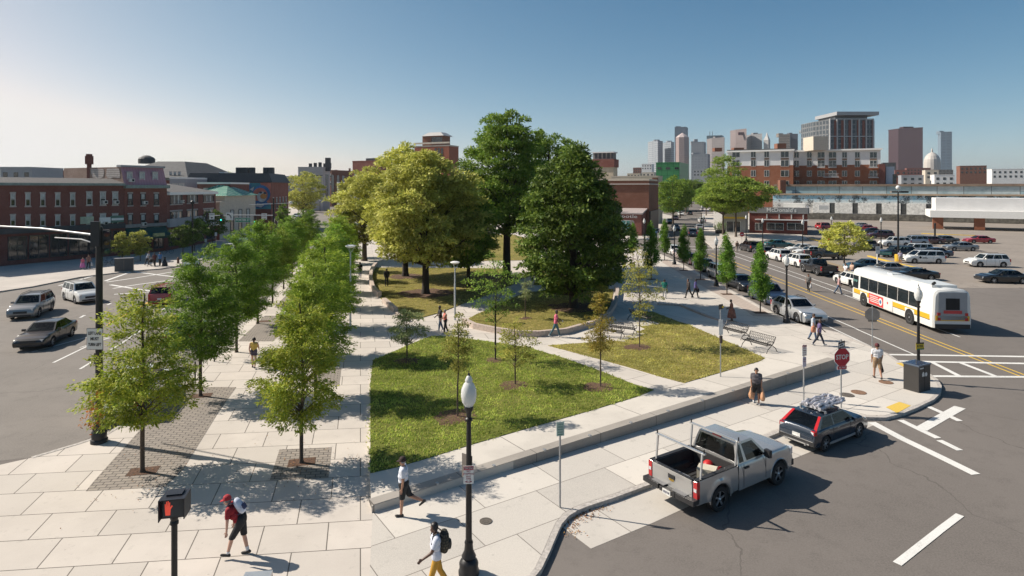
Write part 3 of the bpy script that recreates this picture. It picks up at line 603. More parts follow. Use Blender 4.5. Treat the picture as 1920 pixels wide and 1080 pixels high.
# graffiti side wall: faces the camera left of the pink front
fs = Face(f2.pt(0, 0, -15)[:2], f2.pt(0, 0, -.6)[:2], .02)
GRF = panel_mat('graffiti_white', (.58, .54, .50), (.46, .42, .40), (.2, .16, .15), .22, .3, .03, .5)
mb = MB()
for x0, x1 in ((171, 195), (199, 226)):
    r = fs.rect(x0, 315, x1, 334); rg = random.Random(int(x0)); pp = []
    for k in range(16):
        a = 2*math.pi*k/16; kx, ky = max(-1, min(1, 1.25*math.cos(a))), max(-1, min(1, 1.25*math.sin(a)))
        pp.append(fs.pt((r[0]+r[1])/2+kx*(r[1]-r[0])/2*rg.uniform(.85, 1.05), (r[2]+r[3])/2+ky*(r[3]-r[2])/2*rg.uniform(.8, 1.05), .02))
    mb.add(pp, [tuple(range(16))])
mb.build('graffiti', GRF, b2, world=True)
ch = MB(); c_ = fs.pt(fs.px(166, 330)[0], 0, -.1); zq = zt(293, c_[1]); ch.box(c_[0], c_[1], (zr1+zq)/2, .45, .45, zq-zr1); ch.box(c_[0], c_[1], zq-.6, .8, .8, 1.3); ch.box(c_[0], c_[1], zq+.2, .6, .6, .3); ch.build('chimney', RB, b2, world=True)
for x in (241, 264.5, 289):
    r = f2.rect(x, 324, x+9, 346); window(f2, b2, (r[0], r[1], r[2]-.05, r[3]), 'sash', FRW, True, 'dormer_window').location += Vector((f2.n.x, f2.n.y, 0))*-.35
for x in (240, 264, 289):
    for y0, y1 in ((363, 385), (402, 425)): window(f2, b2, f2.rect(x, y0, x+8, y1), 'sash', FRD)
aircon(f2, b2, 270, 380); aircon(f2, b2, 268, 420); aircon(f2, b2, 245, 338)
mb = MB(); f2.box(mb, 0, f2.L, 4.0, 4.5, 0, .3); mb.build('shop_cornice', plain('grey_stone', (.30, .28, .26), .8), b2, world=True)
mb = MB(); P = [f2.pt(.1, 3.95, .05), f2.pt(f2.L-.3, 3.95, .05), f2.pt(f2.L-.3, 2.5, 1.5), f2.pt(.1, 2.5, 1.5), f2.pt(f2.L-.3, 2.2, 1.5), f2.pt(.1, 2.2, 1.5)]
mb.add(P, [(0, 1, 2, 3), (3, 2, 4, 5)]); mb.add([P[0], P[3], f2.pt(.1, 2.5, .05)], [(0, 1, 2)]); mb.add([P[1], f2.pt(f2.L-.3, 2.5, .05), P[2]], [(0, 1, 2)]); mb.build('awning', AWN, b2, world=True)
mb = MB(); f2.box(mb, f2.L*.52, f2.L*.78, 2.5, 3.0, 1.35, 1.6); mb.build('shop_sign', plain('yellow_white_sign', (.6, .55, .25), .6, 0, .4, 2), b2, world=True)
for k in range(3): window(f2, b2, (f2.L*(.08+.3*k), f2.L*(.3+.3*k), .5, 2.2), 'multi', FRD, False, 'shop_window')
# long brick block
ze = zt(361, 105)
b3 = shell('brick_block', 'long two storey brick block with grey shingle roof and paired windows', 'building', quadfoot(f3, 13), 0, ze, RB2, TAR, 0)
mb = MB(); f3.box(mb, .05, f3.L+.2, ze-.35, ze+.1, 0, .4); mb.build('gutter', white_paint, b3, world=True)
mb = MB(); zr = zt(345, 118); P = [f3.pt(.05, ze+.1, .3), f3.pt(f3.L+.2, ze+.1, .3), f3.pt(f3.L-3, zr, -7), f3.pt(.05, zr, -7), f3.pt(f3.L+.2, ze+.1, -13.2), f3.pt(.05, ze+.1, -13.2)]
mb.add(P, [(0, 1, 2, 3), (1, 4, 2), (4, 5, 3, 2), (5, 0, 3)]); mb.build('roof', SHING, b3, world=True)
for x0, x1, yy in ((319, 341, ((365, 382), (396, 414))), (350.5, 370, ((365, 380), (394, 410))), (381, 400, ((366, 378), (392, 405)))):
    for y0, y1 in yy: window(f3, b3, f3.rect(x0, y0, x1, y1), 'curtain', FRD)
aircon(f3, b3, 339, 378); aircon(f3, b3, 369, 408)
mb = MB(); f3.box(mb, 0, f3.L, 3.7, 5.0, 0, .5); mb.build('shop_fascia', plain('pale_fascia', (.38, .38, .39), .6, 0, .1, 1), b3, world=True)
mb = MB(); f3.box(mb, f3.L*.38, f3.L*.9, 3.2, 3.7, .3, 1.8); mb.build('canopy', white_paint, b3, world=True)
for k in range(4): window(f3, b3, (f3.L*(.03+.25*k), f3.L*(.22+.25*k), .5, 3.2), 'multi', FRD, False, 'shop_window')
# bank with green tiled roof
f4 = Face((-55.3, 117.2), (-54.6, 128)); f4a = Face((-58.2, 116.9), (-55.3, 117.2))
b4 = shell('stone_bank', 'small cream stone bank with green tiled pyramid roof', 'building', [(-63, 119.5), (-56.0, 119.5), (-54.8, 131), (-62, 132)], 0, zt(367, 122), CREAM, TAR, 0)
zz = zt(367, 122); mb = MB(); cx, cy = -59, 125; mb.add([(-63.6, 118.9, zz), (-55.4, 118.9, zz), (-54.2, 131.6, zz), (-62.6, 132.6, zz), (cx-1, cy, zt(347, 125)), (cx+.4, cy+1.5, zt(347, 125))], [(0, 1, 5, 4), (1, 2, 5), (2, 3, 4, 5), (3, 0, 4), (3, 2, 1, 0)])
GT = brickmat('green_roof_tiles', (.05, .24, .17), (.09, .30, .21), (.38, .42, .36), .5, 1.6, .1, off=.3, rough=.5, bmp=.3); mb.build('roof', GT, b4, world=True)
fb = Face((-56.0, 119.5), (-54.8, 131)); fa = Face((-63, 119.5), (-56.0, 119.5))
mb = MB(); fa.box(mb, 1.6, 7.1, 0, zt(381, 119), .02, 2.2); fa.box(mb, 1.4, 7.3, zt(381, 119), zt(378, 119), 0, 2.5); mb.build('portico', CREAM, b4, world=True)
fp = Face((-63, 117.3), (-56.0, 117.3)); mb = MB(); fp.box(mb, 1.6, 7.1, 0, 2.6, .01, .04); mb.build('base_course', RB2, b4, world=True)
for u in (2.2, 4.3, 6.1): window(fp, b4, (u, u+.8, 2.9, 5.6), 'sash', FRD, False)
text('Tedeschi', .9, plain('dark_sign_letters', (.05, .03, .03), .5), b4, Vector((-58.9, 117.2, 5.3))-b4.location, (R(90), 0, 0), width=3.0) if False else None
window(fb, b4, (2, 3.2, 1, 5.6), 'sash', FRD); window(fb, b4, (5, 6.2, 1, 5.6), 'sash', FRD); window(fb, b4, (8, 9.2, 1, 5.6), 'sash', FRD)
mb = MB(); P = [fp.pt(1.8, 2.9, .05), fp.pt(4.0, 2.9, .05), fp.pt(4.0, 2.1, 1.2), fp.pt(1.8, 2.1, 1.2)]; mb.add(P, [(0, 1, 2, 3)]); mb.add([P[0], P[3], fp.pt(1.8, 2.1, .05)], [(0, 1, 2)]); mb.build('awning', AWN, b4, world=True)
# mural building
f5 = Face((-64.5, 140), (-55.2, 140.5)); zm = zt(363-.5, 140); zm2 = zt(324.5, 140)
b5 = shell('mural_building', 'brick building with dark mansard roof and a colourful painted mural on its end', 'building', [(-74, 139.5), (-55.2, 140.5), (-57.6, 158), (-76, 158)], 0, zt(342, 140), RB, TAR, 0)
zb = zt(342, 140); mb = MB(); q = [(-74.3, 139.2), (-54.8, 140.2), (-57.2, 158.3), (-76.3, 158.3)]; q2 = [(-73.5, 140.0), (-55.9, 140.9), (-58.3, 157.4), (-75.4, 157.4)]
mb.add([(*p, zb) for p in q]+[(*p, zm2) for p in q2], [(0, 1, 5, 4), (1, 2, 6, 5), (2, 3, 7, 6), (3, 0, 4, 7), (4, 5, 6, 7)]); mb.build('mansard_roof', SLATE, b5, world=True)
for x in (448, 455, 462, 473, 499, 509): p = atY(x, 318, 150); mb = MB(); mb.box(p.x, p.y, zm2+.7, 1.1, 1.1, 1.8); mb.build('chimney', SLATE, b5, world=True)
fm = Face((-74, 139.5), (-55.2, 140.5)); fsd = Face((-55.2, 140.5), (-57.6, 158))
MUR = [plain('mural_teal', (.07, .26, .31), .8, 0, .35, .7), plain('mural_coral', (.50, .17, .12), .8, 0, .25, .9), plain('mural_blue', (.06, .17, .36), .8, 0, .3, .8), plain('mural_pale', (.46, .50, .50), .8, 0, .3, 1.2), plain('mural_orange', (.55, .25, .07), .8, 0, .2, 1), plain('mural_dark', (.05, .06, .09), .8, 0, .2, 1)]
mb = MB()
def mpoly(pts, mi, o):
    P = [fm.pt(*fm.px(x, y), o) for x, y in pts]; mb.add(P, [tuple(range(len(P)))], mi)
def mell(cx, cy, rx, ry, mi, o, a0=0, a1=360, n=18): mpoly([(cx+rx*math.cos(R(a0+(a1-a0)*k/n)), cy+ry*math.sin(R(a0+(a1-a0)*k/n))) for k in range(n)], mi, o)
mpoly([(440, 343), (508, 343), (508, 392), (440, 392)], 0, .03); mpoly([(488, 343), (508, 343), (508, 380), (500, 381), (494, 356)], 1, .04)
mell(490, 364, 17, 17, 2, .05); mell(488, 366, 14, 14, 1, .06); mell(491, 369, 9, 10, 3, .07); mell(494, 368, 6, 5, 4, .08); mell(489, 361, 3, 2, 5, .085); mell(497, 362, 3, 2, 5, .085)
mpoly([(478, 376), (500, 378), (505, 383), (490, 391), (476, 389)], 2, .065); mpoly([(482, 381), (496, 384), (490, 389), (480, 387)], 3, .075)
for k in range(7): mpoly([(446+k*4.5, 347+(k % 3)*4), (454+k*4.5, 345+(k % 2)*5), (452+k*4.5, 352+(k % 3)*3)], (2, 3, 0, 4)[k % 4], .045)
mb.build('mural', MUR, b5, world=True)
for k in range(5): window(fsd, b5, (1.5+3.2*k, 2.6+3.2*k, 5.2, 7.6), 'sash', FRD)
for k in range(4): window(fsd, b5, (1.5+3.8*k, 4+3.8*k, .6, 3.2), 'multi', FRD, False, 'shop_window')
# behind the left row
def hiproof(o, foot, z0, z1, m, k=.5):
    c = Vector((sum(p[0] for p in foot)/4, sum(p[1] for p in foot)/4)); t = [((p[0]-c.x)*k+c.x, (p[1]-c.y)*k+c.y) for p in foot]; mb = MB()
    mb.add([(*p, z0) for p in foot]+[(*p, z1) for p in t], [(0, 1, 5, 4), (1, 2, 6, 5), (2, 3, 7, 6), (3, 0, 4, 7), (4, 5, 6, 7)]); return mb.build('roof', m, o, world=True)
b6 = shell('domed_hall', 'large brick hall with grey hipped roof and a low round cupola', 'building', rectY(205, 345, 150, 30), 0, zt(334, 150), RB, TAR, 0)
hiproof(b6, rectY(198, 352, 148.5, 33), zt(318, 150)-2, zt(303, 160), plain('grey_slate', (.075, .077, .08), .8, 0, .2, 1), .35)
mb = MB(); c = atY(275, 300, 163); mb.lathe([(2.0, 0), (2.0, 1.2), (1.7, 1.6), (.8, 2.1), (.1, 2.2)], c.x, c.y, zt(303, 160)-.4, 14); mb.build('cupola', SLATE, b6, world=True)
f6 = Face((rectY(205, 345, 150, 30)[0]), (rectY(205, 345, 150, 30)[1]))
mb = MB(); f6.box(mb, 0, f6.L, zt(338, 150), zt(334, 150)+.1, 0, .3); mb.build('cornice', CORN, b6, world=True)
for x in (318, 326, 334): window(f6, b6, f6.rect(x, 323, x+4.5, 331), 'sash')
hs = [('grey_rowhouse', 'low grey flat roofed house behind the long brick block', 318, 348, 335.5, 128, GREYP), ('dark_rowhouse', 'low dark flat roofed house right of the grey flat roofed one', 350, 377, 336, 138, SLATE),
      ('brick_rowhouse', 'small brick house with pale trim behind the brick block', 379, 402, 334, 142, RB), ('white_house', 'little white house far behind the bank', 391, 421, 325, 170, white_paint), ('brick_rowhouse', 'brick house with white roof edge directly behind the bank', 370, 432, 345, 126, RB2), ('brown_house', 'dark brown house left of the mural building', 421, 433, 327, 150, BB)]
for nm, lb, x0, x1, y, Y, m_ in hs:
    o = shell(nm, lb, 'house', rectY(x0, x1, Y, 9), 0, zt(y, Y), m_, TAR, .35, white_paint)
    ff = Face(*rectY(x0, x1, Y, 9)[:2])
    for k in range(2): window(ff, o, (ff.L*(.2+.4*k), ff.L*(.2+.4*k)+1, zt(y, Y)-2.6, zt(y, Y)-1.0), 'sash')
b7 = shell('grey_office', 'pale grey concrete office block beyond the yellow green street tree', 'building', rectY(559, 605, 270, 11), 0, zt(315, 270), plain('office_grey', (.36, .355, .36), .8, 0, .06, .2), TAR, .5)
ff = Face(*rectY(559, 605, 270, 11)[:2]); mb = MB(); ff.box(mb, 0, ff.L, zt(330, 270), zt(328.5, 270), 0, .1); mb.build('window_band', glass, b7, world=True)
for k in range(5): mb = MB(); mb.box(-92+2.2*k, 280, zt(315, 270)+1.4, 1.2, 1.2, 2+(k % 3)*.5); mb.build('vent', SLATE, b7, world=True)
mb = MB(); mb.box(-82.5, 275, zt(312, 270)+1, 2, 2, 6); mb.build('roof_plant', SLATE, b7, world=True)
ff = Face(rectY(559, 605, 270, 11)[1], rectY(559, 605, 270, 11)[2]); [window(ff, b7, (4+9*k, 8+9*k, 6, 16), 'multi', FRD, False) for k in range(4)]
b8 = shell('white_shop', 'narrow white street corner building left of the yellow tree', 'building', rectY(632, 652, 205, 14), 0, zt(344, 205), white_paint, TAR, .4)
ff = Face(*rectY(632, 652, 205, 14)[:2])
for y0, y1 in ((352, 363), (372, 379)): window(ff, b8, ff.rect(637, y0, 642, y1), 'sash', FRD)
rg = random.Random(7)
fr = [('brick_rowhouse', 'brick row house far down the left street, first past the grey office', 606, 622, 321, 330, BB), ('brick_rowhouse', 'dark brick row house at the far end of the left street', 620, 634, 326, 380, RB), ('beige_rowhouse', 'beige row house far behind the white corner building', 632, 648, 331, 420, BEIGE), ('brick_rowhouse', 'far brick row house showing between the white building and the yellow tree', 645, 664, 322, 460, RB2)]
for nm, lb, x0, x1, y, Y, m_ in fr:
    o = shell(nm, lb, 'house', rectY(x0, x1, Y, 14), 0, zt(y, Y), m_, TAR, .6); ff = Face(*rectY(x0, x1, Y, 14)[:2]); mb = MB()
    mb.box(*(ff.pt(ff.L*.3, 0, -3)[:2]), zt(y, Y)+1.4, 1.2, 1.2, 2.4); mb.build('chimney', BB, o, world=True)
    for k in range(3):
        for j in range(2): window(ff, o, (ff.L*(.1+.3*k), ff.L*(.1+.3*k)+1.3, zt(y, Y)-3.4-4*j, zt(y, Y)-1.4-4*j), 'sash', FRD)
# --- centre
b9 = shell('brick_tower', 'tall red brick building with penthouse rising behind the yellow tree', 'building', rectY(777, 842, 300, 9), 0, zt(276, 300), brickmat('tower_brick', (.32, .105, .062), (.28, .09, .055), (.2, .1, .08)), TAR, .6, CREAM)
R9 = rectY(777, 842, 300, 9); mb = MB(); mb.prism(rectY(792, 830, 302, 7), zt(276, 300)+.1, zt(257, 306)); mb.build('penthouse', brickmat('penthouse_brick', (.30, .13, .075), (.26, .11, .07), (.2, .12, .1)), b9, world=True)
hiproof(b9, rectY(790, 832, 301.5, 9), zt(257, 306), zt(250, 306), plain('pale_metal_roof', (.40, .39, .38), .5), .55)
ff = Face(*R9[:2])
for x in (815, 821, 827): window(ff, b9, ff.rect(x, 277.5, x+3.5, 303), 'pair', FRD, False)
mb = MB(); ff.box(mb, -.3, ff.L+.3, zt(271, 300), zt(268, 300), -.3, .35); mb.build('cornice', CREAM, b9, world=True)
fp_ = Face(*rectY(792, 830, 302, 7)[:2]); window(fp_, b9, (fp_.L*.45, fp_.L*.98, zt(272, 306), zt(259, 306)), 'multi', FRD, False)
b10 = shell('brick_mill', 'dark brick building with a sloping roof left of the brick tower', 'building', rectY(661, 712, 250, 8), 0, zt(304, 250), RB, TAR, .5)
mb = MB(); q = rectY(686, 712, 255, 9, 0); mb.add([(*p, zt(304, 250)+.1) for p in q]+[(q[0][0], 255, zt(297, 255)), (q[1][0], 255, zt(296, 255)), (q[2][0], 270, zt(300, 255)), (q[3][0], 270, zt(300, 255))], [(0, 1, 5, 4), (1, 2, 6, 5), (4, 5, 6, 7), (3, 0, 4, 7)]); mb.build('roof_house', plain('brown_roof', (.20, .17, .15), .8), b10, world=True)
ff = Face(*rectY(661, 712, 250, 8)[:2]); [window(ff, b10, (ff.L*(.06+.2*k), ff.L*(.06+.2*k)+1.4, 13, 16), 'sash', FRD) for k in range(4)]
# corner restaurant right of the old trees
A_, B_ = (16.5, 137), (29.3, 131.2); C_ = (34.2, 144.5)
zc_ = zt(338.5, 131)
b11 = shell('corner_restaurant', 'brown brick corner building with blank upper wall right of the old trees', 'building', [A_, B_, C_, (22, 150)], 0, zc_, BB, TAR, .35, CREAM)
ff = Face(A_, B_); fs_ = Face(B_, C_)
mb = MB(); ff.box(mb, -.2, ff.L+.2, zt(346, 131), zt(344, 131), 0, .3); fs_.box(mb, .35, fs_.L, zt(346, 131), zt(344, 131), 0, .3); mb.build('cornice', SILL, b11, world=True)
mb = MB(); ff.box(mb, -1.5, ff.L-.6, 0, 4.7, .02, 4.5); mb.build('shopfront', RB, b11, world=True)
mb = MB(); fs_.box(mb, .4, fs_.L, 0, 4.9, .02, .3); mb.build('side_shopfront', plain('dark_shopfront', (.03, .028, .03), .5), b11, world=True)
mb = MB(); P = [ff.pt(-1.6, 5.6, .05), ff.pt(ff.L-.3, 5.6, .05), ff.pt(ff.L-.3, 4.75, 4.8), ff.pt(-1.6, 4.75, 4.8)]; Q = [(p[0], p[1], p[2]-.3) for p in P]; mb.add(P+Q, [(0, 1, 2, 3), (3, 2, 6, 7), (2, 1, 5, 6), (0, 3, 7, 4)]); mb.build('shop_roof', plain('pinkish_roof', (.34, .29, .28), .8), b11, world=True)
f11 = Face(ff.pt(-1.5, 0, 4.5)[:2], ff.pt(ff.L-.6, 0, 4.5)[:2])
SGD = plain('menu_dark', (.03, .03, .035), .5)
u, z = f11.px(1170, 403); tx = f11.pt(u, 4.0, .06); text('Chipotle', 1.0, white_paint, b11, Vector(tx)-b11.location, (R(90), 0, math.atan2(f11.e.y, f11.e.x)), width=5.6)
w_ = window(f11, b11, (f11.px(1166, 410)[0], f11.px(1182, 410)[0], .5, 3.2), 'pair', FRW, False, 'shop_window', plain('teal_glass', (.12, .30, .28), .15)); window(f11, b11, (f11.px(1138, 410)[0], f11.px(1160, 410)[0], .5, 3.2), 'multi', FRD, False, 'shop_window')
mb = MB(); pr = ff.pt(ff.px(1169, 388)[0], 0, 4.3); mb.box(pr[0], pr[1], 5.5, 1.4, .3, 1.2); mb.build('roof_sign', SGD, b11, world=True)
b12 = shell('beige_block', 'beige building topped by a brick attic seen over the corner building', 'building', rectY(1104, 1150, 200, 5), 0, zt(314, 200), BEIGE, TAR, 0)
mb = MB(); mb.prism(rectY(1103.5, 1151.5, 199.7, 5.6), zt(314, 200), zt(299, 200)); mb.build('attic', RB, b12, world=True)
mb = MB(); mb.prism(rectY(1112, 1149, 200.5, 4), zt(299, 200)+.02, zt(288, 203)); mb.build('penthouse', grid_tower('penthouse_glass', (.35, .33, .30), (.07, .075, .08), 1.4, 2.4, .25), b12, world=True); mb = MB(); mb.prism(rectY(1110, 1150.5, 200.2, 5), zt(288, 203), zt(286, 203)); mb.build('roof', LGREY, b12, world=True)
b13 = shell('long_beige_parapet', 'long low beige flat roofed building behind the corner building', 'building', rectY(1146, 1234, 175, 6), 0, zt(331, 165), plain('beige_render', (.44, .39, .32), .8, 0, .1, .5), TAR, .3)
mb = MB(); mb.prism(rectY(1223, 1231, 150, 2), 0, zt(333, 150)); tag(mb.build('brick_chimney', BB), 'square brick chimney at the right end of the corner building', 'chimney')
b14 = shell('green_glass_block', 'bright green glass clad block in front of the skyline', 'building', rectY(1230, 1274, 260, 24), 0, zt(306, 260), grid_tower('green_glass', (.02, .10, .045), (.06, .24, .10), 2.4, 1.9, .12, .3), TAR, .3)
R14 = rectY(1230, 1274, 260, 24); ff = Face(*R14[:2]); [window(ff, b14, ff.rect(x, 313.5, x+7.5, 317.5), 'multi', FRD, False) for x in (1232.5, 1248.5, 1265)]
# --- right: restaurant, mural warehouse, apartments
zr_ = zt(390, 131)
f12 = faceA(1405, 1514, 136); b15 = shell('hamburger_restaurant', 'low brick fast food restaurant with grey sign band and white roof', 'restaurant', quadfoot(f12, 17), 0, zt(401, 131), brickmat('dark_brick', (.19, .052, .042), (.15, .043, .036), (.15, .09, .07)), WROOF, 0)
mb = MB(); f12.box(mb, -.1, f12.L+.1, zt(401, 131), zt(389.5, 131), -.35, .12); fr_ = Face(f12.pt(f12.L, 0)[:2], f12.pt(f12.L, 0, -17)[:2]); fr_.box(mb, .36, 17, zt(401, 131), zt(389.5, 131), -.35, .12)
fl_ = Face(f12.pt(0, 0)[:2], f12.pt(0, 0, -17)[:2]); fl_.box(mb, .36, 17, zt(401, 131), zt(389.5, 131), -.1, .35); mb.build('sign_band', plain('band_grey', (.27, .265, .26), .6, 0, .05, .3), b15, world=True)
mb = MB(); mb.prism(quadfoot(f12, 16.6, .3, f12.L-.3), zt(401, 131)+.01, zt(395, 131)); mb.build('roof', WROOF, b15, world=True)
for u_, o_, a_, b_ in ((9, -8, 4.5, 1.4), (15, -9, 2, 1)): c = f12.pt(u_, 0, o_); mb = MB(); mb.box(c[0], c[1], zt(395, 131)+b_/2, a_, a_*.7, b_, 0, -R(25)); mb.build('roof_unit', WROOF, b15, world=True)
u, z = f12.px(1465, 394); text("McDonald's", 1.25, white_paint, b15, Vector(f12.pt(u, z, .16))-b15.location, (R(90), 0, math.atan2(f12.e.y, f12.e.x)), width=5.9, bold=.02)
mb = MB(); f12.box(mb, f12.px(1416, 410)[0], f12.L+.2, zt(414, 131), zt(412.3, 131), 0, .9); mb.build('canopy', LGREY, b15, world=True)
[window(f12, b15, f12.rect(x0, 418, x1, 432), 'multi', FRW, False) for x0, x1 in ((1416, 1430), (1438, 1469), (1476, 1507))]
for x in (1437, 1460, 1483, 1505): mb = MB(); f12.box(mb, f12.px(x, 405)[0], f12.px(x, 405)[0]+.2, zt(411, 131), zt(403, 131), 0, .25); mb.build('wall_lamp', FRW, b15, world=True)
fw_ = Face((f12.pt(0, 0)[0]-5.6, f12.pt(0, 0)[1]+1.2), (f12.pt(0, 0)[0]-.1, f12.pt(0, 0)[1]+.3)); mb = MB(); mb.prism(quadfoot(fw_, 12, 0, fw_.L-.05), 0, zt(393, 130)); mb.build('entry_wing', plain('entry_grey', (.34, .33, .32), .7), b15, world=True)
mb = MB(); fw_.box(mb, .3, fw_.L-.2, zt(413, 130), zt(409.5, 130), 0, .5); mb.build('yellow_canopy', plain('canopy_yellow', (.62, .42, .04), .5), b15, world=True); window(fw_, b15, (.9, 3.9, .1, 2.6), 'multi', FRW, False, 'door')
# mural warehouse
f13 = faceA(1449, 1960, 205, 31); zw = zt(368, 172)
def mural_mat():
    m, t, b_ = newmat('weathered_mural'); b_.inputs['Roughness'].default_value = .9; uvc = coord(t, 'UV'); sp = t.nodes.new('ShaderNodeSeparateXYZ'); t.links.new(uvc, sp.inputs[0]); ob = coord(t)
    n1 = noise(t, ob, .28, 8, .72); n2 = noise(t, ob, 1.1, 7, .7); n3 = noise(t, ob, 4.0, 5, .7)
    white_ = mixc(t, ramp(t, n3, .3, .75), (.78, .75, .70), (.36, .35, .34)); skyc = mixc(t, ramp(t, n2, .4, .65), (.25, .50, .62), (.62, .68, .70))
    hz = t.nodes.new('ShaderNodeMapRange'); hz.inputs[1].default_value = 4.8; hz.inputs[2].default_value = 6.6; t.links.new(sp.outputs['Z'] if False else sp.outputs['Y'], hz.inputs[0])
    a = mixc(t, hz.outputs[0], white_, skyc)
    tr = t.nodes.new('ShaderNodeMapRange'); tr.inputs[1].default_value = .50; tr.inputs[2].default_value = .53; t.links.new(n1, tr.inputs[0])
    gate = t.nodes.new('ShaderNodeMapRange'); gate.inputs[1].default_value = 3.2; gate.inputs[2].default_value = 4.2; t.links.new(sp.outputs['Y'], gate.inputs[0])
    mu = t.nodes.new('ShaderNodeMath'); mu.operation = 'MULTIPLY'; t.links.new(tr.outputs[0], mu.inputs[0]); t.links.new(gate.outputs[0], mu.inputs[1])
    mu2 = t.nodes.new('ShaderNodeMath'); mu2.operation = 'MULTIPLY'; t.links.new(mu.outputs[0], mu2.inputs[0]); t.links.new(ramp(t, n3, .3, .55), mu2.inputs[1])
    c = mixc(t, mu2.outputs[0], a, (.035, .045, .05)); t.links.new(c, b_.inputs['Base Color']); return m
b16 = shell('mural_warehouse', 'very long low warehouse with a weathered painted mural wall behind the car park', 'warehouse', quadfoot(f13, 40), 0, zw, mural_mat(), TAR, 0)
mb = MB(); f13.box(mb, -.3, f13.L, zw, zw+.5, -41, .4); mb.build('roof_edge', plain('tan_roof_edge', (.36, .27, .19), .85, 0, .2, .5), b16, world=True)
mb = MB(); f13.box(mb, 0, f13.L, zw+.5, zt(349, 176), -41, -4); mb.build('clerestory', panel_mat('clerestory_panels', (.24, .38, .44), (.56, .62, .64), (.10, .12, .13), 6.5, 9, .08, 0, spots=.35, fine=.2), b16, world=True)
mb = MB(); f13.box(mb, -.2, f13.L, zt(349, 176), zt(344.5, 176), -41.5, -3.6); mb.build('upper_roof', plain('brown_roof_edge', (.20, .15, .115), .9, 0, .3, .4), b16, world=True)
mb = MB(); c = f13.pt(f13.px(1462.5, 350)[0]+.3, 0, -2); mb.box(c[0], c[1], (zw+zt(340, 171))/2+.5, 1.9, 1.9, zt(340, 171)-zw+.5); mb.build('chimney', BB, b16, world=True)
PANL = plain('mural_white_panel', (.68, .67, .63), .85, 0, .28, 1.6); mb = MB()
for k in range(15): u = 12+6.4*k; f13.box(mb, u, u+4.9, 1.9, 5.2, 0, .25)
mb.build('painted_panels', PANL, b16, world=True); mb = MB(); f13.box(mb, 12.05, 12+6.4*14+4.8, 1.95, 5.15, 0, .14); mb.build('painted_band', plain('mural_dark_gap', (.06, .062, .06), .9, 0, .4, 1.5), b16, world=True); mb = MB(); f13.box(mb, 9, f13.L, 0, 1.75, 0, .3); mb.build('stone_plinth', plain('dark_plinth', (.13, .12, .10), .9, 0, .5, 1.2, .4), b16, world=True)
# apartments
Y0 = 228.0; f14 = faceA(1364, 1487, 245, 28); _e = f14.pt(f14.L, 0); f15 = faceA(1488, 1651, _e[1]+6, 28); zA = zt(279, Y0); zB = zt(308.5, Y0)
b17 = shell('apartment_block', 'five storey apartment block with pale upper floors and orange brick below', 'apartment block', quadfoot(f14, 20), 0, zA, LGREY, WROOF, .6, SLATE)
mb = MB(); f14.box(mb, -.05, f14.L+.05, 0, zB, -20, .012); mb.build('brick_base', OB, b17, world=True)
mb = MB(); mb.prism(quadfoot(f15, 20), 0, zA-.2); mb.build('wall', LGREY, b17, world=True); mb = MB(); f15.box(mb, -.0, f15.L+.05, 0, zB, -20, .012); mb.build('brick_base', OB, b17, world=True)
mb = MB(); f14.box(mb, -.5, f14.L+.5, zA-.4, zA+.2, .02, .9); f15.box(mb, .5, f15.L+.6, zA-.5, zA+.1, .02, .9); mb.build('eaves', white_paint, b17, world=True)
for x0, x1 in ((1373, 1387), (1408, 1417), (1433, 1442), (1464, 1479)):
    for y0, y1 in ((284, 295), (300, 312), (319, 331), (339, 349)): window(f14, b17, f14.rect(x0, y0, x1, y1), 'pair', FRW, False)
for x0, x1 in ((1489, 1498), (1513, 1522), (1533, 1546), (1554, 1568), (1579, 1588), (1603, 1612), (1631, 1644)):
    for y0, y1 in ((285, 296), (301, 313), (320, 331), (339, 349)): window(f15, b17, f15.rect(x0, y0, x1, y1), 'pair', FRW, False)
SPN = plain('spandrel_brown', (.20, .13, .09), .8); mb = MB()
for x0, x1 in ((1408, 1417), (1433, 1442), (1464, 1479)): r = f14.rect(x0, 296, x1, 299.5); f14.box(mb, *r, 0, .06)
for x0, x1 in ((1513, 1522), (1533, 1546), (1554, 1568), (1579, 1588), (1603, 1612), (1631, 1644)): r = f15.rect(x0, 297, x1, 300.5); f15.box(mb, *r, 0, .06)
mb.build('spandrel', SPN, b17, world=True)
BALC = plain('balcony_rail', (.45, .45, .45), .5)
for x0, x1, y in ((1544, 1573, 330), (1532, 1547, 312), (1553, 1569, 312), (1628, 1647, 331), (1629, 1646, 312)):
    r = f15.rect(x0, y-7, x1, y+2); mb = MB(); f15.box(mb, r[0], r[1], r[2]-.15, r[2]+.15, .2, 1.6)
    for k in range(int((r[1]-r[0])/.4)): f15.box(mb, r[0]+.4*k, r[0]+.4*k+.07, r[2]+.15, r[2]+1.3, 1.5, 1.56)
    f15.box(mb, r[0], r[1], r[2]+1.3, r[2]+1.4, 1.48, 1.6); mb.build('balcony', BALC, b17, world=True)
mb = MB(); p = atY(1549, 270, 226); mb.box(p.x, p.y+8, zA+2.2, 5.5, 8, 5.2); mb.build('stair_tower', CREAM, b17, world=True); p = atY(1478, 270, 232)
for dx, sz in ((0, (3.4, 3, 2.4)), (-14, (4, 3, 1.2)), (-21, (3, 3, 1.4))): mb = MB(); mb.box(p.x+dx, p.y+7-dx*.5, zA+.3+sz[2]/2, *sz); mb.build('roof_plant', BB, b17, world=True)
b18 = shell('brick_wing', 'narrow dark brick block at the right end of the apartments', 'building', rectY(1648, 1660, 226, 5), 0, zt(309, 226), RB2, TAR, .3)
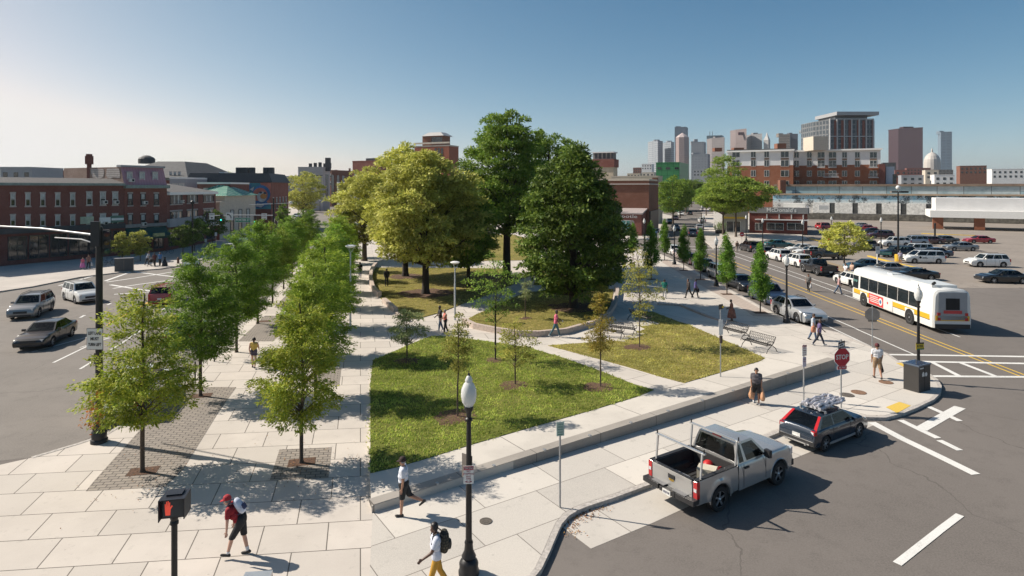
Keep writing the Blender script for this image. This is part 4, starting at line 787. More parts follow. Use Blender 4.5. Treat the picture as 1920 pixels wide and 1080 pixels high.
b19 = shell('blue_shed', 'pale blue shed building beside the brick block', 'building', rectY(1661, 1677, 226, 5), 0, zt(314, 226), plain('pale_blue', (.36, .42, .50), .7), TAR, .3); window(Face(*rectY(1661, 1677, 226, 5)[:2]), b19, (2.2, 3.3, 10, 15), 'pair', FRD, False)
# white canopy building at the right edge
f16 = faceA(1742, 2000, 150, 30); b20 = thing('drive_through', 'white canopied building on brick piers at the right edge of the car park', 'building', (*f16.a, 0))
mb = MB(); f16.box(mb, .2, 34, zt(412, 138), zt(398, 138), -14, .3); mb.build('canopy', white_paint, b20, world=True); mb = MB(); f16.box(mb, 1.5, 34, zt(398, 138), zt(373, 138), -13, -2); mb.build('upper_wall', LGREY, b20, world=True)
mb = MB(); f16.box(mb, .8, 2.9, 0, zt(412, 138), -1.6, -.3); mb.build('brick_pier', OB, b20, world=True); mb = MB(); f16.box(mb, 9, 11, 0, zt(412, 138), -1.6, -.3); mb.build('brick_pier', OB, b20, world=True)
# --- skyline
sky_ = [  # name, label, x0, x1, ytop, Y, wall, glass, cell w, cell h, mortar
 ('white_tower', 'slim white residential tower with blue side at the left of the skyline', 1224, 1247, 266, 1500, (.46, .44, .43), (.16, .19, .23), 12, 5, 1.6),
 ('white_tower', 'second white tower tucked between the first one and the pink tower', 1250, 1268, 268, 1520, (.44, .43, .42), (.15, .18, .22), 9, 5, 1.6),
 ('blue_tower', 'tall dark blue glass tower behind the pointed pink tower', 1265, 1286, 240, 1900, (.07, .11, .15), (.09, .13, .18), 20, 8, .6),
 ('stepped_tower', 'faint grey stepped tower right of the pointed pink tower', 1296, 1320, 268, 1700, (.30, .30, .31), (.20, .21, .23), 7, 6, 2),
 ('grey_slab', 'low blue grey slab right of the green block', 1296, 1327, 291, 1400, (.13, .15, .19), (.10, .12, .15), 8, 5, 1),
 ('teal_tower', 'flat topped teal tower with two masts', 1325, 1354, 256, 1800, (.13, .19, .22), (.12, .17, .20), 14, 7, .8),
 ('tan_tower', 'tan tower with banded windows right of the teal tower', 1338, 1365, 260, 1500, (.30, .25, .235), (.17, .155, .155), 6, 5, 2),
 ('sign_tower', 'tan tower with a dark roof sign above the apartment roof', 1383, 1404, 244, 1500, (.32, .24, .22), (.18, .14, .14), 5, 5, 2),
 ('gridded_tower', 'pale gridded tower left of the white spired clock tower', 1412, 1433, 253, 1500, (.40, .36, .34), (.14, .15, .17), 5, 6, 2),
 ('banded_tower', 'tan banded tower over the rooftop plant room', 1460, 1481, 254, 1500, (.36, .28, .22), (.16, .14, .13), 30, 6, 2.4),
 ('dark_slab', 'dark slate side tower joined to the tan banded tower', 1481.5, 1496, 253, 1520, (.12, .13, .16), (.10, .11, .14), 20, 6, 1),
 ('blue_glass_tower', 'deep blue glass tower behind the left edge of the big high rise', 1517, 1543, 240, 1500, (.04, .09, .14), (.035, .10, .16), 16, 8, .7),
 ('thin_tower', 'thin pale tower left of the deep blue glass tower', 1506, 1513, 247, 1600, (.36, .38, .40), (.12, .14, .16), 10, 8, 2),
 ('red_tower', 'broad dark red office tower standing alone at the right', 1692, 1742, 242, 1300, (.095, .052, .058), (.05, .036, .045), 5, 4.4, 1.5),
 ('edge_tower', 'pale blue tower cut by the right edge of the skyline', 1764, 1785, 249, 1700, (.22, .27, .32), (.17, .22, .27), 12, 8, 1.5)]
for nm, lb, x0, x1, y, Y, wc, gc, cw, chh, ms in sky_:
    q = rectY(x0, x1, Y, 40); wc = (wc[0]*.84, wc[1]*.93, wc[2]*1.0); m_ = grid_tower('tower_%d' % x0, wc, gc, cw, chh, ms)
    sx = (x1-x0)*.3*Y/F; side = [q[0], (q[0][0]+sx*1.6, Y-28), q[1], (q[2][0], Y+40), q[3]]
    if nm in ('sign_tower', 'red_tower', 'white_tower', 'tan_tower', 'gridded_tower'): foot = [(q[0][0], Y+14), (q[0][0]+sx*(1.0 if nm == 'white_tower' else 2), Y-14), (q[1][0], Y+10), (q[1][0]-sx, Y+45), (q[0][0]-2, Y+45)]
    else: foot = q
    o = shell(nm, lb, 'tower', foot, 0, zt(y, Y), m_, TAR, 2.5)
    mb = MB()
    if nm == 'teal_tower':
        for k in (.4, .6): mb.tube([(q[0][0]+k*(q[1][0]-q[0][0]), Y+20, zt(y, Y)), (q[0][0]+k*(q[1][0]-q[0][0]), Y+20, zt(y-11, Y))], .7)
        mb.build('mast', SLATE, o, world=True)
    elif nm == 'sign_tower': mb.box((q[0][0]+q[1][0])/2-4, Y-6, zt(251, Y), 17, 3, 7); mb.build('roof_sign', plain('sign_maroon', (.12, .04, .05), .6), o, world=True)
    elif nm == 'stepped_tower': mb.box((q[0][0]+q[1][0])/2, Y+12, zt(y-2, Y), 10, 10, 16); mb.box((q[0][0]+q[1][0])/2-9, Y+12, zt(y, Y), 8, 8, 10); mb.build('roof_step', m_, o, world=True)
    else: mb.box((q[0][0]+q[1][0])/2, Y+20, zt(y, Y)+2, (q[1][0]-q[0][0])*.5, 14, 9); mb.build('roof_plant', m_, o, world=True)
def ptower(name, lb, cx, rpx, ytip, ysh, Y, wc, gc, seg=8):
    x = (cx-960)*Y/F; r = rpx*Y/F; o = thing(name, lb, 'tower', (x, Y, 0)); m_ = grid_tower(name+'_skin', wc, gc, 4, 5.2, 1.6)
    MB().lathe([(r, 0), (r, zt(ysh, Y))], seg=seg).build('shaft', m_, o); return o, x, r
o, x, r = ptower('pointed_tower', 'pointed pinkish stone tower, tallest of the left skyline group', 1279.5, 12.5, 249, 258, 1450, (.40, .30, .28), (.20, .165, .17)); MB().lathe([(r, zt(258, 1450)), (r*.75, zt(255, 1450)), (.5, zt(249, 1450))], seg=8).build('pointed_roof', plain('pink_roof', (.42, .35, .34), .7), o)
o, x, r = ptower('clock_tower', 'white clock tower with a steep pointed spire', 1438, 6.2, 248, 263, 1480, (.52, .50, .48), (.25, .25, .26), 4); MB().lathe([(r*1.05, zt(263, 1480)), (r*.5, zt(256, 1480)), (.3, zt(248, 1480))], seg=4).build('spire', plain('spire_stone', (.46, .45, .44), .7), o)
o = thing('capitol_dome', 'pale domed building at the right edge of the skyline', 'building', ((1757-960)*1000/F, 1000, 0)); MB().box(8, 20, zt(318, 1000)/2, 44, 30, zt(318, 1000)).build('wall', grid_tower('capitol_wall', (.42, .34, .27), (.2, .17, .15), 6, 5, 1.6), o); z0 = zt(318, 1000); MB().lathe([(12, 0), (12, 12), (11.5, 17), (9, 23), (5, 27), (1.5, 29), (1.2, 33), (.2, 36)], 0, 12, z0, 16).build('dome', plain('dome_stone', (.46, .43, .40), .6), o)
Yh = 430.0; q = rectY(1545, 1648, Yh, 34, 0); hx0, hx1 = q[0][0], q[1][0]
HR = grid_tower('highrise_glass', (.20, .205, .21), (.07, .085, .10), 3.2, 3.4, .5, .2)
b21 = shell('glass_high_rise', 'big glass and steel high rise with an overhanging roof, behind the apartments', 'tower', [(hx0, Yh+16), (hx0+3.8, Yh), (hx1-4, Yh), (hx1, Yh+18), (hx1-4, Yh+34), (hx0, Yh+34)], 0, zt(224, Yh), HR, TAR, 0)
fh = Face((hx0+3.8, Yh), (hx1-4, Yh)); mb = MB()
for k in range(7): u = fh.L*k/6.0; u = min(max(u, .3), fh.L-.3); fh.box(mb, u-.32, u+.32, 8, zt(222.5, Yh), 0, .8)
fh.box(mb, 0, fh.L, zt(256.5, Yh), zt(255, Yh), .82, 1.1); fh.box(mb, 0, fh.L, zt(224, Yh), zt(222.5, Yh), .82, 1.1); mb.build('steel_fins', plain('fin_grey', (.42, .42, .43), .5), b21, world=True)
mb = MB()
for k in range(6): u = fh.L*(k+[.62, .58, .6, .75, .5, .8][k])/6; fh.box(mb, u, u+1.7, 10, zt(226, Yh), 0, .3)
mb.build('brick_strip', RB, b21, world=True)
mb = MB(); mb.prism([(hx0+10, Yh+4), (hx1-6, Yh+4), (hx1-6, Yh+28), (hx0+10, Yh+28)], zt(224, Yh), zt(216, Yh)); mb.build('penthouse', plain('pent_grey', (.16, .165, .17), .5), b21, world=True)
mb = MB(); mb.prism([(hx0+8.5, Yh-1), (hx1-.5, Yh-1), (hx1-.5, Yh+30), (hx0+8.5, Yh+30)], zt(216, Yh), zt(209.5, Yh)); mb.build('roof', plain('roof_edge_grey', (.33, .335, .345), .5), b21, world=True)
# low town beyond: separate blocks
town = [(1100, 1128, 334, 900, BB), (1160, 1176, 331, 700, GREYP), (1176, 1200, 326, 900, BEIGE), (1187, 1204, 315, 1100, BB), (1203, 1222, 308, 1000, LGREY), (1204, 1226, 324, 800, CREAM), (1300, 1330, 318, 800, GREYP), (1678, 1700, 320, 700, RB), (1690, 1732, 330, 520, GREYP), (1735, 1760, 320, 640, CREAM), (1752, 1790, 329, 500, LGREY), (1700, 1745, 316, 900, RB2), (1655, 1680, 306, 800, SLATE), (1800, 1850, 312, 700, BB), (1860, 1920, 318, 600, LGREY), (420, 470, 330, 700, BB), (500, 560, 331, 800, GREYP), (60, 130, 322, 300, RB), (0, 60, 316, 260, GREYP), (660, 700, 330, 900, BEIGE), (700, 780, 326, 800, BB), (860, 960, 330, 800, RB)]
tl = ['brown brick', 'mid grey', 'beige', 'dark brown', 'pale grey', 'cream', 'slate grey', 'red brick', 'long grey', 'cream stone', 'light grey', 'dark red', 'slate roofed', 'brown', 'light panelled', 'brown brick', 'grey', 'red brick', 'grey', 'beige', 'brown', 'red brick']
wh = ['behind the big dark tree', 'just right of the corner building attic', 'low over the corner building roof', 'left of the white towers', 'at the foot of the first white tower', 'in front of the white towers', 'right of the green glass block', 'left of the red office tower', 'below the red office tower', 'below the dome', 'under the right end of the skyline', 'in front of the red office tower', 'right of the apartments', 'beyond the canopied building', 'at the far right edge', 'behind the bank roof', 'behind the mural building', 'behind the left brick shop', 'at the far left edge', 'behind the white corner building', 'behind the yellow tree', 'behind the tallest tree']
for (x0, x1, y, Y, m_), a_, w_ in zip(town, tl, wh):
    q = rectY(x0, x1, Y, 18); o = shell('town_building', 'distant '+a_+' building '+w_, 'building', q, 0, zt(y, Y), m_, TAR, .7)
    ff = Face(*q[:2]); nn = max(2, min(7, int(ff.L/4)))
    for k in range(nn):
        for j in range(2): window(ff, o, (ff.L*(k+.3)/nn, ff.L*(k+.7)/nn, zt(y, Y)-3.6-4.2*j, zt(y, Y)-1.6-4.2*j), 'plain', FRD, False)
# ---------------------------------------------------------------- trees
def unit(v): return v/np.maximum(np.linalg.norm(v, axis=-1, keepdims=True), 1e-6)
def leaves_mesh(P, A, Nn, ln, wd, m, name='crown', fold=.0):
    n = len(P); B = unit(np.cross(A, Nn)); V = np.zeros((n, 4, 3))
    V[:, 0] = P; V[:, 1] = P+A*ln[:, None]*.5+B*wd[:, None]*.5; V[:, 2] = P+A*ln[:, None]; V[:, 3] = P+A*ln[:, None]*.5-B*wd[:, None]*.5
    me = bpy.data.meshes.new(name); me.vertices.add(n*4); me.vertices.foreach_set('co', V.reshape(-1)); me.loops.add(n*4); me.loops.foreach_set('vertex_index', np.arange(n*4, dtype=np.int32))
    me.polygons.add(n); me.polygons.foreach_set('loop_start', np.arange(0, n*4, 4, dtype=np.int32)); me.polygons.foreach_set('loop_total', np.full(n, 4, dtype=np.int32)); me.materials.append(m); me.update(); me.validate()
    return me
def tree_mesh(rng, h, z0, rprof, nclump, per, cr, leaf, style='round', trunk_r=.12, bark_m=None, leaf_m=None, limbs=26, shell=.72, droop=.25, lobes=0, lean=0.0, asp=.55, rag=.09):
    """h: height; z0: crown base; rprof(t): crown radius at t in 0..1; clumps of leaves spread through the volume"""
    ph = rng.random(6)*6.283; am = rng.random(6)
    def rad(t, a):
        k = 1+rag*(1.1*np.sin(3*a+ph[0]+4*t)+.9*np.sin(5*a+ph[1]-9*t)+.8*np.sin(2*a+ph[2]+13*t))
        return rprof(t)*k
    C = []
    while len(C) < nclump:
        t = rng.random(); a = rng.random()*6.283; r = rad(np.array(t), a)
        if rng.random()*rmax(rprof) > r*1.05: continue
        q = shell+(1-shell)*rng.random() if rng.random() < .68 else rng.random()**.5*shell
        C.append((r*q*math.cos(a)+lean*t, r*q*math.sin(a), z0+(h-z0)*(t+rng.normal(0, .012)), a, t, q))
    C = np.array(C); Ps, As, Ns = [], [], []
    for c in C:
        s = cr*rng.uniform(.65, 1.3)*(1 if c[4] < .85 else .75); k = int(per*rng.uniform(.6, 1.35)*(s/cr))
        out = np.array([math.cos(c[3]), math.sin(c[3]), 0]); ax = unit(out*(.75 if style != 'spray' else 1)+np.array([0, 0, .55 if style != 'spray' else .25+.5*c[4]])+rng.normal(0, .25, 3))
        if style == 'spray':
            u = rng.random(k)**.7; w_ = rng.normal(0, 1, (k, 3)); w_[:, 2] *= .5; p = c[:3]-ax*s*.6+ax*(u*s*1.9)[:, None]+w_*(s*.34*(.35+.65*np.sin(u*3.0)))[:, None]; p[:, 2] -= droop*s*(u**2)*1.3
            a_ = unit(ax+rng.normal(0, .55, (k, 3))+np.array([0, 0, -droop*2.0])); n_ = unit(rng.normal(0, .6, (k, 3))+np.array([0, 0, .9]))
        elif style == 'column':
            d = unit(rng.normal(0, 1, (k, 3))); rr = rng.random(k)**.45; p = c[:3]+d*rr[:, None]*s*np.array([.8, .8, 1.1]); a_ = unit(d*.7+rng.normal(0, .5, (k, 3))+np.array([0, 0, .2])); n_ = unit(d+rng.normal(0, .5, (k, 3)))
        else:
            d = unit(rng.normal(0, 1, (k, 3))); d[:, 2] = np.where(d[:, 2] < -.25, -d[:, 2]*.5, d[:, 2]); rr = .45+.55*rng.random(k)**.6
            p = c[:3]+d*rr[:, None]*s*np.array([1, 1, asp]); a_ = unit(d*.6+out*.35+rng.normal(0, .55, (k, 3))+np.array([0, 0, -droop])); n_ = unit(np.array([0, 0, .75])+d*.5+rng.normal(0, .45, (k, 3)))
        Ps.append(p); As.append(a_); Ns.append(n_)
    P, A, Nn = np.concatenate(Ps), np.concatenate(As), np.concatenate(Ns); n = len(P); ln = leaf*rng.uniform(.5, 1.45, n)
    me = leaves_mesh(P, A, Nn, ln, ln*(.5 if style != 'spray' else .34), leaf_m)
    tb = MB(); hh = h*.93; wob = rng.normal(0, .012*h, (7, 2)); wob[:3] *= .3
    tp = [(wob[i, 0]*(i/6)+lean*max(0, (i/6*hh-z0)/(h-z0)), wob[i, 1]*(i/6), hh*i/6) for i in range(7)]; tr = [trunk_r*(1.35 if i == 0 else 1)*(1-i/6.6)**.75+.008 for i in range(7)]
    tp.insert(1, (tp[0][0], tp[0][1], trunk_r*1.6)); tr.insert(1, trunk_r*1.02)
    tb.tube(tp, tr, 9)
    def axis(z):
        q = min(max(z/hh*6, 0), 5.999); i = int(q); f = q-i; a, b = tp[i+1 if i > 0 else 0], tp[i+2] if i+2 < len(tp) else tp[-1]
        return Vector(a).lerp(Vector(b), f)
    idx = rng.permutation(len(C))[:limbs]
    for i in idx:
        c = C[i]; rr = math.hypot(c[0], c[1]); zs = max(z0*.92, c[2]-rr*(.75 if style != 'round' else .8)); zs = min(zs, hh*.93); a = axis(zs); e = Vector(c[:3])
        mid = a.lerp(e, .5)+Vector((0, 0, (.06 if style == 'spray' else -.02)*rr)); r0 = max(.014, trunk_r*.5*(1-zs/h)**.8)
        tb.tube([a, a.lerp(mid, .5), mid, e], [r0, r0*.72, r0*.5, r0*.18], 5)
    return me, tb
def rmax(f): return max(float(f(np.array(x/20))) for x in range(21))
def prof(*pts):
    xs, ys = [p[0] for p in pts], [p[1] for p in pts]; return lambda t: np.interp(t, xs, ys)
TPL = {}
def make_tree(kindname, seed, loc, label, group=None, rz=0, sc=1.0, name=None, cat='tree', **kw):
    key = (kindname, seed)
    if key not in TPL:
        me, tb = tree_mesh(np.random.default_rng(seed), **kw); t = thing(name or 'tree', label, cat, loc, rz, group); t.scale = (sc,)*3
        tb.build('trunk', kw.get('bark_m') or bark, t, 60); c = bpy.data.objects.new('crown', me); COL.objects.link(c); c.parent = t; TPL[key] = t; return t
    t = copytree(TPL[key], loc, rz, label, group, sc); t.name = name or 'tree'
    if group is None and 'group' in t: del t['group']
    return t
LG = [leafy('elm_leaves', [(.045, .085, .010), (.075, .125, .014), (.12, .165, .02)], .36), leafy('elm_leaves_yellow', [(.075, .11, .012), (.13, .16, .018), (.18, .175, .022), (.10, .13, .015)], .38, gain=2.4),
      leafy('elm_leaves_bright', [(.06, .095, .011), (.10, .135, .015), (.15, .175, .024)], .38)]
LYEL = leafy('linden_leaves_yellow', [(.082, .094, .018), (.148, .142, .03), (.22, .19, .048), (.112, .118, .022)], .36, gain=3.3, nsc=.45); LMID = leafy('maple_leaves', [(.040, .075, .010), (.07, .11, .016), (.115, .15, .022)], .34, gain=2.7, nsc=.45)
LDK = leafy('dark_maple_leaves', [(.030, .058, .010), (.055, .085, .013), (.10, .13, .022)], .3, gain=2.5, nsc=.45); LCOL = leafy('column_leaves', [(.035, .08, .010), (.06, .115, .014), (.095, .15, .02)], .42)
LOL = leafy('olive_leaves', [(.075, .085, .016), (.12, .12, .025), (.17, .15, .035)], .4); LBRZ = leafy('bronze_leaves', [(.10, .085, .016), (.17, .12, .022), (.13, .13, .025)], .4)
LSILV = leafy('silver_leaves', [(.075, .10, .035), (.12, .14, .06), (.17, .18, .09)], .35); LHON = leafy('honey_leaves', [(.055, .085, .014), (.085, .118, .018), (.125, .15, .026)], .4)
LORG = leafy('orange_leaves', [(.45, .10, .02), (.5, .2, .03), (.3, .12, .02)], .4, gain=1)
# two rows of young street trees on the left plaza
PR_ROW = prof((0, .25), (.06, .85), (.2, 1.35), (.36, 1.12), (.55, .78), (.75, .45), (.9, .2), (1, .05)); PR_ROW2 = prof((0, .4), (.12, 1.15), (.3, 1.38), (.5, 1.22), (.7, .88), (.88, .48), (1, .12))
rowkw = dict(h=6.7, z0=1.75, nclump=165, per=150, cr=.5, leaf=.125, style='spray', trunk_r=.075, limbs=75, shell=.6, droop=.28)
def rowtree(i, seed, mat, px=None, P=None, lb='', sc=1.0, rz=0, prf=PR_ROW, **k2):
    kw = dict(rowkw); kw.update(k2); kw['rprof'] = prf; kw['leaf_m'] = mat
    p = P if P is not None else W(*px); return make_tree('row%s' % mat.name, seed, p, lb, 'street trees in two rows along the left plaza', rz, sc, 'street_tree', **kw)
rowtree(0, 11, LG[1], px=(267, 885), lb='open yellow green street tree nearest the camera with a few orange leaves', sc=1.0)
rowtree(1, 12, LG[0], px=(376, 743), lb='dark green street tree second in the roadside row, with a bike post at its foot', sc=1.04, prf=PR_ROW2, nclump=220)
rowtree(2, 13, LG[1], px=(565, 868), lb='yellow green street tree in its own square of grey pavers, nearest in the inner row', sc=.93, rz=1)
lbl = ['third street tree of the roadside row, behind the walking woman in yellow', 'fourth street tree of the roadside row, its pit showing in the second paver strip', 'fifth street tree of the roadside row', 'sixth street tree of the roadside row', 'seventh street tree of the roadside row', 'eighth street tree of the roadside row', 'ninth street tree of the roadside row', 'tenth and farthest big street tree of the roadside row']
for k, lb in enumerate(lbl):
    Y = 37.3+7.8*k; X = -16.75-1.95*k; m_ = [LG[0], LG[0], LG[2]][k % 3]; pr = [12, 15, 16][k % 3]
    rowtree(k, pr, m_, P=Vector((X, Y, 0)), lb=lb, sc=[1.08, 1.12, 1.05, .98, 1.02, .95, 1, 1][k], rz=1.3*k+.7, prf=PR_ROW2, nclump=220)
lbl = ['second street tree of the inner row, bright green and hiding the one behind', 'third street tree of the inner row, bright green with a dense crown', 'fourth street tree of the inner row', 'fifth street tree of the inner row, beside the man in black', 'sixth street tree of the inner row', 'seventh street tree of the inner row', 'eighth street tree of the inner row', 'ninth street tree of the inner row, under the yellow old tree', 'tenth street tree of the inner row, almost lost behind the others']
for k, lb in enumerate(lbl):
    Y = 29.0+7.4*k; X = -9.3-1.83*k; m_ = [LG[2], LG[2], LG[0]][k % 3]; pr = [14, 17, 18][k % 3]
    rowtree(k, pr, m_, P=Vector((X, Y, 0)), lb=lb, sc=[.98, 1.05, 1.1, 1.0, 1.06, 1, 1, 1, 1][k], rz=1.1*k+2.2, prf=PR_ROW2, nclump=220)
for i, (px, py) in enumerate(((267, 885), (376, 743), (565, 868), (493, 603))):
    p = W(px, py); mb = MB(); c_, s_ = math.cos(R(8)), math.sin(R(8)); mb.box(0, 0, .011, .95, .62, .01, 0, R(14)); o = mb.build('tree_pit', MULCH, loc=p+Vector((0, .05, 0))); kind(o)
# old trees in the middle
BIG = dict(nclump=300, per=150, cr=1.0, leaf=.30, style='round', limbs=60, trunk_r=.34, shell=.74, droop=.3, rag=.13)
def big(seed, loc, lb, rprof, mat, h, z0, bark_m=bark, **k2):
    kw = dict(BIG); kw.update(k2); kw.update(rprof=rprof, leaf_m=mat, h=h, z0=z0, bark_m=bark_m); return make_tree('big%d' % seed, seed, loc, lb, None, 0, 1, 'shade_tree', **kw)
big(21, W(798, 552), 'big rounded old tree with yellow green leaves, left of the tall central tree', prof((0, 2.2), (.15, 4.2), (.4, 4.9), (.65, 4.3), (.85, 2.8), (1, .9)), LYEL, 13.2, 3.0, bark_m=bark_dark, nclump=360)
big(22, W(760, 519), 'yellow old tree behind the rounded one, its trunk leaning left of it', prof((0, 2.0), (.2, 4.4), (.45, 5.4), (.7, 4.6), (.88, 2.8), (1, .8)), LYEL, 14.6, 3.2, bark_m=bark_dark, nclump=330)
big(27, Vector((-20.2, 84, 0)), 'yellow old tree farthest left, over the end of the inner tree row', prof((0, 1.6), (.25, 3.9), (.55, 4.4), (.8, 3.0), (1, .8)), LYEL, 12.6, 2.6, nclump=220)
big(23, W(950, 522), 'tallest old tree with a long dark bare trunk in the middle of the park', prof((0, 2.2), (.12, 4.0), (.35, 4.9), (.55, 4.6), (.72, 3.5), (.88, 2.7), (1, 1.1)), LMID, 18.3, 5.2, bark_m=bark_dark, trunk_r=.46, nclump=360, cr=1.1, shell=.7)
big(24, W(1075, 578), 'dense dark green maple nearest on the right side of the park', prof((0, 2.2), (.12, 3.7), (.32, 4.15), (.55, 3.75), (.75, 2.65), (.9, 1.4), (1, .4)), LDK, 13.4, 1.3, bark_m=bark_dark, trunk_r=.36, nclump=400, per=150, cr=.92, leaf=.28, shell=.8, rag=.11)
big(25, Vector((4.6, 76, 0)), 'mid green old tree showing between the tallest tree and the dark maple', prof((0, 2), (.2, 4), (.5, 4.8), (.75, 4.2), (.92, 2.6), (1, 1.2)), LMID, 16.9, 5, bark_m=bark_dark, nclump=260)
big(26, Vector((8.0, 68, 0)), 'dark old tree behind the right edge of the dense dark maple', prof((0, 2.4), (.2, 3.6), (.5, 3.8), (.8, 2.6), (1, .7)), LDK, 10.5, 1.6, bark_m=bark_dark, nclump=220)
big(28, Vector((-4.4, 62, 0)), 'low mid green old tree filling the gap between the yellow tree and the tall trunk', prof((0, 1.4), (.25, 2.8), (.6, 3.0), (.85, 1.9), (1, .6)), LMID, 9.4, 2.2, bark_m=bark_dark, nclump=170, trunk_r=.2)
# young trees on the lawns
def young(seed, px, lb, h, z0, r, mat, nclump=60, per=70, leaf=.09, cr=.3, style='round', pr=None, limbs=40, trunk_r=.035, **k):
    pr = pr or prof((0, .25), (.15, .75), (.4, 1), (.7, .8), (.9, .4), (1, .12)); f = lambda t: pr(t)*r
    make_tree('young%d' % seed, seed, GP(*px)+Vector((0, 0, .04)), lb, None, 0, 1, 'young_tree', h=h, z0=z0, rprof=f, nclump=nclump, per=per, cr=cr, leaf=leaf, style=style, trunk_r=trunk_r, limbs=limbs, leaf_m=mat, shell=.5, **k)
young(31, (763, 678), 'small silvery green young tree at the left corner of the front lawn', 3.0, .95, 1.05, LSILV, 60, 90, .10)
young(32, (858, 784), 'slim olive young tree nearest the camera, in the largest mulch ring', 4.4, 1.9, .72, LOL, 62, 62, .085, .24)
young(33, (929, 677), 'tall thin dark limbed young tree with sparse green leaves', 6.3, 2.3, 1.5, LMID, 60, 60, .11, .4, limbs=50, bark_m=bark_dark, trunk_r=.05)
young(34, (966, 724), 'short twiggy young tree in the middle of the front lawn', 3.3, .95, 1.15, LOL, 60, 66, .09, .27)
young(35, (1126, 728), 'bronze leaved young tree near the right tip of the front lawn', 4.5, 1.5, .82, LBRZ, 70, 85, .085, .27)
young(36, (1199, 653), 'yellowing young tree on the right lawn beside the bench', 6.2, 1.9, 1.35, LOL, 75, 60, .10, .36, limbs=50)
young(37, (985, 598), 'very small sapling on the lawn behind the pink shirted man', 3.1, 1.2, .55, LSILV, 34, 50, .085, .22)
young(38, (1128, 592), 'little bushy olive tree by the curved granite kerb', 2.6, .5, .6, LOL, 40, 80, .09, .25)
# columnar street trees on the right
PC = prof((0, .35), (.08, .8), (.25, 1), (.5, .82), (.75, .5), (.92, .24), (1, .08))
lbc = ['columnar street tree nearest the camera, beside the silver car', 'second columnar tree from the camera, with its trunk by the dark parked cars', 'third columnar tree from the camera, narrow and pointed', 'fourth columnar tree from the camera, left of the lamp post', 'fifth columnar tree from the camera, the farthest along the parked cars', 'darkest columnar tree, rising above the yellowing young tree', 'columnar tree at the far left end, half hidden by the dark maple']
for k, ((px, py), sc, lb) in enumerate(zip(((1425.6, 586.6), (1363, 552), (1313.5, 524.5), (1282, 507), (1246, 488), (1221, 524), (1187, 486)), (1.0, 1.02, .98, .98, 1.0, 1.12, .9), lbc)):
    make_tree('col', 41+(k % 2), GP(px, py), lb, 'columnar street trees on the right sidewalk', 1.7*k, sc, 'columnar_tree', h=5.75, z0=1.15, rprof=lambda t: PC(t)*.78, nclump=150, per=70, cr=.27, leaf=.12, style='column', trunk_r=.05, limbs=30, leaf_m=LCOL, shell=.55)
    mb = MB(); mb.box(0, 0, .02, 1.0, .7, .012); kind(mb.build('tree_pit', MULCH, loc=GP(px, py)+Vector((0, 0, .01))))
# trees by the restaurant, in the car park, along the far street, behind the roofs
PU = prof((0, 1.2), (.2, 4.2), (.45, 5.3), (.7, 4.4), (.9, 2.3), (1, .8)); FAR = dict(style='round', per=70, cr=1.1, leaf=.42, limbs=30, shell=.7)
def far(seed, loc, lb, h, z0, pr, mat, n=150, name='street_tree', rz=0, sc=1, **k):
    kw = dict(FAR); kw.update(k); kw.setdefault('trunk_r', .22); make_tree('far%d' % seed, seed, loc, lb, None, rz, sc, name, h=h, z0=z0, rprof=pr, nclump=n, leaf_m=mat, **kw)
far(51, W(1380, 444), 'wide bright green spreading tree in front of the fast food restaurant', 12.2, 5.2, prof((0, 2), (.2, 6), (.5, 7.2), (.75, 5.6), (1, 1.5)), LHON, 230, per=90, asp=.4)
far(52, W(1356, 440), 'bright green tree left of the spreading one by the restaurant', 10.6, 4.6, prof((0, 1.5), (.3, 4.6), (.6, 4.8), (.85, 3), (1, 1)), LHON, 120, asp=.4)
far(53, atY(1358, 352, 165)-Vector((0, 0, 10)), 'pale green rounded tree in front of the apartments', 18.6, 7, prof((0, 2), (.3, 5), (.6, 5.4), (.85, 3.4), (1, 1)), LHON, 150, sc=1)
far(54, W(1583, 503), 'small round yellow green tree on the verge beside the car park', 5.6, 1.7, prof((0, .8), (.2, 2.3), (.5, 2.7), (.8, 1.9), (1, .6)), LYEL, 110, per=90, cr=.6, leaf=.24, trunk_r=.1)
for k, (px, py, h, r, m_, lb) in enumerate(((1262, 423, 13, 4.6, LMID, 'big green street tree on the left side of the far street, nearest'), (1275, 409, 13, 4.4, LMID, 'green street tree second along the left side of the far street'), (1286, 399, 13, 4.5, LDK, 'dark street tree third along the left side of the far street'), (1324, 404, 11, 4.5, LHON, 'bright street tree on the right side of the far street'), (1318, 395, 12, 4.5, LMID, 'street tree deep on the right side of the far street'), (1297, 388, 14, 5, LDK, 'street tree closing the end of the far street'), (1308, 383, 15, 6, LMID, 'last street tree at the end of the far street'))):
    far(60+k % 3, W(px, py), lb, 13, 3.4, prof((0, 1.4), (.25, 4.0), (.55, 4.5), (.82, 3.2), (1, .9)), [LMID, LMID, LDK][k % 3], 170, rz=k*1.3, sc=h/13*1.0)
for k, (px, Y, top, r, lb) in enumerate(((398, 185, 316, 4, 'round pale tree rising behind the roofs left of the white house'), (372, 190, 318, 4, 'low tree behind the roofs right of the domed hall'), (412, 210, 319, 5, 'tree behind the little white house'), (355, 200, 322, 3, 'small tree just right of the domed hall'))):
    p = atY(px, 352, Y); p.z = 0; far(70+k % 2, p, lb, 14, 4, prof((0, 1.5), (.3, 4.6), (.6, 5), (.85, 3.2), (1, 1)), LYEL if k % 2 == 0 else LMID, 110, rz=k, sc=zt(top, Y)/14)
far(73, Vector((-58.5, 172, 0)), 'large yellow green tree standing beyond the mural building', 14.5, 4, prof((0, 2), (.25, 5.0), (.55, 5.8), (.8, 4.4), (1, 1.2)), LYEL, 190)
far(74, W(566, 398), 'dark low street tree in front of the large yellow green one', 7.5, 2, prof((0, 1.5), (.4, 3.6), (.8, 2.6), (1, .8)), LDK, 80)
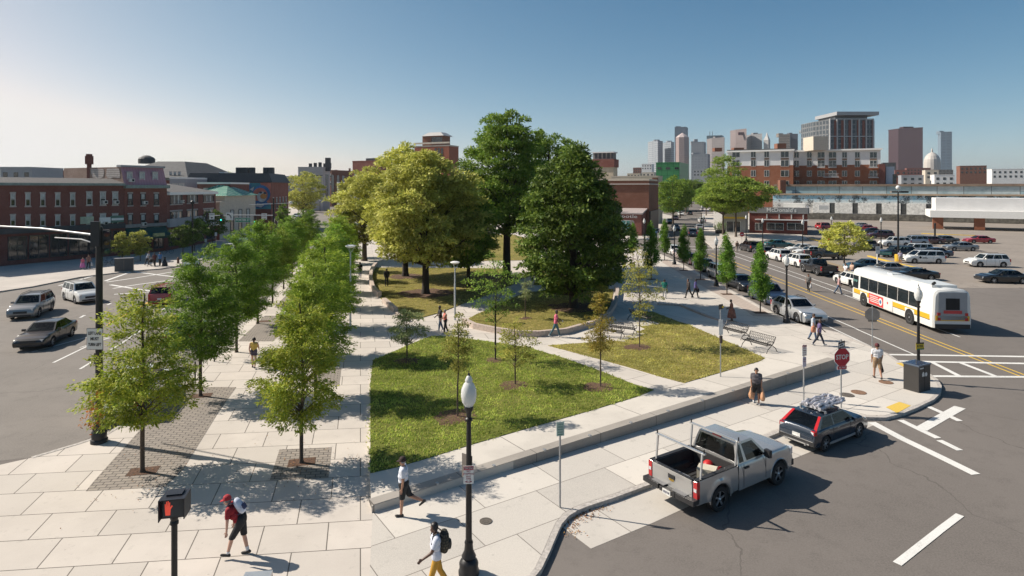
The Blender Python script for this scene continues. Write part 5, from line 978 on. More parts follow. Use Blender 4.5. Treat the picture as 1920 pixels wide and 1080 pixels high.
# small trees on the far left sidewalk
for k, (px, py, h, r, m_, lb) in enumerate(((229, 492, 4.0, 1.6, LYEL, 'yellow green bushy young tree behind the planter cabinet, left of the pair'), (263, 489, 4.2, 1.5, LYEL, 'bright yellow young tree, right of the pair behind the planter cabinet'), (343, 481, 4.6, 1.7, LDK, 'small dark tree in the shade before the brick block'), (365, 472, 5.2, 1.6, LDK, 'second small dark tree in the shade, closest to the black lamp post'), (398, 462, 6.2, 1.6, LMID, 'slim green tree in front of the stone bank'))):
    make_tree('side%d' % (k if k < 2 else 2), 80+(k if k < 2 else 2), W(px, py), lb, None, k, h/4.3, 'young_tree', h=4.3, z0=.9 if k < 2 else 1.3, rprof=prof((0, .6), (.25, 1.4), (.55, 1.6), (.8, 1.1), (1, .35)), nclump=80, per=60, cr=.42, leaf=.2, style='round', trunk_r=.06, limbs=30, leaf_m=m_, shell=.6)
make_tree('far90', 90, W(531, 436), 'narrow clipped green street tree beside the mural building', None, 0, 1, 'street_tree', h=6.4, z0=1.6, rprof=prof((0, .5), (.3, 1.2), (.7, 1), (1, .2)), nclump=70, per=60, cr=.5, leaf=.26, style='round', trunk_r=.08, limbs=14, leaf_m=LMID)
# orange leaf sprigs belong to the nearest street tree: a second foliage part
rg = np.random.default_rng(5); cs = np.array([[-1.55, -.3, 2.4], [-1.7, .1, 2.0], [-1.15, -.9, 2.05], [-1.6, .2, 2.75], [-1.5, .1, 2.9]]); P = np.concatenate([c+rg.normal(0, .13, (70, 3)) for c in cs]); A = unit(rg.normal(0, 1, P.shape)+np.array([-.3, 0, -.6])); Nn = unit(rg.normal(0, 1, P.shape)+np.array([0, 0, .8])); me = leaves_mesh(P, A, Nn, np.full(len(P), .12), np.full(len(P), .045), LORG, 'orange_leaves')
o = bpy.data.objects.new('orange_leaves', me); COL.objects.link(o); o.parent = TPL[('row'+LG[1].name, 11)]
# ---------------------------------------------------------------- vehicles (local +X is the front)
PL_BLACK = plain('black_plastic', (.022, .022, .024), .55, 0, .1, 5); PLATE = plain('number_plate', (.62, .62, .60), .5, 0, .25, 9); CARGLASS = plain('car_glass', (.018, .024, .028), .05, 0, .2, .6, 0, 0, .45)
INTER = plain('car_interior', (.03, .03, .032), .7)
def arcpts(cx, r, zb, n=9, a0=180, a1=0): return [(cx+r*math.cos(R(a0+(a1-a0)*k/n)), zb+r*math.sin(R(a0+(a1-a0)*k/n))) for k in range(n+1)]
def chains(o):
    n = len(o); a = min(range(n), key=lambda i: o[i][0]); b = max(range(n), key=lambda i: o[i][0])
    walk = lambda i, j: [o[(i+k) % n] for k in range(((j-i) % n)+1)]
    c1, c2 = walk(a, b), walk(b, a)[::-1]
    if sum(p[1] for p in c1)/len(c1) < sum(p[1] for p in c2)/len(c2): c1, c2 = c2, c1
    res = []
    for c in (c1, c2):
        xs, zs = [c[0][0]], [c[0][1]]
        for x, z in c[1:]: xs.append(max(x, xs[-1]+.0015)); zs.append(z)
        res.append((xs, zs))
    xs = sorted(set([round(x, 4) for x in res[0][0]+res[1][0]]+[round(x, 4) for x in np.linspace(o[a][0], o[b][0], 34)]))
    st = [x for k, x in enumerate(xs) if k == 0 or x-xs[k-1] > .0012]
    return st, np.interp(st, *res[0]), np.interp(st, *res[1])
ROWS = (0, .1, .28, .46, .64, .8, .92, .975, 1)
def body_loft(mb, outline, W_, mi=0, tum=.05, crown=.03, L=4.6, zc=.62, **k_):
    st, top, bot = chains(outline); V = []; TY = (.93, .75, .4, 0, -.4, -.75, -.93)
    for x, zt1, zb1 in zip(st, top, bot):
        e = min(1, abs(x)/(L/2)); wx = W_/2*(1-.10*max(0, (e-.66)/.34)**2.2); ring = []
        hgt = zt1-zb1
        for t in ROWS:
            z = zb1+hgt*t; y = wx*(1-tum*max(0, (z-.66)/.4)**2-.05*max(0, (.5-z)/.3)**2)+.012*math.exp(-((z-.74)/.05)**2)
            y -= .05*max(0, (t-.8)/.2)**2; ring.append((x, y, z-.018*max(0, (t-.9)/.1)**2 if False else z))
        ye = ring[-1][1]; cr = crown*min(1, max(0, (zt1-zc)/.25))
        mid = [(x, ye*f, zt1+cr*(1-f*f)+.006) for f in TY]
        V.append([(p[0], -p[1], p[2]) for p in ring]+[(p[0], -p[1], p[2]) for p in mid]+[(p[0], p[1], p[2]) for p in ring[::-1]])
    n = len(V[0]); fs = []
    for i in range(len(V)-1):
        for j in range(n): fs.append((i*n+j, i*n+(j+1) % n, (i+1)*n+(j+1) % n, (i+1)*n+j)[::-1])
    fs += [tuple(range(n)), tuple((len(V)-1)*n+j for j in range(n))[::-1]]
    mb.add([p for r_ in V for p in r_], fs, mi)
def side_loft(mb, outline, yo, yi, mi=0):
    st, top, bot = chains(outline); V = []
    for x, a, b in zip(st, top, bot):
        V.append([(x, yo(x, b+(a-b)*t), b+(a-b)*t-(.012 if t == 1 else 0)) for t in ROWS]+[(x, yi, b+(a-b)*t-(.012 if t == 1 else 0)) for t in (1, .5, 0)])
    n = len(V[0]); fs = [(i*n+j, i*n+(j+1) % n, (i+1)*n+(j+1) % n, (i+1)*n+j) for i in range(len(V)-1) for j in range(n)]+[tuple(range(n)), tuple((len(V)-1)*n+j for j in range(n))]
    mb.add([p for r_ in V for p in r_], fs, mi)
def finish_smooth(me, ang):
    me.polygons.foreach_set('use_smooth', [True]*len(me.polygons)); bm = bmesh.new(); bm.from_mesh(me)
    for e in bm.edges: e.smooth = not (len(e.link_faces) == 2 and e.calc_face_angle(0) > R(ang))
    bm.to_mesh(me); bm.free()
CG = bpy.data.materials.new('car_glass_clear'); CG.use_nodes = True; gt_ = CG.node_tree; gt_.nodes.clear(); go_ = gt_.nodes.new('ShaderNodeOutputMaterial'); gx_ = gt_.nodes.new('ShaderNodeMixShader'); gl_ = gt_.nodes.new('ShaderNodeBsdfGlossy'); gl_.inputs['Roughness'].default_value = .03; tp_ = gt_.nodes.new('ShaderNodeBsdfTransparent'); tp_.inputs[0].default_value = (.30, .36, .36, 1)
fr_n = gt_.nodes.new('ShaderNodeFresnel'); fr_n.inputs[0].default_value = 1.5; gt_.links.new(fr_n.outputs[0], gx_.inputs[0]); gt_.links.new(tp_.outputs[0], gx_.inputs[1]); gt_.links.new(gl_.outputs[0], gx_.inputs[2]); gt_.links.new(gx_.outputs[0], go_.inputs[0])
def framed(mb, Q, wins, mi=0):
    # the body coloured frame left round the windows of one side of a cabin
    ts = (wins[0][2], wins[0][3]); bars = [(0, 1, 0, ts[0]), (0, 1, ts[1], 1)]; x = 0
    for s0, s1 in sorted((w_[0], w_[1]) for w_ in wins): bars.append((x, s0, ts[0], ts[1])); x = s1
    bars.append((x, 1, ts[0], ts[1]))
    for s0, s1, t0, t1 in bars:
        if s1-s0 > .002 and t1-t0 > .002: mb.add(qpanel(Q, s0, s1, t0, t1, 0), [(0, 1, 2, 3)], mi)
def cabin(t, x0, x1, wd, zb, zr, rows):
    q = MB(); q.box((x0+x1)/2, 0, zb+.035, x1-x0-.02, wd*2-.06, .03); q.build('parcel_shelf', [INTER], t)
    for x in rows:
        for y in (-.38, .38): q = MB(); q.box(x, y, zb+.12, .14, .48, .26, 0, 0, Matrix.Rotation(R(-12), 3, 'Y')); q.box(x-.05, y, zb+.32, .09, .26, .15); q.build('seat_back', [INTER], t)
    q = MB(); q.tube([(x1-.62, .38+.17*math.cos(R(a)), zb+.06+.17*math.sin(R(a))) for a in range(0, 361, 30)], .016, 5); q.build('steering_wheel', [INTER], t)
def qpanel(Q, s0, s1, t0, t1, off):
    a, b, c, d = [Vector(p) for p in Q]; n = (b-a).cross(d-a).normalized()*off
    f = lambda s, t: a.lerp(b, s).lerp(d.lerp(c, s), t)+n
    return [f(s0, t0), f(s1, t0), f(s1, t1), f(s0, t1)]
def wheel(parent, x, y, r, side, wd=.22, spokes=6, rim_m=None):
    t = MB(); s = side; h = wd/2
    t.lathe([(r*.6, 0), (r*.62, -h), (r*.93, -h), (r, -h*.7), (r, h*.7), (r*.93, h), (r*.62, h), (r*.6, 0)], 0, 0, 0, 22, axis='y'); o = t.build('wheel', [rubber], parent, 40, loc=(x, y, r))
    q = MB(); q.lathe([(.005, s*h*.2), (r*.6, s*h*.2), (r*.64, s*h*.95), (r*.58, s*h*.95)], 0, 0, 0, 22, mi=1, axis='y', cap=False)
    for k in range(spokes):
        a = 2*math.pi*k/spokes+.2; q.box(math.cos(a)*r*.34, s*h*.72, math.sin(a)*r*.34, r*.56, .03, r*.15, 0, 0, Matrix.Rotation(-a, 3, 'Y'))
    q.lathe([(r*.6, s*h*.78), (r*.655, s*h*.78), (r*.655, s*h*.98), (r*.6, s*h*.98)], 0, 0, 0, 22, axis='y', cap=False); q.ball((0, s*h*.75, 0), r*.13, 4, 8)
    q.build('rim', [rim_m or alloy, dark], o, 40); return o
CAR = dict(
 sedan=dict(L=4.8, W=1.84, H=1.45, wb=2.76, r=.33, belt=.95, hood=.86, deck=.98, xrb=-1.75, xwb=.95, xr=-1.0, xf=.25, nose=.68, pil=((.03, .30), (.33, .64), (.67, .97))),
 coupe=dict(L=4.7, W=1.85, H=1.36, wb=2.74, r=.34, belt=.93, hood=.84, deck=.95, xrb=-1.85, xwb=.95, xr=-.75, xf=.2, nose=.66, pil=((.06, .42), (.46, .97))),
 hatch=dict(L=4.3, W=1.80, H=1.47, wb=2.64, r=.325, belt=.95, hood=.90, deck=.95, xrb=-1.98, xwb=.95, xr=-1.6, xf=.3, nose=.7, pil=((.05, .26), (.29, .60), (.64, .97))),
 suv=dict(L=4.7, W=1.90, H=1.70, wb=2.75, r=.37, belt=1.10, hood=1.03, deck=1.08, xrb=-2.24, xwb=1.0, xr=-1.95, xf=.4, nose=.82, pil=((.03, .26), (.29, .60), (.64, .97))),
 crossover=dict(L=4.86, W=1.93, H=1.64, wb=2.89, r=.40, belt=1.10, hood=1.0, deck=1.08, xrb=-2.22, xwb=.75, xr=-1.45, xf=.0, nose=.82, pil=((.10, .30), (.34, .62), (.66, .97))),
 van=dict(L=5.1, W=1.98, H=1.75, wb=3.05, r=.35, belt=1.10, hood=.98, deck=1.06, xrb=-2.46, xwb=1.45, xr=-2.25, xf=.65, nose=.78, pil=((.02, .29), (.32, .60), (.63, .97))))
def carproto(kindname, pm):
    c = CAR[kindname]; L, Wd, H = c['L'], c['W'], c['H']; h = L/2; wx0, wx1 = -c['wb']/2-.05, c['wb']/2-.05+.0; r = c['r']; ra = r+.055; tail = c['xrb'] < -1.9
    t = thing(kindname, 'x', 'car'); mb = MB()
    o = [(-h+.1, .27), (-h+.02, .40), (-h, .55)]
    if tail: o += [(-h+.02, .80), (c['xrb']-.06, c['belt']-.04), (c['xrb'], c['belt'])]
    else: o += [(-h+.01, .74), (-h+.06, c['deck']-.05), (-h+.16, c['deck']), (c['xrb']+.02, c['deck']+.01)]
    o += [(-.6, c['belt']), (c['xwb']-.3, c['belt']-.005), (c['xwb'], c['belt']-.03), ((c['xwb']+h)/2, (c['belt']+c['hood'])/2-.0), (h-.55, c['hood']-.04), (h-.22, c['nose']+.08), (h-.06, c['nose']-.02), (h, .55), (h-.01, .42), (h-.08, .30), (h-.18, .24)]
    o += [(wx1+ra, .25)]+arcpts(wx1, ra, r, 10, 0, 180)+[(wx1-ra, .25), (0, .22), (wx0+ra, .25)]+arcpts(wx0, ra, r, 10, 0, 180)+[(wx0-ra, .27)]
    body_loft(mb, o, Wd, 0, L=L)
    wb_, wr = Wd/2-.075, Wd/2-.25; zb, zt_ = c['belt']-.02, H-.05; xm = c['xwb']+.02
    B = [Vector((c['xrb'], -wb_, zb)), Vector((xm, -wb_, zb)), Vector((xm, wb_, zb)), Vector((c['xrb'], wb_, zb))]; Tq = [Vector((c['xr'], -wr, zt_)), Vector((c['xf'], -wr, zt_)), Vector((c['xf'], wr, zt_)), Vector((c['xr'], wr, zt_))]
    SW = [(a, b, .07, .9) for a, b in c['pil']]; SWm = [(1-b, 1-a, .07, .9) for a, b in c['pil']]
    framed(mb, [B[0], B[1], Tq[1], Tq[0]], SW); framed(mb, [B[2], B[3], Tq[3], Tq[2]], SWm); framed(mb, [B[1], B[2], Tq[2], Tq[1]], [(.06, .94, .06, .94)]); framed(mb, [B[3], B[0], Tq[0], Tq[3]], [(.08, .92, .12, .92)])
    cabin(t, c['xrb']+.05, xm-.05, wb_, zb, zt_, (-.05 if c['xf'] > .1 else -.3, -1.0) if c['L'] < 4.75 or tail else (-.05, -.95))
    nx, ny = 6, 6; vs = []
    for i in range(nx+1):
        for j in range(ny+1):
            x = c['xr']+(c['xf']-c['xr'])*i/nx; y = -wr+2*wr*j/ny; e = min(i, nx-i)/nx*2; vs.append((x, y, zt_+.05*(1-(y/wr)**2)*(.35+.65*min(1, e*2.2))*(1 if 0 < i < nx else .3)))
    mb.add(vs, [(i*(ny+1)+j, (i+1)*(ny+1)+j, (i+1)*(ny+1)+j+1, i*(ny+1)+j+1) for i in range(nx) for j in range(ny)], 0)
    mb.build('body', [pm], t, 32)
    MB().box(0, 0, .42, L*.86, Wd-.52, .42).build('underbody', [dark], t)
    SR, SL = [B[0], B[1], Tq[1], Tq[0]], [B[2], B[3], Tq[3], Tq[2]]
    g = MB(); g.add(qpanel([B[1], B[2], Tq[2], Tq[1]], .06, .94, .06, .94, .006), [(0, 1, 2, 3)]); g.build('windscreen', [CG], t)
    g = MB(); g.add(qpanel([B[3], B[0], Tq[0], Tq[3]], .08, .92, .12, .92, .006), [(0, 1, 2, 3)]); g.build('rear_window', [CG], t)
    for sd, Q in ((-1, SR), (1, SL)):
        for s0, s1 in c['pil']:
            if sd > 0: s0, s1 = 1-s1, 1-s0
            g = MB(); g.add(qpanel(Q, s0, s1, .07, .9, .006), [(0, 1, 2, 3)]); g.build('side_window', [CG], t)
    for sd in (-1, 1):
        q = MB(); q.box(h-.2, sd*(Wd/2-.27), c['nose']-.05, .26, .34, .14, 0, -sd*.42); q.build('headlight', [clear_lens], t)
        if tail: q = MB(); q.box(-h+.08, sd*(Wd/2-.16), c['belt']-.2, .16, .17, .38, 0, sd*.2); q.build('taillight', [red_lens], t)
        else: q = MB(); q.box(-h+.1, sd*(Wd/2-.26), c['deck']-.17, .2, .36, .15, 0, sd*.3); q.build('taillight', [red_lens], t)
        yz = lambda z: sd*(Wd/2*(1-.05*max(0, (z-.66)/.4)**2-.05*max(0, (.5-z)/.3)**2)+.012*math.exp(-((z-.74)/.05)**2)-.002)
        dx = [c['xwb']-.42, c['xwb']-1.42, max(c['xwb']-2.3, wx0+ra+.06)] if c['pil'][0][1] < .4 else [c['xwb']-.42, c['xwb']-1.75]
        for a_, b__ in zip(dx[:-1], dx[1:]): q = MB(); q.tube([(a_, yz(z), z) for z in (c['belt']-.07, .85, .74, .6, .45, .34)]+[(b__, yz(z), z) for z in (.34, .45, .6, .74, .85, c['belt']-.07)], .009, 4); q.build('door_seam', [dark], t)
        q = MB(); q.box(c['xwb']-.28, sd*(Wd/2+.08), c['belt']+.05, .12, .2, .14, 0, sd*.2); q.build('mirror', [pm], t)
        for x in (wx0, wx1): wheel(t, x, sd*(Wd/2-.12), r, sd)
        for x in ((c['xwb']-.45, -.5) if c['pil'][0][1] < .4 else (c['xwb']-.9,)): q = MB(); q.box(x-.5, sd*(Wd/2-.01), c['belt']-.12, .16, .035, .03); q.build('door_handle', [chrome], t)
    q = MB(); q.box(h-.03, 0, .60, .06, Wd*.46, .17); q.box(h-.05, 0, .38, .08, Wd*.7, .12); q.build('grille', [PL_BLACK], t)
    q = MB(); q.box(-h+.0, 0, .46 if not tail else .5, .03, Wd*.85, .14); q.build('bumper', [PL_BLACK], t)
    q = MB(); q.box(-h-.005, 0, .70, .02, .32, .16); q.build('number_plate', [PLATE], t)
    if kindname in ('suv', 'van', 'crossover'):
        for sd in (-1, 1): q = MB(); q.tube([(c['xr']+.15, sd*(wr-.05), zt_+.06), (c['xr']+.3, sd*(wr-.05), zt_+.1), (c['xf']-.3, sd*(wr-.05), zt_+.1), (c['xf']-.1, sd*(wr-.05), zt_+.05)], .022, 5); q.build('roof_rail', [PL_BLACK], t)
    return t
PROTO = {}
def put(o, color, loc, hd, label, group=None, cat='car', name=None):
    """o: kind of car; hd: heading in degrees, 0 = +X"""
    pm = color if not isinstance(color, tuple) else paint(color, .35 if sum(color) > .5 and max(color) < .62 else 0)
    if o not in PROTO:
        PROTO[o] = carproto(o, paint((.4, .4, .4))) if o in CAR else pickup_proto(paint((.4, .4, .4)), False); PROTO[o].location = (0, -300, -50); PROTO[o]['label'] = 'x'
    c = copytree(PROTO[o], loc, R(hd), label, group, None); c.name = name or {'hatch': 'parked_car', 'coupe': 'parked_car', 'sedan': 'parked_car'}.get(o, {'suv': 'parked_suv', 'crossover': 'parked_suv', 'van': 'minivan', 'pickup': 'pickup_truck'}.get(o)); c['category'] = cat
    for ch in c.children:
        if ch.name.split('.')[0] in ('body', 'mirror', 'bed_side', 'tailgate'):
            ch.material_slots[0].link = 'OBJECT'; ch.material_slots[0].material = pm
    return c
def pickup_proto(pm, rack, L=5.15, Wd=1.96, H=1.88):
    t = thing('pickup_truck', 'x', 'pickup truck'); h = L/2; wbk = 3.1; wx0, wx1 = -h+1.15, -h+1.15+wbk; r = .40; ra = .50; xc = -h+2.06   # xc: back of the cab
    beltz, hoodz = 1.24, 1.24; mb = MB()
    o = [(xc, .42), (xc, beltz), (xc+.5, beltz+.005), (xc+1.35, beltz), (xc+1.5, beltz-.02), (h-.9, hoodz-.02), (h-.35, hoodz-.06), (h-.12, hoodz-.14), (h-.03, hoodz-.28), (h, .72), (h-.02, .55), (h-.1, .42), (wx1+ra, .44)]+arcpts(wx1, ra, .42, 12, 0, 180)+[(wx1-ra, .42)]
    body_loft(mb, o, Wd, 0, tum=.03, L=L, crown=.05, zc=.8)
    wb_, wr = Wd/2-.06, Wd/2-.26; zb, zr = beltz-.02, H-.06; x0, x1, x2, x3 = xc+.02, xc+1.62, xc+.16, xc+.98
    B = [Vector(p) for p in ((x0, -wb_, zb), (x1, -wb_, zb), (x1, wb_, zb), (x0, wb_, zb))]; Tq = [Vector(p) for p in ((x2, -wr, zr), (x3, -wr, zr), (x3, wr, zr), (x2, wr, zr))]
    pw = [(.30, .9), (.05, .2)]; framed(mb, [B[0], B[1], Tq[1], Tq[0]], [(a, b, .06, .88) for a, b in pw]); framed(mb, [B[2], B[3], Tq[3], Tq[2]], [(1-b, 1-a, .06, .88) for a, b in pw]); framed(mb, [B[1], B[2], Tq[2], Tq[1]], [(.05, .95, .05, .93)]); framed(mb, [B[3], B[0], Tq[0], Tq[3]], [(.05, .95, .10, .90)])
    cabin(t, x0+.03, x1-.04, wb_, zb, zr, (x0+.42,)); nx = 6; vs = []
    for i in range(nx+1):
        for j in range(nx+1):
            x = x2+(x3-x2)*i/nx; y = -wr+2*wr*j/nx; e = min(i, nx-i)/nx*2; vs.append((x, y, zr+.055*(1-(y/wr)**2)*(.3+.7*min(1, e*2))))
    mb.add(vs, [(i*(nx+1)+j, (i+1)*(nx+1)+j, (i+1)*(nx+1)+j+1, i*(nx+1)+j+1) for i in range(nx) for j in range(nx)], 0); mb.build('body', [pm], t, 32)
    bz = 1.22; bo = [(-h+.06, .50), (-h+.04, bz-.02), (-h+.06, bz), (xc-.03, bz), (xc-.03, .45), (wx0+ra, .45)]+arcpts(wx0, ra, .42, 12, 0, 180)+[(wx0-ra, .48)]
    for sd in (-1, 1):
        q = MB(); side_loft(q, bo, lambda x, z: sd*(Wd/2-.025*max(0, (z-.85)/.37)**2-.03*max(0, (.62-z)/.2)**2+.035*math.exp(-(max(0, abs(math.hypot(x-wx0, z-.42)-ra-.05)-.04)/.05)**2)*(1 if z < 1.05 else 0)), sd*(Wd/2-.17))
        ob = q.build('bed_side', [pm], t, None); bm = bmesh.new(); bm.from_mesh(ob.data); bmesh.ops.recalc_face_normals(bm, faces=bm.faces[:]); bm.to_mesh(ob.data); bm.free(); finish_smooth(ob.data, 30)
        q = MB(); q.box((-h+xc)/2, sd*(Wd/2-.095), bz+.012, xc+h-.1, .15, .03); q.build('bed_rail_cap', [PL_BLACK], t)
    q = MB(); q.box(-h+.06, 0, .87, .09, Wd-.36, .70); q.box(-h+.012, 0, 1.16, .02, Wd-.40, .1); q.build('tailgate', [pm], t)
    q = MB(); q.box(-h+.008, .0, 1.03, .03, .26, .12); q.build('tailgate_handle', [PL_BLACK], t); q = MB(); q.box(-h+.06, 0, 1.235, .1, Wd-.36, .03); q.build('bed_rail_cap', [PL_BLACK], t)
    BEDL = plain('bed_liner', (.02, .02, .021), .8, 0, .2, 5, .3); q = MB(); q.box((-h+xc)/2, 0, .66, xc+h-.15, Wd-.4, .06); q.box(xc-.06, 0, .95, .04, Wd-.4, .54)
    for k in range(9): q.box((-h+xc)/2, -.72+.18*k, .70, xc+h-.3, .05, .03)
    for sd in (-1, 1): q.box(wx0, sd*.72, .78, .9, .24, .22); q.box((-h+xc)/2, sd*(Wd/2-.185), .95, xc+h-.15, .02, .5)
    q.build('bed_liner', [BEDL], t)
    MB().box(0, 0, .5, L*.84, Wd-.62, .3).build('underbody', [dark], t)
    q = MB(); q.box(-h-.08, 0, .62, .26, .62, .13); q.box(-h-.06, -.68, .64, .30, .68, .15, 0, .05); q.box(-h-.06, .68, .64, .30, .68, .15, 0, -.05); q.build('bumper', [PL_BLACK], t)
    q = MB(); q.box(-h-.05, -.42, .725, .22, .5, .02); q.box(-h-.05, .42, .725, .22, .5, .02); q.build('bumper_step', [plain('step_grey', (.16, .16, .165), .6)], t)
    q = MB(); q.box(-h-.22, 0, .60, .02, .32, .16); q.build('number_plate', [PLATE], t)
    g = MB(); g.add(qpanel([B[1], B[2], Tq[2], Tq[1]], .05, .95, .05, .93, .006), [(0, 1, 2, 3)]); g.build('windscreen', [CG], t)
    g = MB(); g.add(qpanel([B[3], B[0], Tq[0], Tq[3]], .05, .95, .10, .90, .006), [(0, 1, 2, 3)]); g.build('rear_window', [CG], t)
    for sd, Q in ((-1, [B[0], B[1], Tq[1], Tq[0]]), (1, [B[2], B[3], Tq[3], Tq[2]])):
        for s0, s1 in ((.30, .9), (.05, .2)):
            if sd > 0: s0, s1 = 1-s1, 1-s0
            g = MB(); g.add(qpanel(Q, s0, s1, .06, .88, .006), [(0, 1, 2, 3)]); g.build('side_window', [CG], t)
        q = MB(); q.box(-h+.09, sd*(Wd/2-.06), .95, .13, .14, .50); tl = q.build('taillight', [red_lens], t)
        q = MB(); q.box(-h+.018, sd*(Wd/2-.06), .955, .012, .1, .1); q.build('reversing_lamp', [clear_lens], tl)
        q = MB(); q.box(h-.1, sd*(Wd/2-.27), .96, .22, .36, .24, 0, -sd*.25); q.build('headlight', [clear_lens], t)
        q = MB(); q.box(x1-.26, sd*(Wd/2+.12), beltz+.1, .12, .22, .24, 0, sd*.15); q.box(x1-.26, sd*(Wd/2), beltz+.04, .06, .14, .05); q.build('mirror', [PL_BLACK], t)
        q = MB(); q.box(xc+.42, sd*(Wd/2-.005), beltz-.17, .22, .03, .06); q.build('door_handle', [PL_BLACK], t)
        q = MB(); q.box(xc+.25, sd*(Wd/2+.0), .85, .012, .012, .72); q.box(xc+1.42, sd*(Wd/2+.0), .85, .012, .012, .7); q.box(xc-.02, sd*(Wd/2-.01), .85, .03, .02, .74); q.build('door_seam', [dark], t)
        q = MB()
        for wx in (wx0, wx1): q.tube([(x, sd*(Wd/2-.005), z) for x, z in arcpts(wx, ra-.01, .42, 14, -5, 185)], .02, 5)
        q.build('arch_trim', [pm], t, 50)
        for x in (wx0, wx1): wheel(t, x, sd*(Wd/2-.15), r, sd, .27, 5)
    q = MB(); q.box(h-.02, 0, .93, .06, Wd*.5, .3); q.build('grille', [chrome], t); q = MB(); q.box(h-.02, 0, .56, .14, Wd*.92, .2); q.build('front_bumper', [PL_BLACK], t)
    q = MB(); q.box(x2-.0, 0, zr+.03, .05, .34, .05); q.build('brake_lamp', [red_lens], t)
    return t
WHT, SLV, BLK, NVY, DGR, MAR, RED, TEAL, GRY = (.70, .70, .68), (.46, .47, .48), (.012, .012, .014), (.02, .035, .07), (.05, .055, .06), (.06, .018, .025), (.34, .02, .03), (.012, .10, .11), (.22, .23, .24)
RA = AZ
# --- the silver work pickup in front
zbase = AZ
pr_, pf_ = W(1348, 962, RA), W(1458, 908, RA)
hdg = math.degrees(math.atan2(WE.y, WE.x))
silver = plain('silver_truck_paint', (.46, .455, .445), .26, .55, .03, 1.5, 0, .8)
tk = pickup_proto(silver, True); tk['label'] = 'silver pickup truck with a ladder rack and tools in its open bed'
mid = (pr_+pf_)/2; nv = Vector((-math.sin(R(hdg)), math.cos(R(hdg)), 0)); fv = Vector((math.cos(R(hdg)), math.sin(R(hdg)), 0))
tk.location = mid+nv*.93-fv*.1; tk.rotation_euler = (0, 0, R(hdg)); tk.scale = (1.0,)*3
BRASS = plain('gold_emblem', (.55, .36, .08), .35, .6); q = MB(); q.box(-2.575+.008, 0, .93, .012, .2, .055); q.box(-2.575+.008, 0, .93, .012, .09, .085); q.build('emblem', [BRASS], tk)
text('W39 4K', .1, plain('plate_ink', (.05, .05, .12), .6), tk, (-2.575-.232, 0, .60), (R(90), 0, R(-90)), width=.25)
ALU = plain('aluminium', (.58, .59, .60), .35, .7, .08, 4); q = None
for x, lab in ((-2.3, 0), (-.62, 1)):
    q = MB()
    for sd in (-1, 1): q.box(x+.06, sd*.9, 1.6, .05, .05, .78, 0, 0, Matrix.Rotation(R(6), 3, 'Y'))
    q.box(x+.12, 0, 1.985, .075, 2.0, .045)
    q.build('ladder_rack', [ALU], tk)
    for sd in (-.95, .95): s = MB(); s.box(x+.12, sd, 2.06, .03, .03, .12); s.build('rack_stop', [dark], tk)
def ontruck(name, lab, cat, x, y, z, mb, m): p = tk.matrix_basis@Vector((x, y, z)); t = mb.build(name, m, loc=p, smooth=30); t.rotation_euler = (0, 0, R(hdg)); return tag(t, lab, cat)
bpy.context.view_layer.update()
ontruck('tool_box', 'cream plastic box lying in the silver pickup bed', 'box', -1.2, -.28, .72, MB().box(0, 0, .19, .42, .58, .36, 0, .5), [plain('cream_plastic', (.55, .5, .4), .6)])
mm = MB()
for k in range(5):
    mm.box(-.2+.1*k, -.2, .13, .03, .02, .26); mm.box(-.2+.1*k, .2, .13, .03, .02, .26); mm.box(-.25, -.2+.1*k, .13, .02, .03, .26); mm.box(.25, -.2+.1*k, .13, .02, .03, .26)
mm.box(0, 0, .02, .5, .4, .03); mm.box(0, .2, .26, .54, .03, .03); mm.box(0, -.2, .26, .54, .03, .03); mm.box(.25, 0, .26, .03, .42, .03); mm.box(-.25, 0, .26, .03, .42, .03)
ontruck('milk_crate', 'red slatted milk crate in the silver pickup bed beside the cab', 'crate', -1.0, -.62 if False else -.55, .72, mm, [plain('red_crate', (.42, .03, .04), .5)]).location += fv*.42
ontruck('fuel_can', 'red fuel can standing behind the cream box in the pickup bed', 'fuel can', -.78, .02, .72, MB().lathe([(.14, 0), (.16, .05), (.16, .3), (.1, .36), (.03, .38)], seg=14), [plain('red_can', (.45, .02, .02), .4)])
ontruck('metal_pipe', 'short grey metal pipe lying on the pickup bed floor', 'pipe', -1.75, .25, .78, MB().tube([(0, -.3, 0), (0, .3, 0)], .055, 10), [steel])
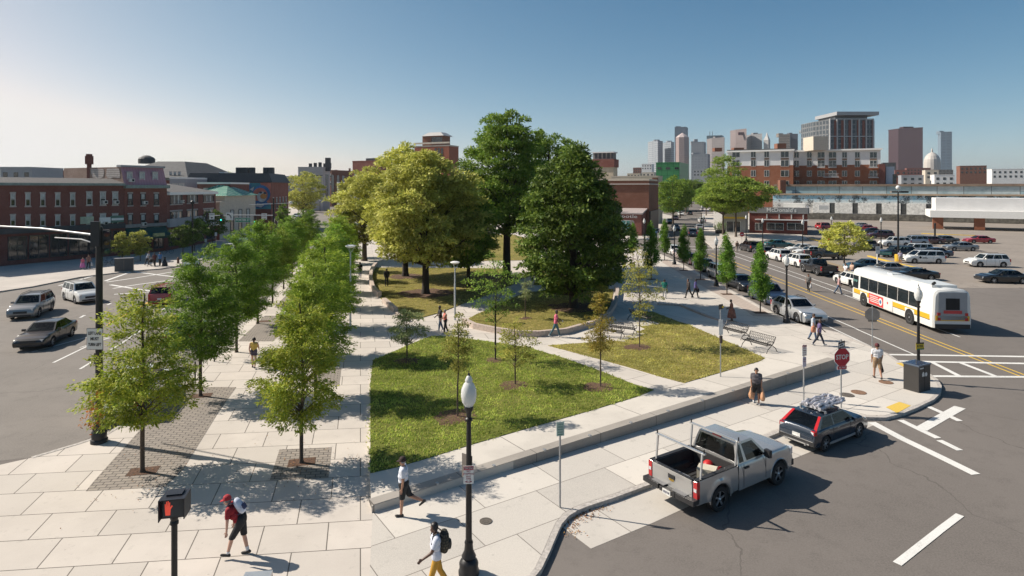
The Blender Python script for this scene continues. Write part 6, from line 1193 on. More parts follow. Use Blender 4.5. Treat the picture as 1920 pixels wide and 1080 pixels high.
# --- dark blue hatchback with loaded roof
def volvo():
    pm = plain('dark_blue_paint', (.016, .028, .048), .22, .2, .04, 1.5, 0, .9)
    CAR['c30'] = dict(L=4.27, W=1.80, H=1.46, wb=2.64, r=.335, belt=.98, hood=.90, deck=.95, xrb=-1.97, xwb=.95, xr=-1.35, xf=.30, nose=.70, pil=((.10, .43), (.47, .97)))
    t = carproto('c30', pm); t.name = 'hatchback'
    for ch in list(t.children):
        if ch.name.split('.')[0] in ('taillight', 'rear_window', 'bumper', 'number_plate'): bpy.data.objects.remove(ch)
    c = CAR['c30']; wb_, wr = .90-.075, .90-.25; B0, B1 = Vector((c['xrb'], wb_, .96)), Vector((c['xrb'], -wb_, .96)); T0, T1 = Vector((c['xr'], -wr, 1.41)), Vector((c['xr'], wr, 1.41)); Q = [B0, B1, T0, T1]
    g = MB(); P = qpanel(Q, .09, .91, .02, .93, .008); low = [Vector((-2.075, .36, .79)), Vector((-2.075, -.36, .79))]
    g.add([P[0], low[0], low[1], P[1], P[2], P[3]], [(0, 1, 2, 3), (0, 3, 4, 5)]); g.build('hatch_glass', [CG], t)
    for sd, (s0, s1) in ((1, (.0, .085)), (-1, (.915, 1.0))):
        g = MB(); P = qpanel(Q, s0, s1, .0, .97, .012); Pb = qpanel(Q, s0, s1, 0, .97, -.05); g.add(P+Pb, [(0, 1, 2, 3), (0, 4, 5, 1), (1, 5, 6, 2), (2, 6, 7, 3), (3, 7, 4, 0)]); g.box(-2.02, sd*.74, .87, .14, .2, .17, 0, sd*.35); tl = g.build('taillight', [red_lens], t)
        g = MB(); g.box(-2.085, sd*.70, .86, .03, .16, .1, 0, sd*.35); g.build('reversing_lamp', [clear_lens], tl)
    q = MB(); q.box(-2.115, 0, .42, .08, 1.62, .16); q.build('bumper', [PL_BLACK], t); q = MB(); q.box(-2.145, 0, .63, .02, .36, .15); q.build('number_plate', [PLATE], t)
    q = MB(); q.box(-2.14, 0, .515, .03, 1.5, .022); q.box(-2.165, 0, .36, .03, 1.2, .05); q.build('chrome_strip', [chrome], t)
    for sd in (-.45, .45): q = MB(); q.lathe([(.04, 0), (.045, .09)], sd*0-2.19, sd, .30, 10, axis='z'); q.build('exhaust', [chrome], t)
    q = MB(); q.box(-2.09, 0, .80, .01, .5, .02); q.build('emblem', [chrome], t)
    for sd in (-1, 1): q = MB(); q.box(-.1, sd*.895, .30, 2.0, .03, .09); q.build('side_skirt', [steel], t)
    for x in (-.9, .1): q = MB(); q.box(x, 0, 1.52, .06, 1.2, .05); q.box(x, -.58, 1.47, .08, .06, .1); q.box(x, .58, 1.47, .08, .06, .1); q.build('roof_bar', [ALU], t)
    return t
vv = volvo(); vv['label'] = 'dark blue two door hatchback with silver bundles tied on its roof'; vv['category'] = 'car'; vv.pop('group', None) if hasattr(vv, 'pop') else None
vr, vf = W(1547, 846, RA), W(1606, 820, RA); vm = (vr+vf)/2; vh = hdg-1; vn = Vector((-math.sin(R(vh)), math.cos(R(vh)), 0)); vfv = Vector((math.cos(R(vh)), math.sin(R(vh)), 0)); vv.location = vm+vn*.72+vfv*.05; vv.rotation_euler = (0, 0, R(vh)); vv.scale = (.9,)*3; bpy.context.view_layer.update()
rd = random.Random(3); FOIL = plain('crinkled_silver', (.50, .49, .52), .35, .3, .45, 9, .8); mb = MB()
for k in range(9):
    y = -.44+.11*k; z = .08+.08*(k % 2); pts = [(-1.05+.2*i+rd.uniform(-.05, .05), y+rd.uniform(-.05, .05), z+rd.uniform(-.03, .05)) for i in range(11)]; mb.tube(pts, [.075*rd.uniform(.6, 1.15) for _ in pts], 7)
p = vv.matrix_basis@Vector((-.05, 0, 1.54)); o = mb.build('roof_bundle', [FOIL], loc=p); o.rotation_euler = (0, 0, R(vh)); o.scale = (.9,)*3; tag(o, 'crinkled silver wrapped bundle strapped across the dark hatchback roof', 'bundle')
for k in range(26): mb.v  # bundle done
# --- parked along the near kerb, noses towards the camera
near = [('crossover', SLV, 22.05, 47.3, 'silver crossover parked nose to the camera beside the black lamp post'), ('suv', NVY, 22.7, 54.4, 'dark blue car parked directly behind the silver crossover'), ('sedan', BLK, 23.0, 61.5, 'black sedan second behind the silver crossover'), ('suv', SLV, 23.3, 68.2, 'silver car half hidden by a columnar tree, third behind the crossover'),
        ('sedan', NVY, 23.7, 75.2, 'dark blue sedan fourth behind the silver crossover'), ('sedan', MAR, 23.9, 81.6, 'dark red car between two columnar trees on the near kerb'), ('hatch', (.42, .33, .32), 24.2, 87.0, 'pale pinkish car at the kerb, second from its far end'), ('hatch', WHT, 24.6, 93.0, 'white car at the far end of the near kerb line')]
for i, (k, c, x, y, lb) in enumerate(near): put(k, c, (x, y, RA), -90+(6 if i == 0 else 2), lb, 'cars parked along the near kerb of the right street')
fark = [('hatch', WHT, 35.2, 63.6, 90, 'white car parked just ahead of the bus'), ('pickup', BLK, 35.9, 72.0, 92, 'black pickup truck parked on the far side of the right street'), ('suv', WHT, 36.9, 79.4, 92, 'white car with a dark rear window, parked right ahead of the black pickup'), ('suv', (.66, .66, .65), 37.2, 85.6, 92, 'white car second ahead of the black street pickup'), ('hatch', DGR, 37.6, 91.6, 92, 'small dark car ahead of the two white parked cars'), ('suv', BLK, 38.0, 98.0, 92, 'black car parked at the head of the far kerb line by the red sign')]
for k, c, x, y, hd, lb in fark: put(k, c, (x, y, RA), hd, lb, 'vehicles parked along the far kerb of the right street', 'pickup truck' if k == 'pickup' else 'car')
LOTC = [('sedan', TEAL, 1461, 465, 2, 'teal sedan parked sideways before the restaurant'), ('sedan', WHT, 1503, 474, 178, 'white sedan parked sideways right of the teal one'), ('sedan', (.62, .62, .6), 1520, 479, 178, 'second white car right behind the white sedan beside the lamp'), ('pickup', BLK, 1547, 486, 2, 'black pickup in the car park left of the round yellow green tree'),
 ('suv', MAR, 1650, 447, 172, 'maroon suv standing broadside in the middle of the car park'), ('sedan', BLK, 1632, 439, 172, 'black sedan behind the maroon suv'), ('sedan', RED, 1622, 433, 172, 'bright red sedan third in the line with the maroon suv'), ('sedan', SLV, 1613, 428, 172, 'silver sedan at the back of the maroon suv line'), ('suv', RED, 1547, 430, 20, 'red suv beside the restaurant rear corner'),
 ('suv', WHT, 1677, 462, 176, 'white suv broadside right of the acorn lamp in the car park'), ('suv', (.30, .33, .38), 1711, 459, 174, 'steel grey suv right of the white broadside one'), ('sedan', MAR, 1741, 457, 174, 'dark red sedan right of the steel grey suv'), ('sedan', DGR, 1768, 456, 174, 'dark grey car at the right end of the back row'),
 ('suv', BLK, 1681, 482, 175, 'black suv behind the tall yellow based light pole'), ('suv', (.62, .63, .62), 1716, 477, 175, 'white suv mostly hidden behind the white minivan'), ('sedan', NVY, 1749, 482, 174, 'navy blue car right behind the white minivan'), ('van', WHT, 1729, 493, 175, 'white minivan with a black emblem on its side'),
 ('sedan', (.05, .13, .18), 1624, 507, 176, 'blue sedan nearest the verge in the car park'), ('sedan', (.36, .34, .32), 1662, 514, 176, 'grey beige sedan between the blue and black cars'), ('coupe', BLK, 1712, 524, 172, 'black coupe directly behind the bus roof'), ('suv', DGR, 1622, 468, 86, 'dark suv seen behind the round yellow green tree'),
 ('sedan', GRY, 1800, 470, 174, 'grey sedan beyond the right end of the car park rows'), ('suv', WHT, 1850, 500, 174, 'white suv at the far right edge of the car park'), ('sedan', RED, 1835, 456, 174, 'red sedan at the far right of the back row'), ('sedan', BLK, 1880, 530, 172, 'black sedan at the far right beyond the bus')]
for k, c, px, py, hd, lb in LOTC: put(k, c, W(px, py, RA), hd, lb, 'vehicles in the right hand car park', 'pickup truck' if k == 'pickup' else 'car')
q = MB(); q.box(0, 0, 0, .5, .01, .3)
mv = [o for o in COL.objects if o.get('label', '').startswith('white minivan with')][0]; e = MB(); e.lathe([(.16, 0), (.16, .012), (.1, .014)], .55, 0, 0, 12, axis='y'); e.box(.0, .006, .0, .5, .012, .05); e.box(-.05, .006, -.12, .7, .012, .05); eo = e.build('side_emblem', [dark], mv, loc=(.2, .985, .85))
far_ = [('suv', NVY, 1297, 443, 80, 'dark blue suv driving away up the far street'), ('sedan', (.5, .5, .5), 1311, 431, 80, 'pale car behind the driving blue suv on the right kerb'), ('sedan', NVY, 1266, 432, -98, 'dark car coming down the far street'), ('sedan', (.4, .46, .5), 1230, 441, -98, 'light blue car beside the corner restaurant'), ('suv', WHT, 1316, 418, 80, 'white car at the right kerb of the far street'), ('sedan', DGR, 1256, 419, -98, 'dark grey car parked on the left kerb of the far street'), ('sedan', WHT, 1276, 404, -98, 'white car far up the left kerb of the far street'), ('suv', DGR, 1293, 403, 80, 'dark car far up the street under the trees'), ('sedan', (.5, .3, .3), 1266, 412, -98, 'pinkish car third up the left kerb of the far street'), ('suv', SLV, 1243, 448, -98, 'silver car waiting at the crossing by the corner restaurant')]
for k, c, px, py, hd, lb in far_: put(k, c, W(px, py, RA), hd, lb, 'cars on the far street')
leftc = [('suv', WHT, (-38.6, 55.0), -38, 'white suv turning at the left junction'), ('suv', RED, (-30.6, 54.2), 108, 'red suv driving away beside the tree rows'), ('sedan', (.26, .31, .28), (-40.6, 77.5), -60, 'silver green sedan waiting at the left crossing'), ('suv', SLV, W(459, 456, RA).xy, -82, 'silver suv coming down the left street'), ('sedan', WHT, W(430, 474, RA).xy, -80, 'white car behind the street trees near the blue bin'), ('van', WHT, (-17.6, 28.6), 104, 'white van parked at the left kerb behind the nearest street tree'),
 ('sedan', NVY, (-21.6, 40.8), 104, 'navy sedan parked at the left kerb behind the second street tree'), ('suv', DGR, (-24.2, 51.5), 104, 'dark grey suv parked at the left kerb, third from the camera'), ('sedan', BLK, W(88, 642, RA).xy, -76, 'black car at the left edge of the road'), ('sedan', WHT, W(452, 487, RA).xy, 104, 'white car showing through the street trees on the left street'), ('hatch', (.05, .11, .2), W(565, 414, RA).xy, -86, 'blue car far up the left street'), ('sedan', (.5, .56, .6), W(556, 408, RA).xy, -86, 'pale blue car just beyond the blue one up the left street'), ('suv', (.5, .55, .6), W(587, 392, RA).xy, -88, 'light car parked far up the left street'), ('sedan', WHT, W(593, 386, RA).xy, -88, 'white car farthest up the left street'), ('sedan', NVY, W(582, 398, RA).xy, -88, 'navy car parked before the light one far up the left street'), ('suv', GRY, W(60, 590, RA).xy, -70, 'grey suv in the far lane at the left edge')]
for k, c, p, hd, lb in leftc: put(k, c, (p[0], p[1], RA), hd, lb, 'cars on the left street')
put('sedan', WHT, (.35, 12.9, RA), hdg, 'white car whose roof just shows at the bottom edge', None)
for o_ in list(PROTO.values()):
    for ch in list(o_.children):
        for g_ in list(ch.children): bpy.data.objects.remove(g_)
        bpy.data.objects.remove(ch)
    bpy.data.objects.remove(o_)
# --- the bus
BUSW = plain('bus_white', (.66, .66, .64), .35, 0, .04, .8, 0, .4); BUSY = plain('bus_yellow', (.66, .38, .02), .35, 0, .05, 1, 0, .4); BUSG = plain('bus_grey', (.30, .31, .33), .45, 0, .06)
bp0, bp1 = W(1620, 573, RA), W(1708, 608, RA)
bd = Vector((bp0.x-bp1.x, bp0.y-bp1.y)); bh = math.degrees(math.atan2(bd.y, bd.x)); bl = 12.2; bus = thing('bus', 'white city bus with a yellow stripe driving away on the right street', 'bus')
nb = Vector((math.sin(R(bh)), -math.cos(R(bh)))) 
h, wv, hb = bl/2, 1.28, 3.05
sec = [(-wv, .38), (-wv-.02, 1.2), (-wv, 1.3), (-wv+.06, 2.6), (-wv+.16, 2.88), (-wv+.38, 3.02), (0, 3.09), (wv-.38, 3.02), (wv-.16, 2.88), (wv-.06, 2.6), (wv, 1.3), (wv+.02, 1.2), (wv, .38)]
mb = MB(); st = [(-h, .9), (-h+.1, .985), (-h+.3, 1), (h-.4, 1), (h-.12, .985), (h, .88)]; vs = [(x, y*k, .38+(z-.38)*(.5+.5*k)) for x, k in st for y, z in sec]; n = len(sec)
fs = [(i*n+j, (i+1)*n+j, (i+1)*n+j+1, i*n+j+1) for i in range(len(st)-1) for j in range(n-1)]+[(i*n, i*n+n-1, (i+1)*n+n-1, (i+1)*n) for i in range(len(st)-1)]+[tuple(range(n)), tuple(range((len(st)-1)*n, len(st)*n))[::-1]]
mb.add(vs, [f[::-1] for f in fs]); ob = mb.build('body', [BUSW], bus, 30); bm = bmesh.new(); bm.from_mesh(ob.data); bmesh.ops.recalc_face_normals(bm, faces=bm.faces[:]); bm.to_mesh(ob.data); bm.free()
wxs = (-h+2.9, h-2.2)
for sd in (-1, 1):
    for x in wxs:
        q = MB(); q.lathe([(.01, 0), (.62, 0), (.62, sd*.03)], x, sd*(wv+.0), .52, 24, axis='y'); q.build('wheel_arch', [dark], bus); wheel(bus, x, sd*(wv-.10), .5, sd, .3, 8, BUSG)
    q = MB()
    for a, b in ((-h+.35, wxs[0]-.62), (wxs[0]+.62, wxs[1]-.62), (wxs[1]+.62, h-.4)): q.box((a+b)/2, sd*(wv+.016), 1.06, b-a, .014, .36)
    q.box((wxs[0]), sd*(wv+.016), 1.20, 1.24, .014, .08); q.box((wxs[1]), sd*(wv+.016), 1.20, 1.24, .014, .08); q.build('yellow_stripe', [BUSY], bus)
    q = MB(); [q.box((a+b)/2, sd*(wv+.018), .865, b-a, .014, .035) for a, b in ((-h+.35, wxs[0]-.62), (wxs[0]+.62, wxs[1]-.62), (wxs[1]+.62, h-.4))]; q.build('black_line', [dark], bus)
    for k in range(6):
        x0 = h-1.62-1.52*k; q = MB(); ang = math.atan2(.06, 1.3)
        q.box(x0-.66, sd*(wv-.016), 1.93, 1.34, .03, 1.02, 0, 0, Matrix.Rotation(sd*ang, 3, 'X')); o = q.build('side_window', [CARGLASS], bus)
        q = MB(); [q.box(x0-.66+dx, sd*(wv+.004), 1.93+dz, w_, .02, hh_, 0, 0, Matrix.Rotation(sd*ang, 3, 'X')) for dx, dz, w_, hh_ in ((-.67, 0, .05, 1.04), (.67, 0, .05, 1.04), (0, .3, 1.3, .03))]; q.build('window_frame', [dark], o)
    q = MB(); q.box(h-.72, sd*(wv-.02), 1.86, .95, .04, 1.1, 0, 0, Matrix.Rotation(sd*.046, 3, 'X')); q.build('driver_window', [CARGLASS], bus)
    q = MB(); q.box(h-.1, sd*(wv+.22), 1.7, .12, .2, .5); q.box(h-.1, sd*(wv+.1), 1.9, .05, .3, .05); q.build('mirror', [PL_BLACK], bus)
ADR = plain('ad_red', (.52, .05, .05), .5, 0, .05); ADW = plain('ad_white', (.64, .62, .60), .5)
sd = 1
q = MB(); q.box(1.75, wv+.034, .86, 2.4, .012, .84); ad = q.build('advert', [ADR], bus); q = MB(); q.box(-.15, wv+.034, .86, 1.4, .012, .84); q.build('advert_white', [ADW], ad)
q = MB(); [q.box(2.1-.1*(k % 2), wv+.043, 1.12-.15*k, 1.4, .006, .06) for k in range(4)]; q.build('advert_lines', [ADW], ad)
q = MB(); q.lathe([(.3, 0), (.3, .008)], 1.0, wv+.04, .86, 16, axis='y'); q.lathe([(.16, .008), (.16, .014)], 1.0, wv+.04, .86, 12, mi=1, axis='y'); q.build('advert_emblem', [ADW, plain('ad_blue', (.06, .14, .3), .5)], ad)
q = MB(); q.lathe([(.1, 0), (.1, .008)], -.1, wv+.04, .98, 12, axis='y'); q.build('advert_dot', [ADR], ad)
for y, m_, z, w_, hh_, nm in ((0, BUSG, 1.9, 1.9, 1.9, 'engine_cover'), (0, dark, 2.05, .9, .8, 'rear_grille'), (.9, red_lens, 1.0, .2, .2, 'taillight'), (-.9, red_lens, 1.0, .2, .2, 'taillight'), (.9, red_lens, 1.35, .2, .2, 'taillight'), (-.9, red_lens, 1.35, .2, .2, 'taillight'), (0, BUSY, 1.06, 2.2, .34, 'yellow_stripe'), (0, PL_BLACK, .5, 2.3, .3, 'bumper'), (0, ADR, 1.5, 1.2, .22, 'rear_sign')):
    q = MB(); q.box(-h-.02-(.02 if nm in ('rear_grille', 'taillight', 'rear_sign') else 0), y, z, .05, w_, hh_); q.build(nm, [m_], bus)
q = MB(); q.box(h-.02, 0, 1.75, .06, 2.2, 1.4); q.build('windscreen', [CARGLASS], bus); q = MB(); q.box(h+.0, 0, 2.7, .06, 1.8, .3); q.build('route_sign', [dark], bus); text('210', .26, plain('route_teal', (.25, .55, .5), .5), bus, (h-.72, wv+.02, 1.95), (R(90), 0, R(180)), width=.7)
q = MB(); q.box(-h+2.2, 0, 3.12, 2.6, 1.7, .2); q.build('roof_unit', [BUSW], bus); q = MB(); q.box(1.4, 0, 3.1, .8, .8, .1); q.build('roof_hatch', [BUSW], bus); q = MB(); q.tube([(-h+1, .7, 3.0), (-h+1, .7, 3.3), (-h+.8, .7, 3.4)], .1, 8); q.build('exhaust', [dark], bus)
bus.rotation_euler = (0, 0, R(bh)); mid = (bp0+bp1)/2; off = Vector((math.cos(R(bh)), math.sin(R(bh)), 0))*(-(wxs[0]+wxs[1])/2); lat = Vector((math.sin(R(bh)), -math.cos(R(bh)), 0))*(wv-.05); bus.location = Vector((mid.x, mid.y, RA))+off+lat
# ---------------------------------------------------------------- street furniture
GLOBE = bpy.data.materials.new('lamp_glass'); GLOBE.use_nodes = True; b_ = GLOBE.node_tree.nodes['Principled BSDF']; b_.inputs['Base Color'].default_value = (.78, .79, .78, 1); b_.inputs['Roughness'].default_value = .12; b_.inputs['Transmission Weight'].default_value = .35; b_.inputs['IOR'].default_value = 1.2
IRONB = plain('black_iron', (.014, .014, .016), .42, .2, .25, 5)
def acorn():
    t = thing('street_lamp', 'x', 'street lamp'); q = MB()
    q.lathe([(.27, 0), (.27, .10), (.24, .14), (.25, .30), (.22, .36), (.16, .42), (.19, .47), (.12, .62), (.105, .78), (.115, .82), (.1, .86)], seg=16); q.build('base', [IRONB], t, 45)
    q = MB(); q.lathe([(.085, .8), (.075, 2.4), (.06, 3.95), (.095, 3.97), (.095, 4.03), (.06, 4.06), (.075, 4.2), (.12, 4.26), (.12, 4.34)], seg=16); q.build('post', [IRONB], t, 45)
    q = MB(); q.lathe([(.10, 4.34), (.175, 4.46), (.205, 4.62), (.195, 4.78), (.135, 4.92), (.09, 4.97), (.10, 5.02), (.055, 5.12), (.02, 5.14)], seg=20); q.build('globe', [GLOBE], t, 40)
    q = MB(); q.lathe([(.02, 5.12), (.035, 5.17), (.012, 5.21), (.008, 5.27)], seg=8); q.build('finial', [IRONB], t); return t
AC_ = acorn()
lamps = [(879, 1076, 1.0, 'black acorn street lamp nearest the camera, carrying the tow zone sign'), (1722, 712, .95, 'black acorn street lamp behind the dark double litter bin'), (1475, 605, .98, 'black acorn street lamp beside the silver crossover'), (1343, 537, .98, 'black acorn street lamp between two columnar trees and the dark cars'), (1264.5, 496, 1.0, 'black acorn street lamp by the farther columnar trees'), (1430, 464, .95, 'black acorn street lamp left of the teal sedan by the restaurant'), (1505, 474, 1.0, 'black acorn street lamp in front of the white sedans'), (1652, 466, 1.0, 'black acorn street lamp by the maroon suv'), (1559, 452, .9, 'black acorn street lamp near the restaurant rear corner'), (1399, 452, .95, 'black acorn street lamp by the yellow canopy of the restaurant'), (1208, 470, 1.0, 'black acorn street lamp before the corner restaurant'), (1319, 450, .95, 'black acorn street lamp at the far crossing beside the pavement'), (1316, 420, 1, 'black acorn street lamp farther up the far street'), (559, 412, 1, 'black acorn street lamp far up the left street'), (600, 396, 1, 'farthest black acorn street lamp up the left street')]
for i, (px, py, s, lb) in enumerate(lamps):
    p = GP(px, py)
    if i == 0: AC_.location = p; AC_['label'] = lb; AC_['group'] = 'black acorn street lamps'
    else: copytree(AC_, p, 0, lb, None, s)
def panel(t, name, x, y, z, w_, h_, m, rz=0, th=.012): q = MB(); q.box(0, 0, 0, w_, th, h_); o = q.build(name, [m], t, loc=(x, y, z)); o.rotation_euler = (0, 0, rz); return o
SGW = plain('sign_white', (.66, .66, .64), .45, 0, .05); SGR = plain('sign_red', (.46, .015, .03), .4, 0, .08); SGB = plain('sign_black', (.018, .018, .02), .45); SGG = plain('sign_green', (.0, .18, .10), .4, 0, .05); SGM = plain('sign_maroon_red', (.30, .02, .05), .45); SGBK = plain('sign_back', (.20, .175, .155), .6, .2, .1); SGY = plain('sign_yellow', (.60, .42, .03), .5)
# tow zone sign on the near lamp, with the back of another sign beside it
base = W(879, 1076)
t = thing('tow_zone_sign', 'white and maroon tow zone no stopping sign strapped to the near lamp post', 'sign', base+Vector((.0, -.1, 0)), R(4))
panel(t, 'sign_plate', 0, -.02, 2.62, .26, .46, SGW); panel(t, 'header', 0, -.028, 2.795, .25, .1, SGM, 0, .006)
text('TOW ZONE', .075, SGW, t, (0, -.035, 2.795), width=.21); [text(s, .062, SGM, t, (0, -.03, z), ext=.002) for s, z in (('NO', 2.71), ('STOPPING', 2.645), ('ANY', 2.58), ('TIME', 2.52))]; text('<->', .09, SGM, t, (0, -.03, 2.445), ext=.002, width=.17, bold=.003)
t = thing('blank_sign', 'plain brown back of a sign fixed across the near lamp post', 'sign', base+Vector((-.09, .1, 0)), R(-35)); panel(t, 'sign_plate', .05, 0, 2.75, .34, .62, SGBK)
def post(name, lb, cat, px, py, h, r=.032, m=steel, rz=0, p=None): t = thing(name, lb, cat, GP(px, py) if p is None else p, rz); q = MB(); q.tube([(0, 0, 0), (0, 0, h)], r, 8); q.build('post', [m], t, 40); return t
# green parking sign
t = post('parking_sign', 'small pale green parking sign on a steel post beside the front kerb', 'sign', 1050, 952, 2.7, rz=R(12)); panel(t, 'sign_plate', 0, -.04, 2.48, .25, .44, plain('pale_green_white', (.42, .52, .46), .5)); SGGR = plain('sign_dark_green', (.02, .16, .09), .5)
[text(s, .06, SGGR, t, (0, -.048, z), ext=.002, width=.17) for s, z in (('2 HOUR', 2.62), ('PARKING', 2.54), ('8AM-6PM', 2.46), ('MON-SAT', 2.38))]; q = MB(); q.box(0, -.048, 2.31, .16, .004, .02); q.build('arrow', [SGGR], t)
# stop sign cluster
p = W(1577, 765); t = thing('stop_sign', 'red stop sign with an all way plaque and one way arrow above it', 'stop sign', p, R(14)); q = MB(); q.tube([(0, 0, 0), (0, 0, 3.12)], .032, 8); q.build('post', [steel], t, 40)
def octo(r, y, mi=0): q = MB(); q.v = [(r*math.cos(R(22.5+45*k)), y, r*math.sin(R(22.5+45*k))) for k in range(8)]+[(r*math.cos(R(22.5+45*k)), y+.012, r*math.sin(R(22.5+45*k))) for k in range(8)]; q.f = [tuple(range(8)), tuple(range(15, 7, -1))]+[(k, k+8, (k+1) % 8+8, (k+1) % 8) for k in range(8)]; q.m = [0]*10; return q
zs = zt(669, p.y); octo(.45, -.06).build('border', [SGW], t, loc=(0, 0, zs)); octo(.425, -.066).build('sign_plate', [SGR], t, loc=(0, 0, zs)); text('STOP', .30, SGW, t, (0, -.07, zs), width=.66, bold=.006)
panel(t, 'plaque_border', 0, -.05, zt(688.5, p.y), .52, .17, SGW); panel(t, 'plaque', 0, -.056, zt(688.5, p.y), .49, .14, SGR); text('ALL WAY', .1, SGW, t, (0, -.066, zt(688.5, p.y)), width=.38)
ow = thing('one_way_sign', 'black one way arrow sign mounted above the stop sign', 'sign', p+Vector((0, -.03, zt(646.5, p.y))), R(38)); panel(ow, 'sign_plate', .02, 0, 0, .64, .30, SGB); q = MB(); q.add([(-.27, -.01, -.07), (.12, -.01, -.07), (.12, -.01, -.12), (.30, -.01, 0), (.12, -.01, .12), (.12, -.01, .07), (-.27, -.01, .07)], [tuple(range(7))]); q.build('arrow', [SGW], ow); text('ONE WAY', .09, SGB, ow, (-.04, -.014, 0), width=.32)
# maroon parking sign by the wall
p = GP(1507, 751); t = post('parking_sign', 'maroon and white permit parking signs stacked on a steel post by the wall', 'sign', 1507, 751, 2.62, p=p, rz=R(22)); panel(t, 'sign_plate', 0, -.04, zt(657, p.y), .28, .50, SGW); panel(t, 'header', 0, -.048, zt(648.5, p.y), .27, .1, SGM, 0, .006); panel(t, 'lower_plate', 0, -.04, zt(678, p.y), .22, .46, plain('sign_pale_purple', (.40, .38, .46), .5))
text('TOW ZONE', .07, SGW, t, (0, -.054, zt(648.5, p.y)), width=.22); [text(s, .06, SGM, t, (0, -.05, zt(y, p.y)), ext=.002, width=.2) for s, y in (('NO', 653), ('PARKING', 657), ('BUS', 661), ('STOP', 665))]; [text(s, .05, SGM, t, (0, -.05, zt(y, p.y)), ext=.002, width=.16) for s, y in (('PERMIT', 673), ('ONLY', 677.5))]
# bus stop sign on the terrace
p = WS(1351, 707); t = post('bus_stop_sign', 'tall steel post with a tilted black sign and a white timetable panel', 'sign', 0, 0, zt(574, p.y)-p.z, p=p, r=.03, rz=R(10)); panel(t, 'sign_plate', 0, -.03, zt(575, p.y)-p.z, .36, .26, SGB, R(28)); q = MB(); q.lathe([(.06, 0), (.06, .004)], .08, -.09, zt(575, p.y)-p.z, 12, axis='y'); q.build('emblem', [SGY], t); panel(t, 'timetable', 0, -.04, zt(613, p.y)-p.z, .22, .78, SGW); panel(t, 'meter_box', 0, -.04, zt(636, p.y)-p.z, .13, .36, plain('brown_box', (.055, .04, .035), .5), 0, .1)
# back of a stop sign across the corner
p = W(1635.5, 652); t = post('stop_sign', 'grey back of an octagonal stop sign at the far kerb of the corner', 'stop sign', 0, 0, zt(574, p.y), p=p, rz=R(-15)); octo(.45, -.02).build('sign_plate', [plain('grey_back', (.27, .245, .225), .55, .3)], t, loc=(0, 0, zt(590, p.y))); panel(t, 'plaque', 0, -.02, zt(601.5, p.y), .5, .13, SGBK)
# yellow notice on the far lamp
p = W(1722, 712); t = thing('notice_sign', 'yellow and black notice banded round the lamp post above the litter bin', 'sign', p+Vector((0, -.12, 0)), R(8)); z_ = zt(648, p.y); panel(t, 'sign_plate', 0, 0, z_, .46, .36, SGY); panel(t, 'top_band', 0, -.008, z_+.16, .46, .07, SGB, 0, .006); panel(t, 'bottom_band', .03, -.008, z_-.15, .4, .06, SGGR, 0, .006); q = MB(); q.box(-.13, -.01, z_, .06, .006, .1); q.box(.06, -.01, z_+.03, .2, .006, .03); q.box(.06, -.01, z_-.03, .2, .006, .03); q.build('notice_marks', [SGB], t)
# double litter bin
p = W(1719, 734); t = thing('litter_bin', 'dark grey double litter and recycling bin at the corner', 'litter bin', p+Vector((.2, .3, 0)), R(28)); BIN = plain('bin_grey', (.045, .042, .04), .45, .1, .08, 2)
q = MB(); q.box(0, 0, .63, 1.0, .72, 1.26); q.build('body', [BIN], t); q = MB(); q.box(0, .0, 1.30, 1.05, .78, .07); q.build('lid', [plain('bin_lid', (.10, .13, .18), .3, .2)], t)
q = MB(); [q.box(-.38+.25*k, 0, 1.345, .14, .62, .015) for k in range(4)]; q.build('solar_cells', [plain('solar_blue', (.02, .035, .08), .12, .1)], t); q = MB(); q.box(-.25, -.37, 1.17, .3, .02, .05); q.build('handle', [SGW], t)
q = MB(); q.lathe([(.10, 0), (.10, .006), (.055, .006)], -.12, -.367, .85, 14, axis='y'); q.lathe([(.10, 0), (.10, .006), (.055, .006)], .13, -.367, .83, 14, axis='y'); [q.box(-.12+.07*math.cos(R(a)), -.369, .85+.10*math.sin(R(a)), .05, .008, .1, 0, 0, Matrix.Rotation(R(a), 3, 'Y')) for a in (90, 210, 330)]; q.build('recycling_marks', [SGW], t)
q = MB(); q.box(0, -.363, .63, .012, .01, 1.2); q.build('door_seam', [dark], t)
# benches
def bench():
    t = thing('park_bench', 'x', 'bench'); MTL = plain('bench_metal', (.035, .032, .03), .5, .3, .1, 6); q = MB()
    def lattice(x0, x1, p0, p1, n):
        p0, p1 = Vector(p0), Vector(p1)
        f = lambda u, v: Vector((x0+(x1-x0)*u, 0, 0))+p0.lerp(p1, v)
        q.tube([f(0, 0), f(1, 0), f(1, 1), f(0, 1), f(0, 0)], .018, 5)
        for k in range(n): q.tube([f(k/n, 0), f((k+1)/n, 1)], .009, 4); q.tube([f((k+1)/n, 0), f(k/n, 1)], .009, 4)
        for v in (.33, .66): q.tube([f(0, v), f(1, v)], .009, 4)
    lattice(-.88, .88, (0, .02, .46), (0, .30, .88), 14); o = q.build('backrest', [MTL], t); q = MB(); lattice(-.88, .88, (0, -.42, .44), (0, .02, .43), 14); q.build('seat', [MTL], t)
    for x in (-.9, .9):
        q = MB(); q.tube([(x, -.50, 0), (x, -.38, .22), (x, -.1, .40), (x, .12, .56), (x, .30, .90)], .024, 6); q.build('leg', [MTL], t, 50); q = MB(); q.tube([(x, .42, 0), (x, .26, .25), (x, .0, .41)], .024, 6); q.build('leg', [MTL], t, 50)
        q = MB(); q.tube([(x, -.36, .44), (x, -.46, .56), (x, -.36, .66), (x, -.1, .66), (x, .14, .6)], .02, 6); q.build('armrest', [MTL], t, 50)
    return t
BN = bench()
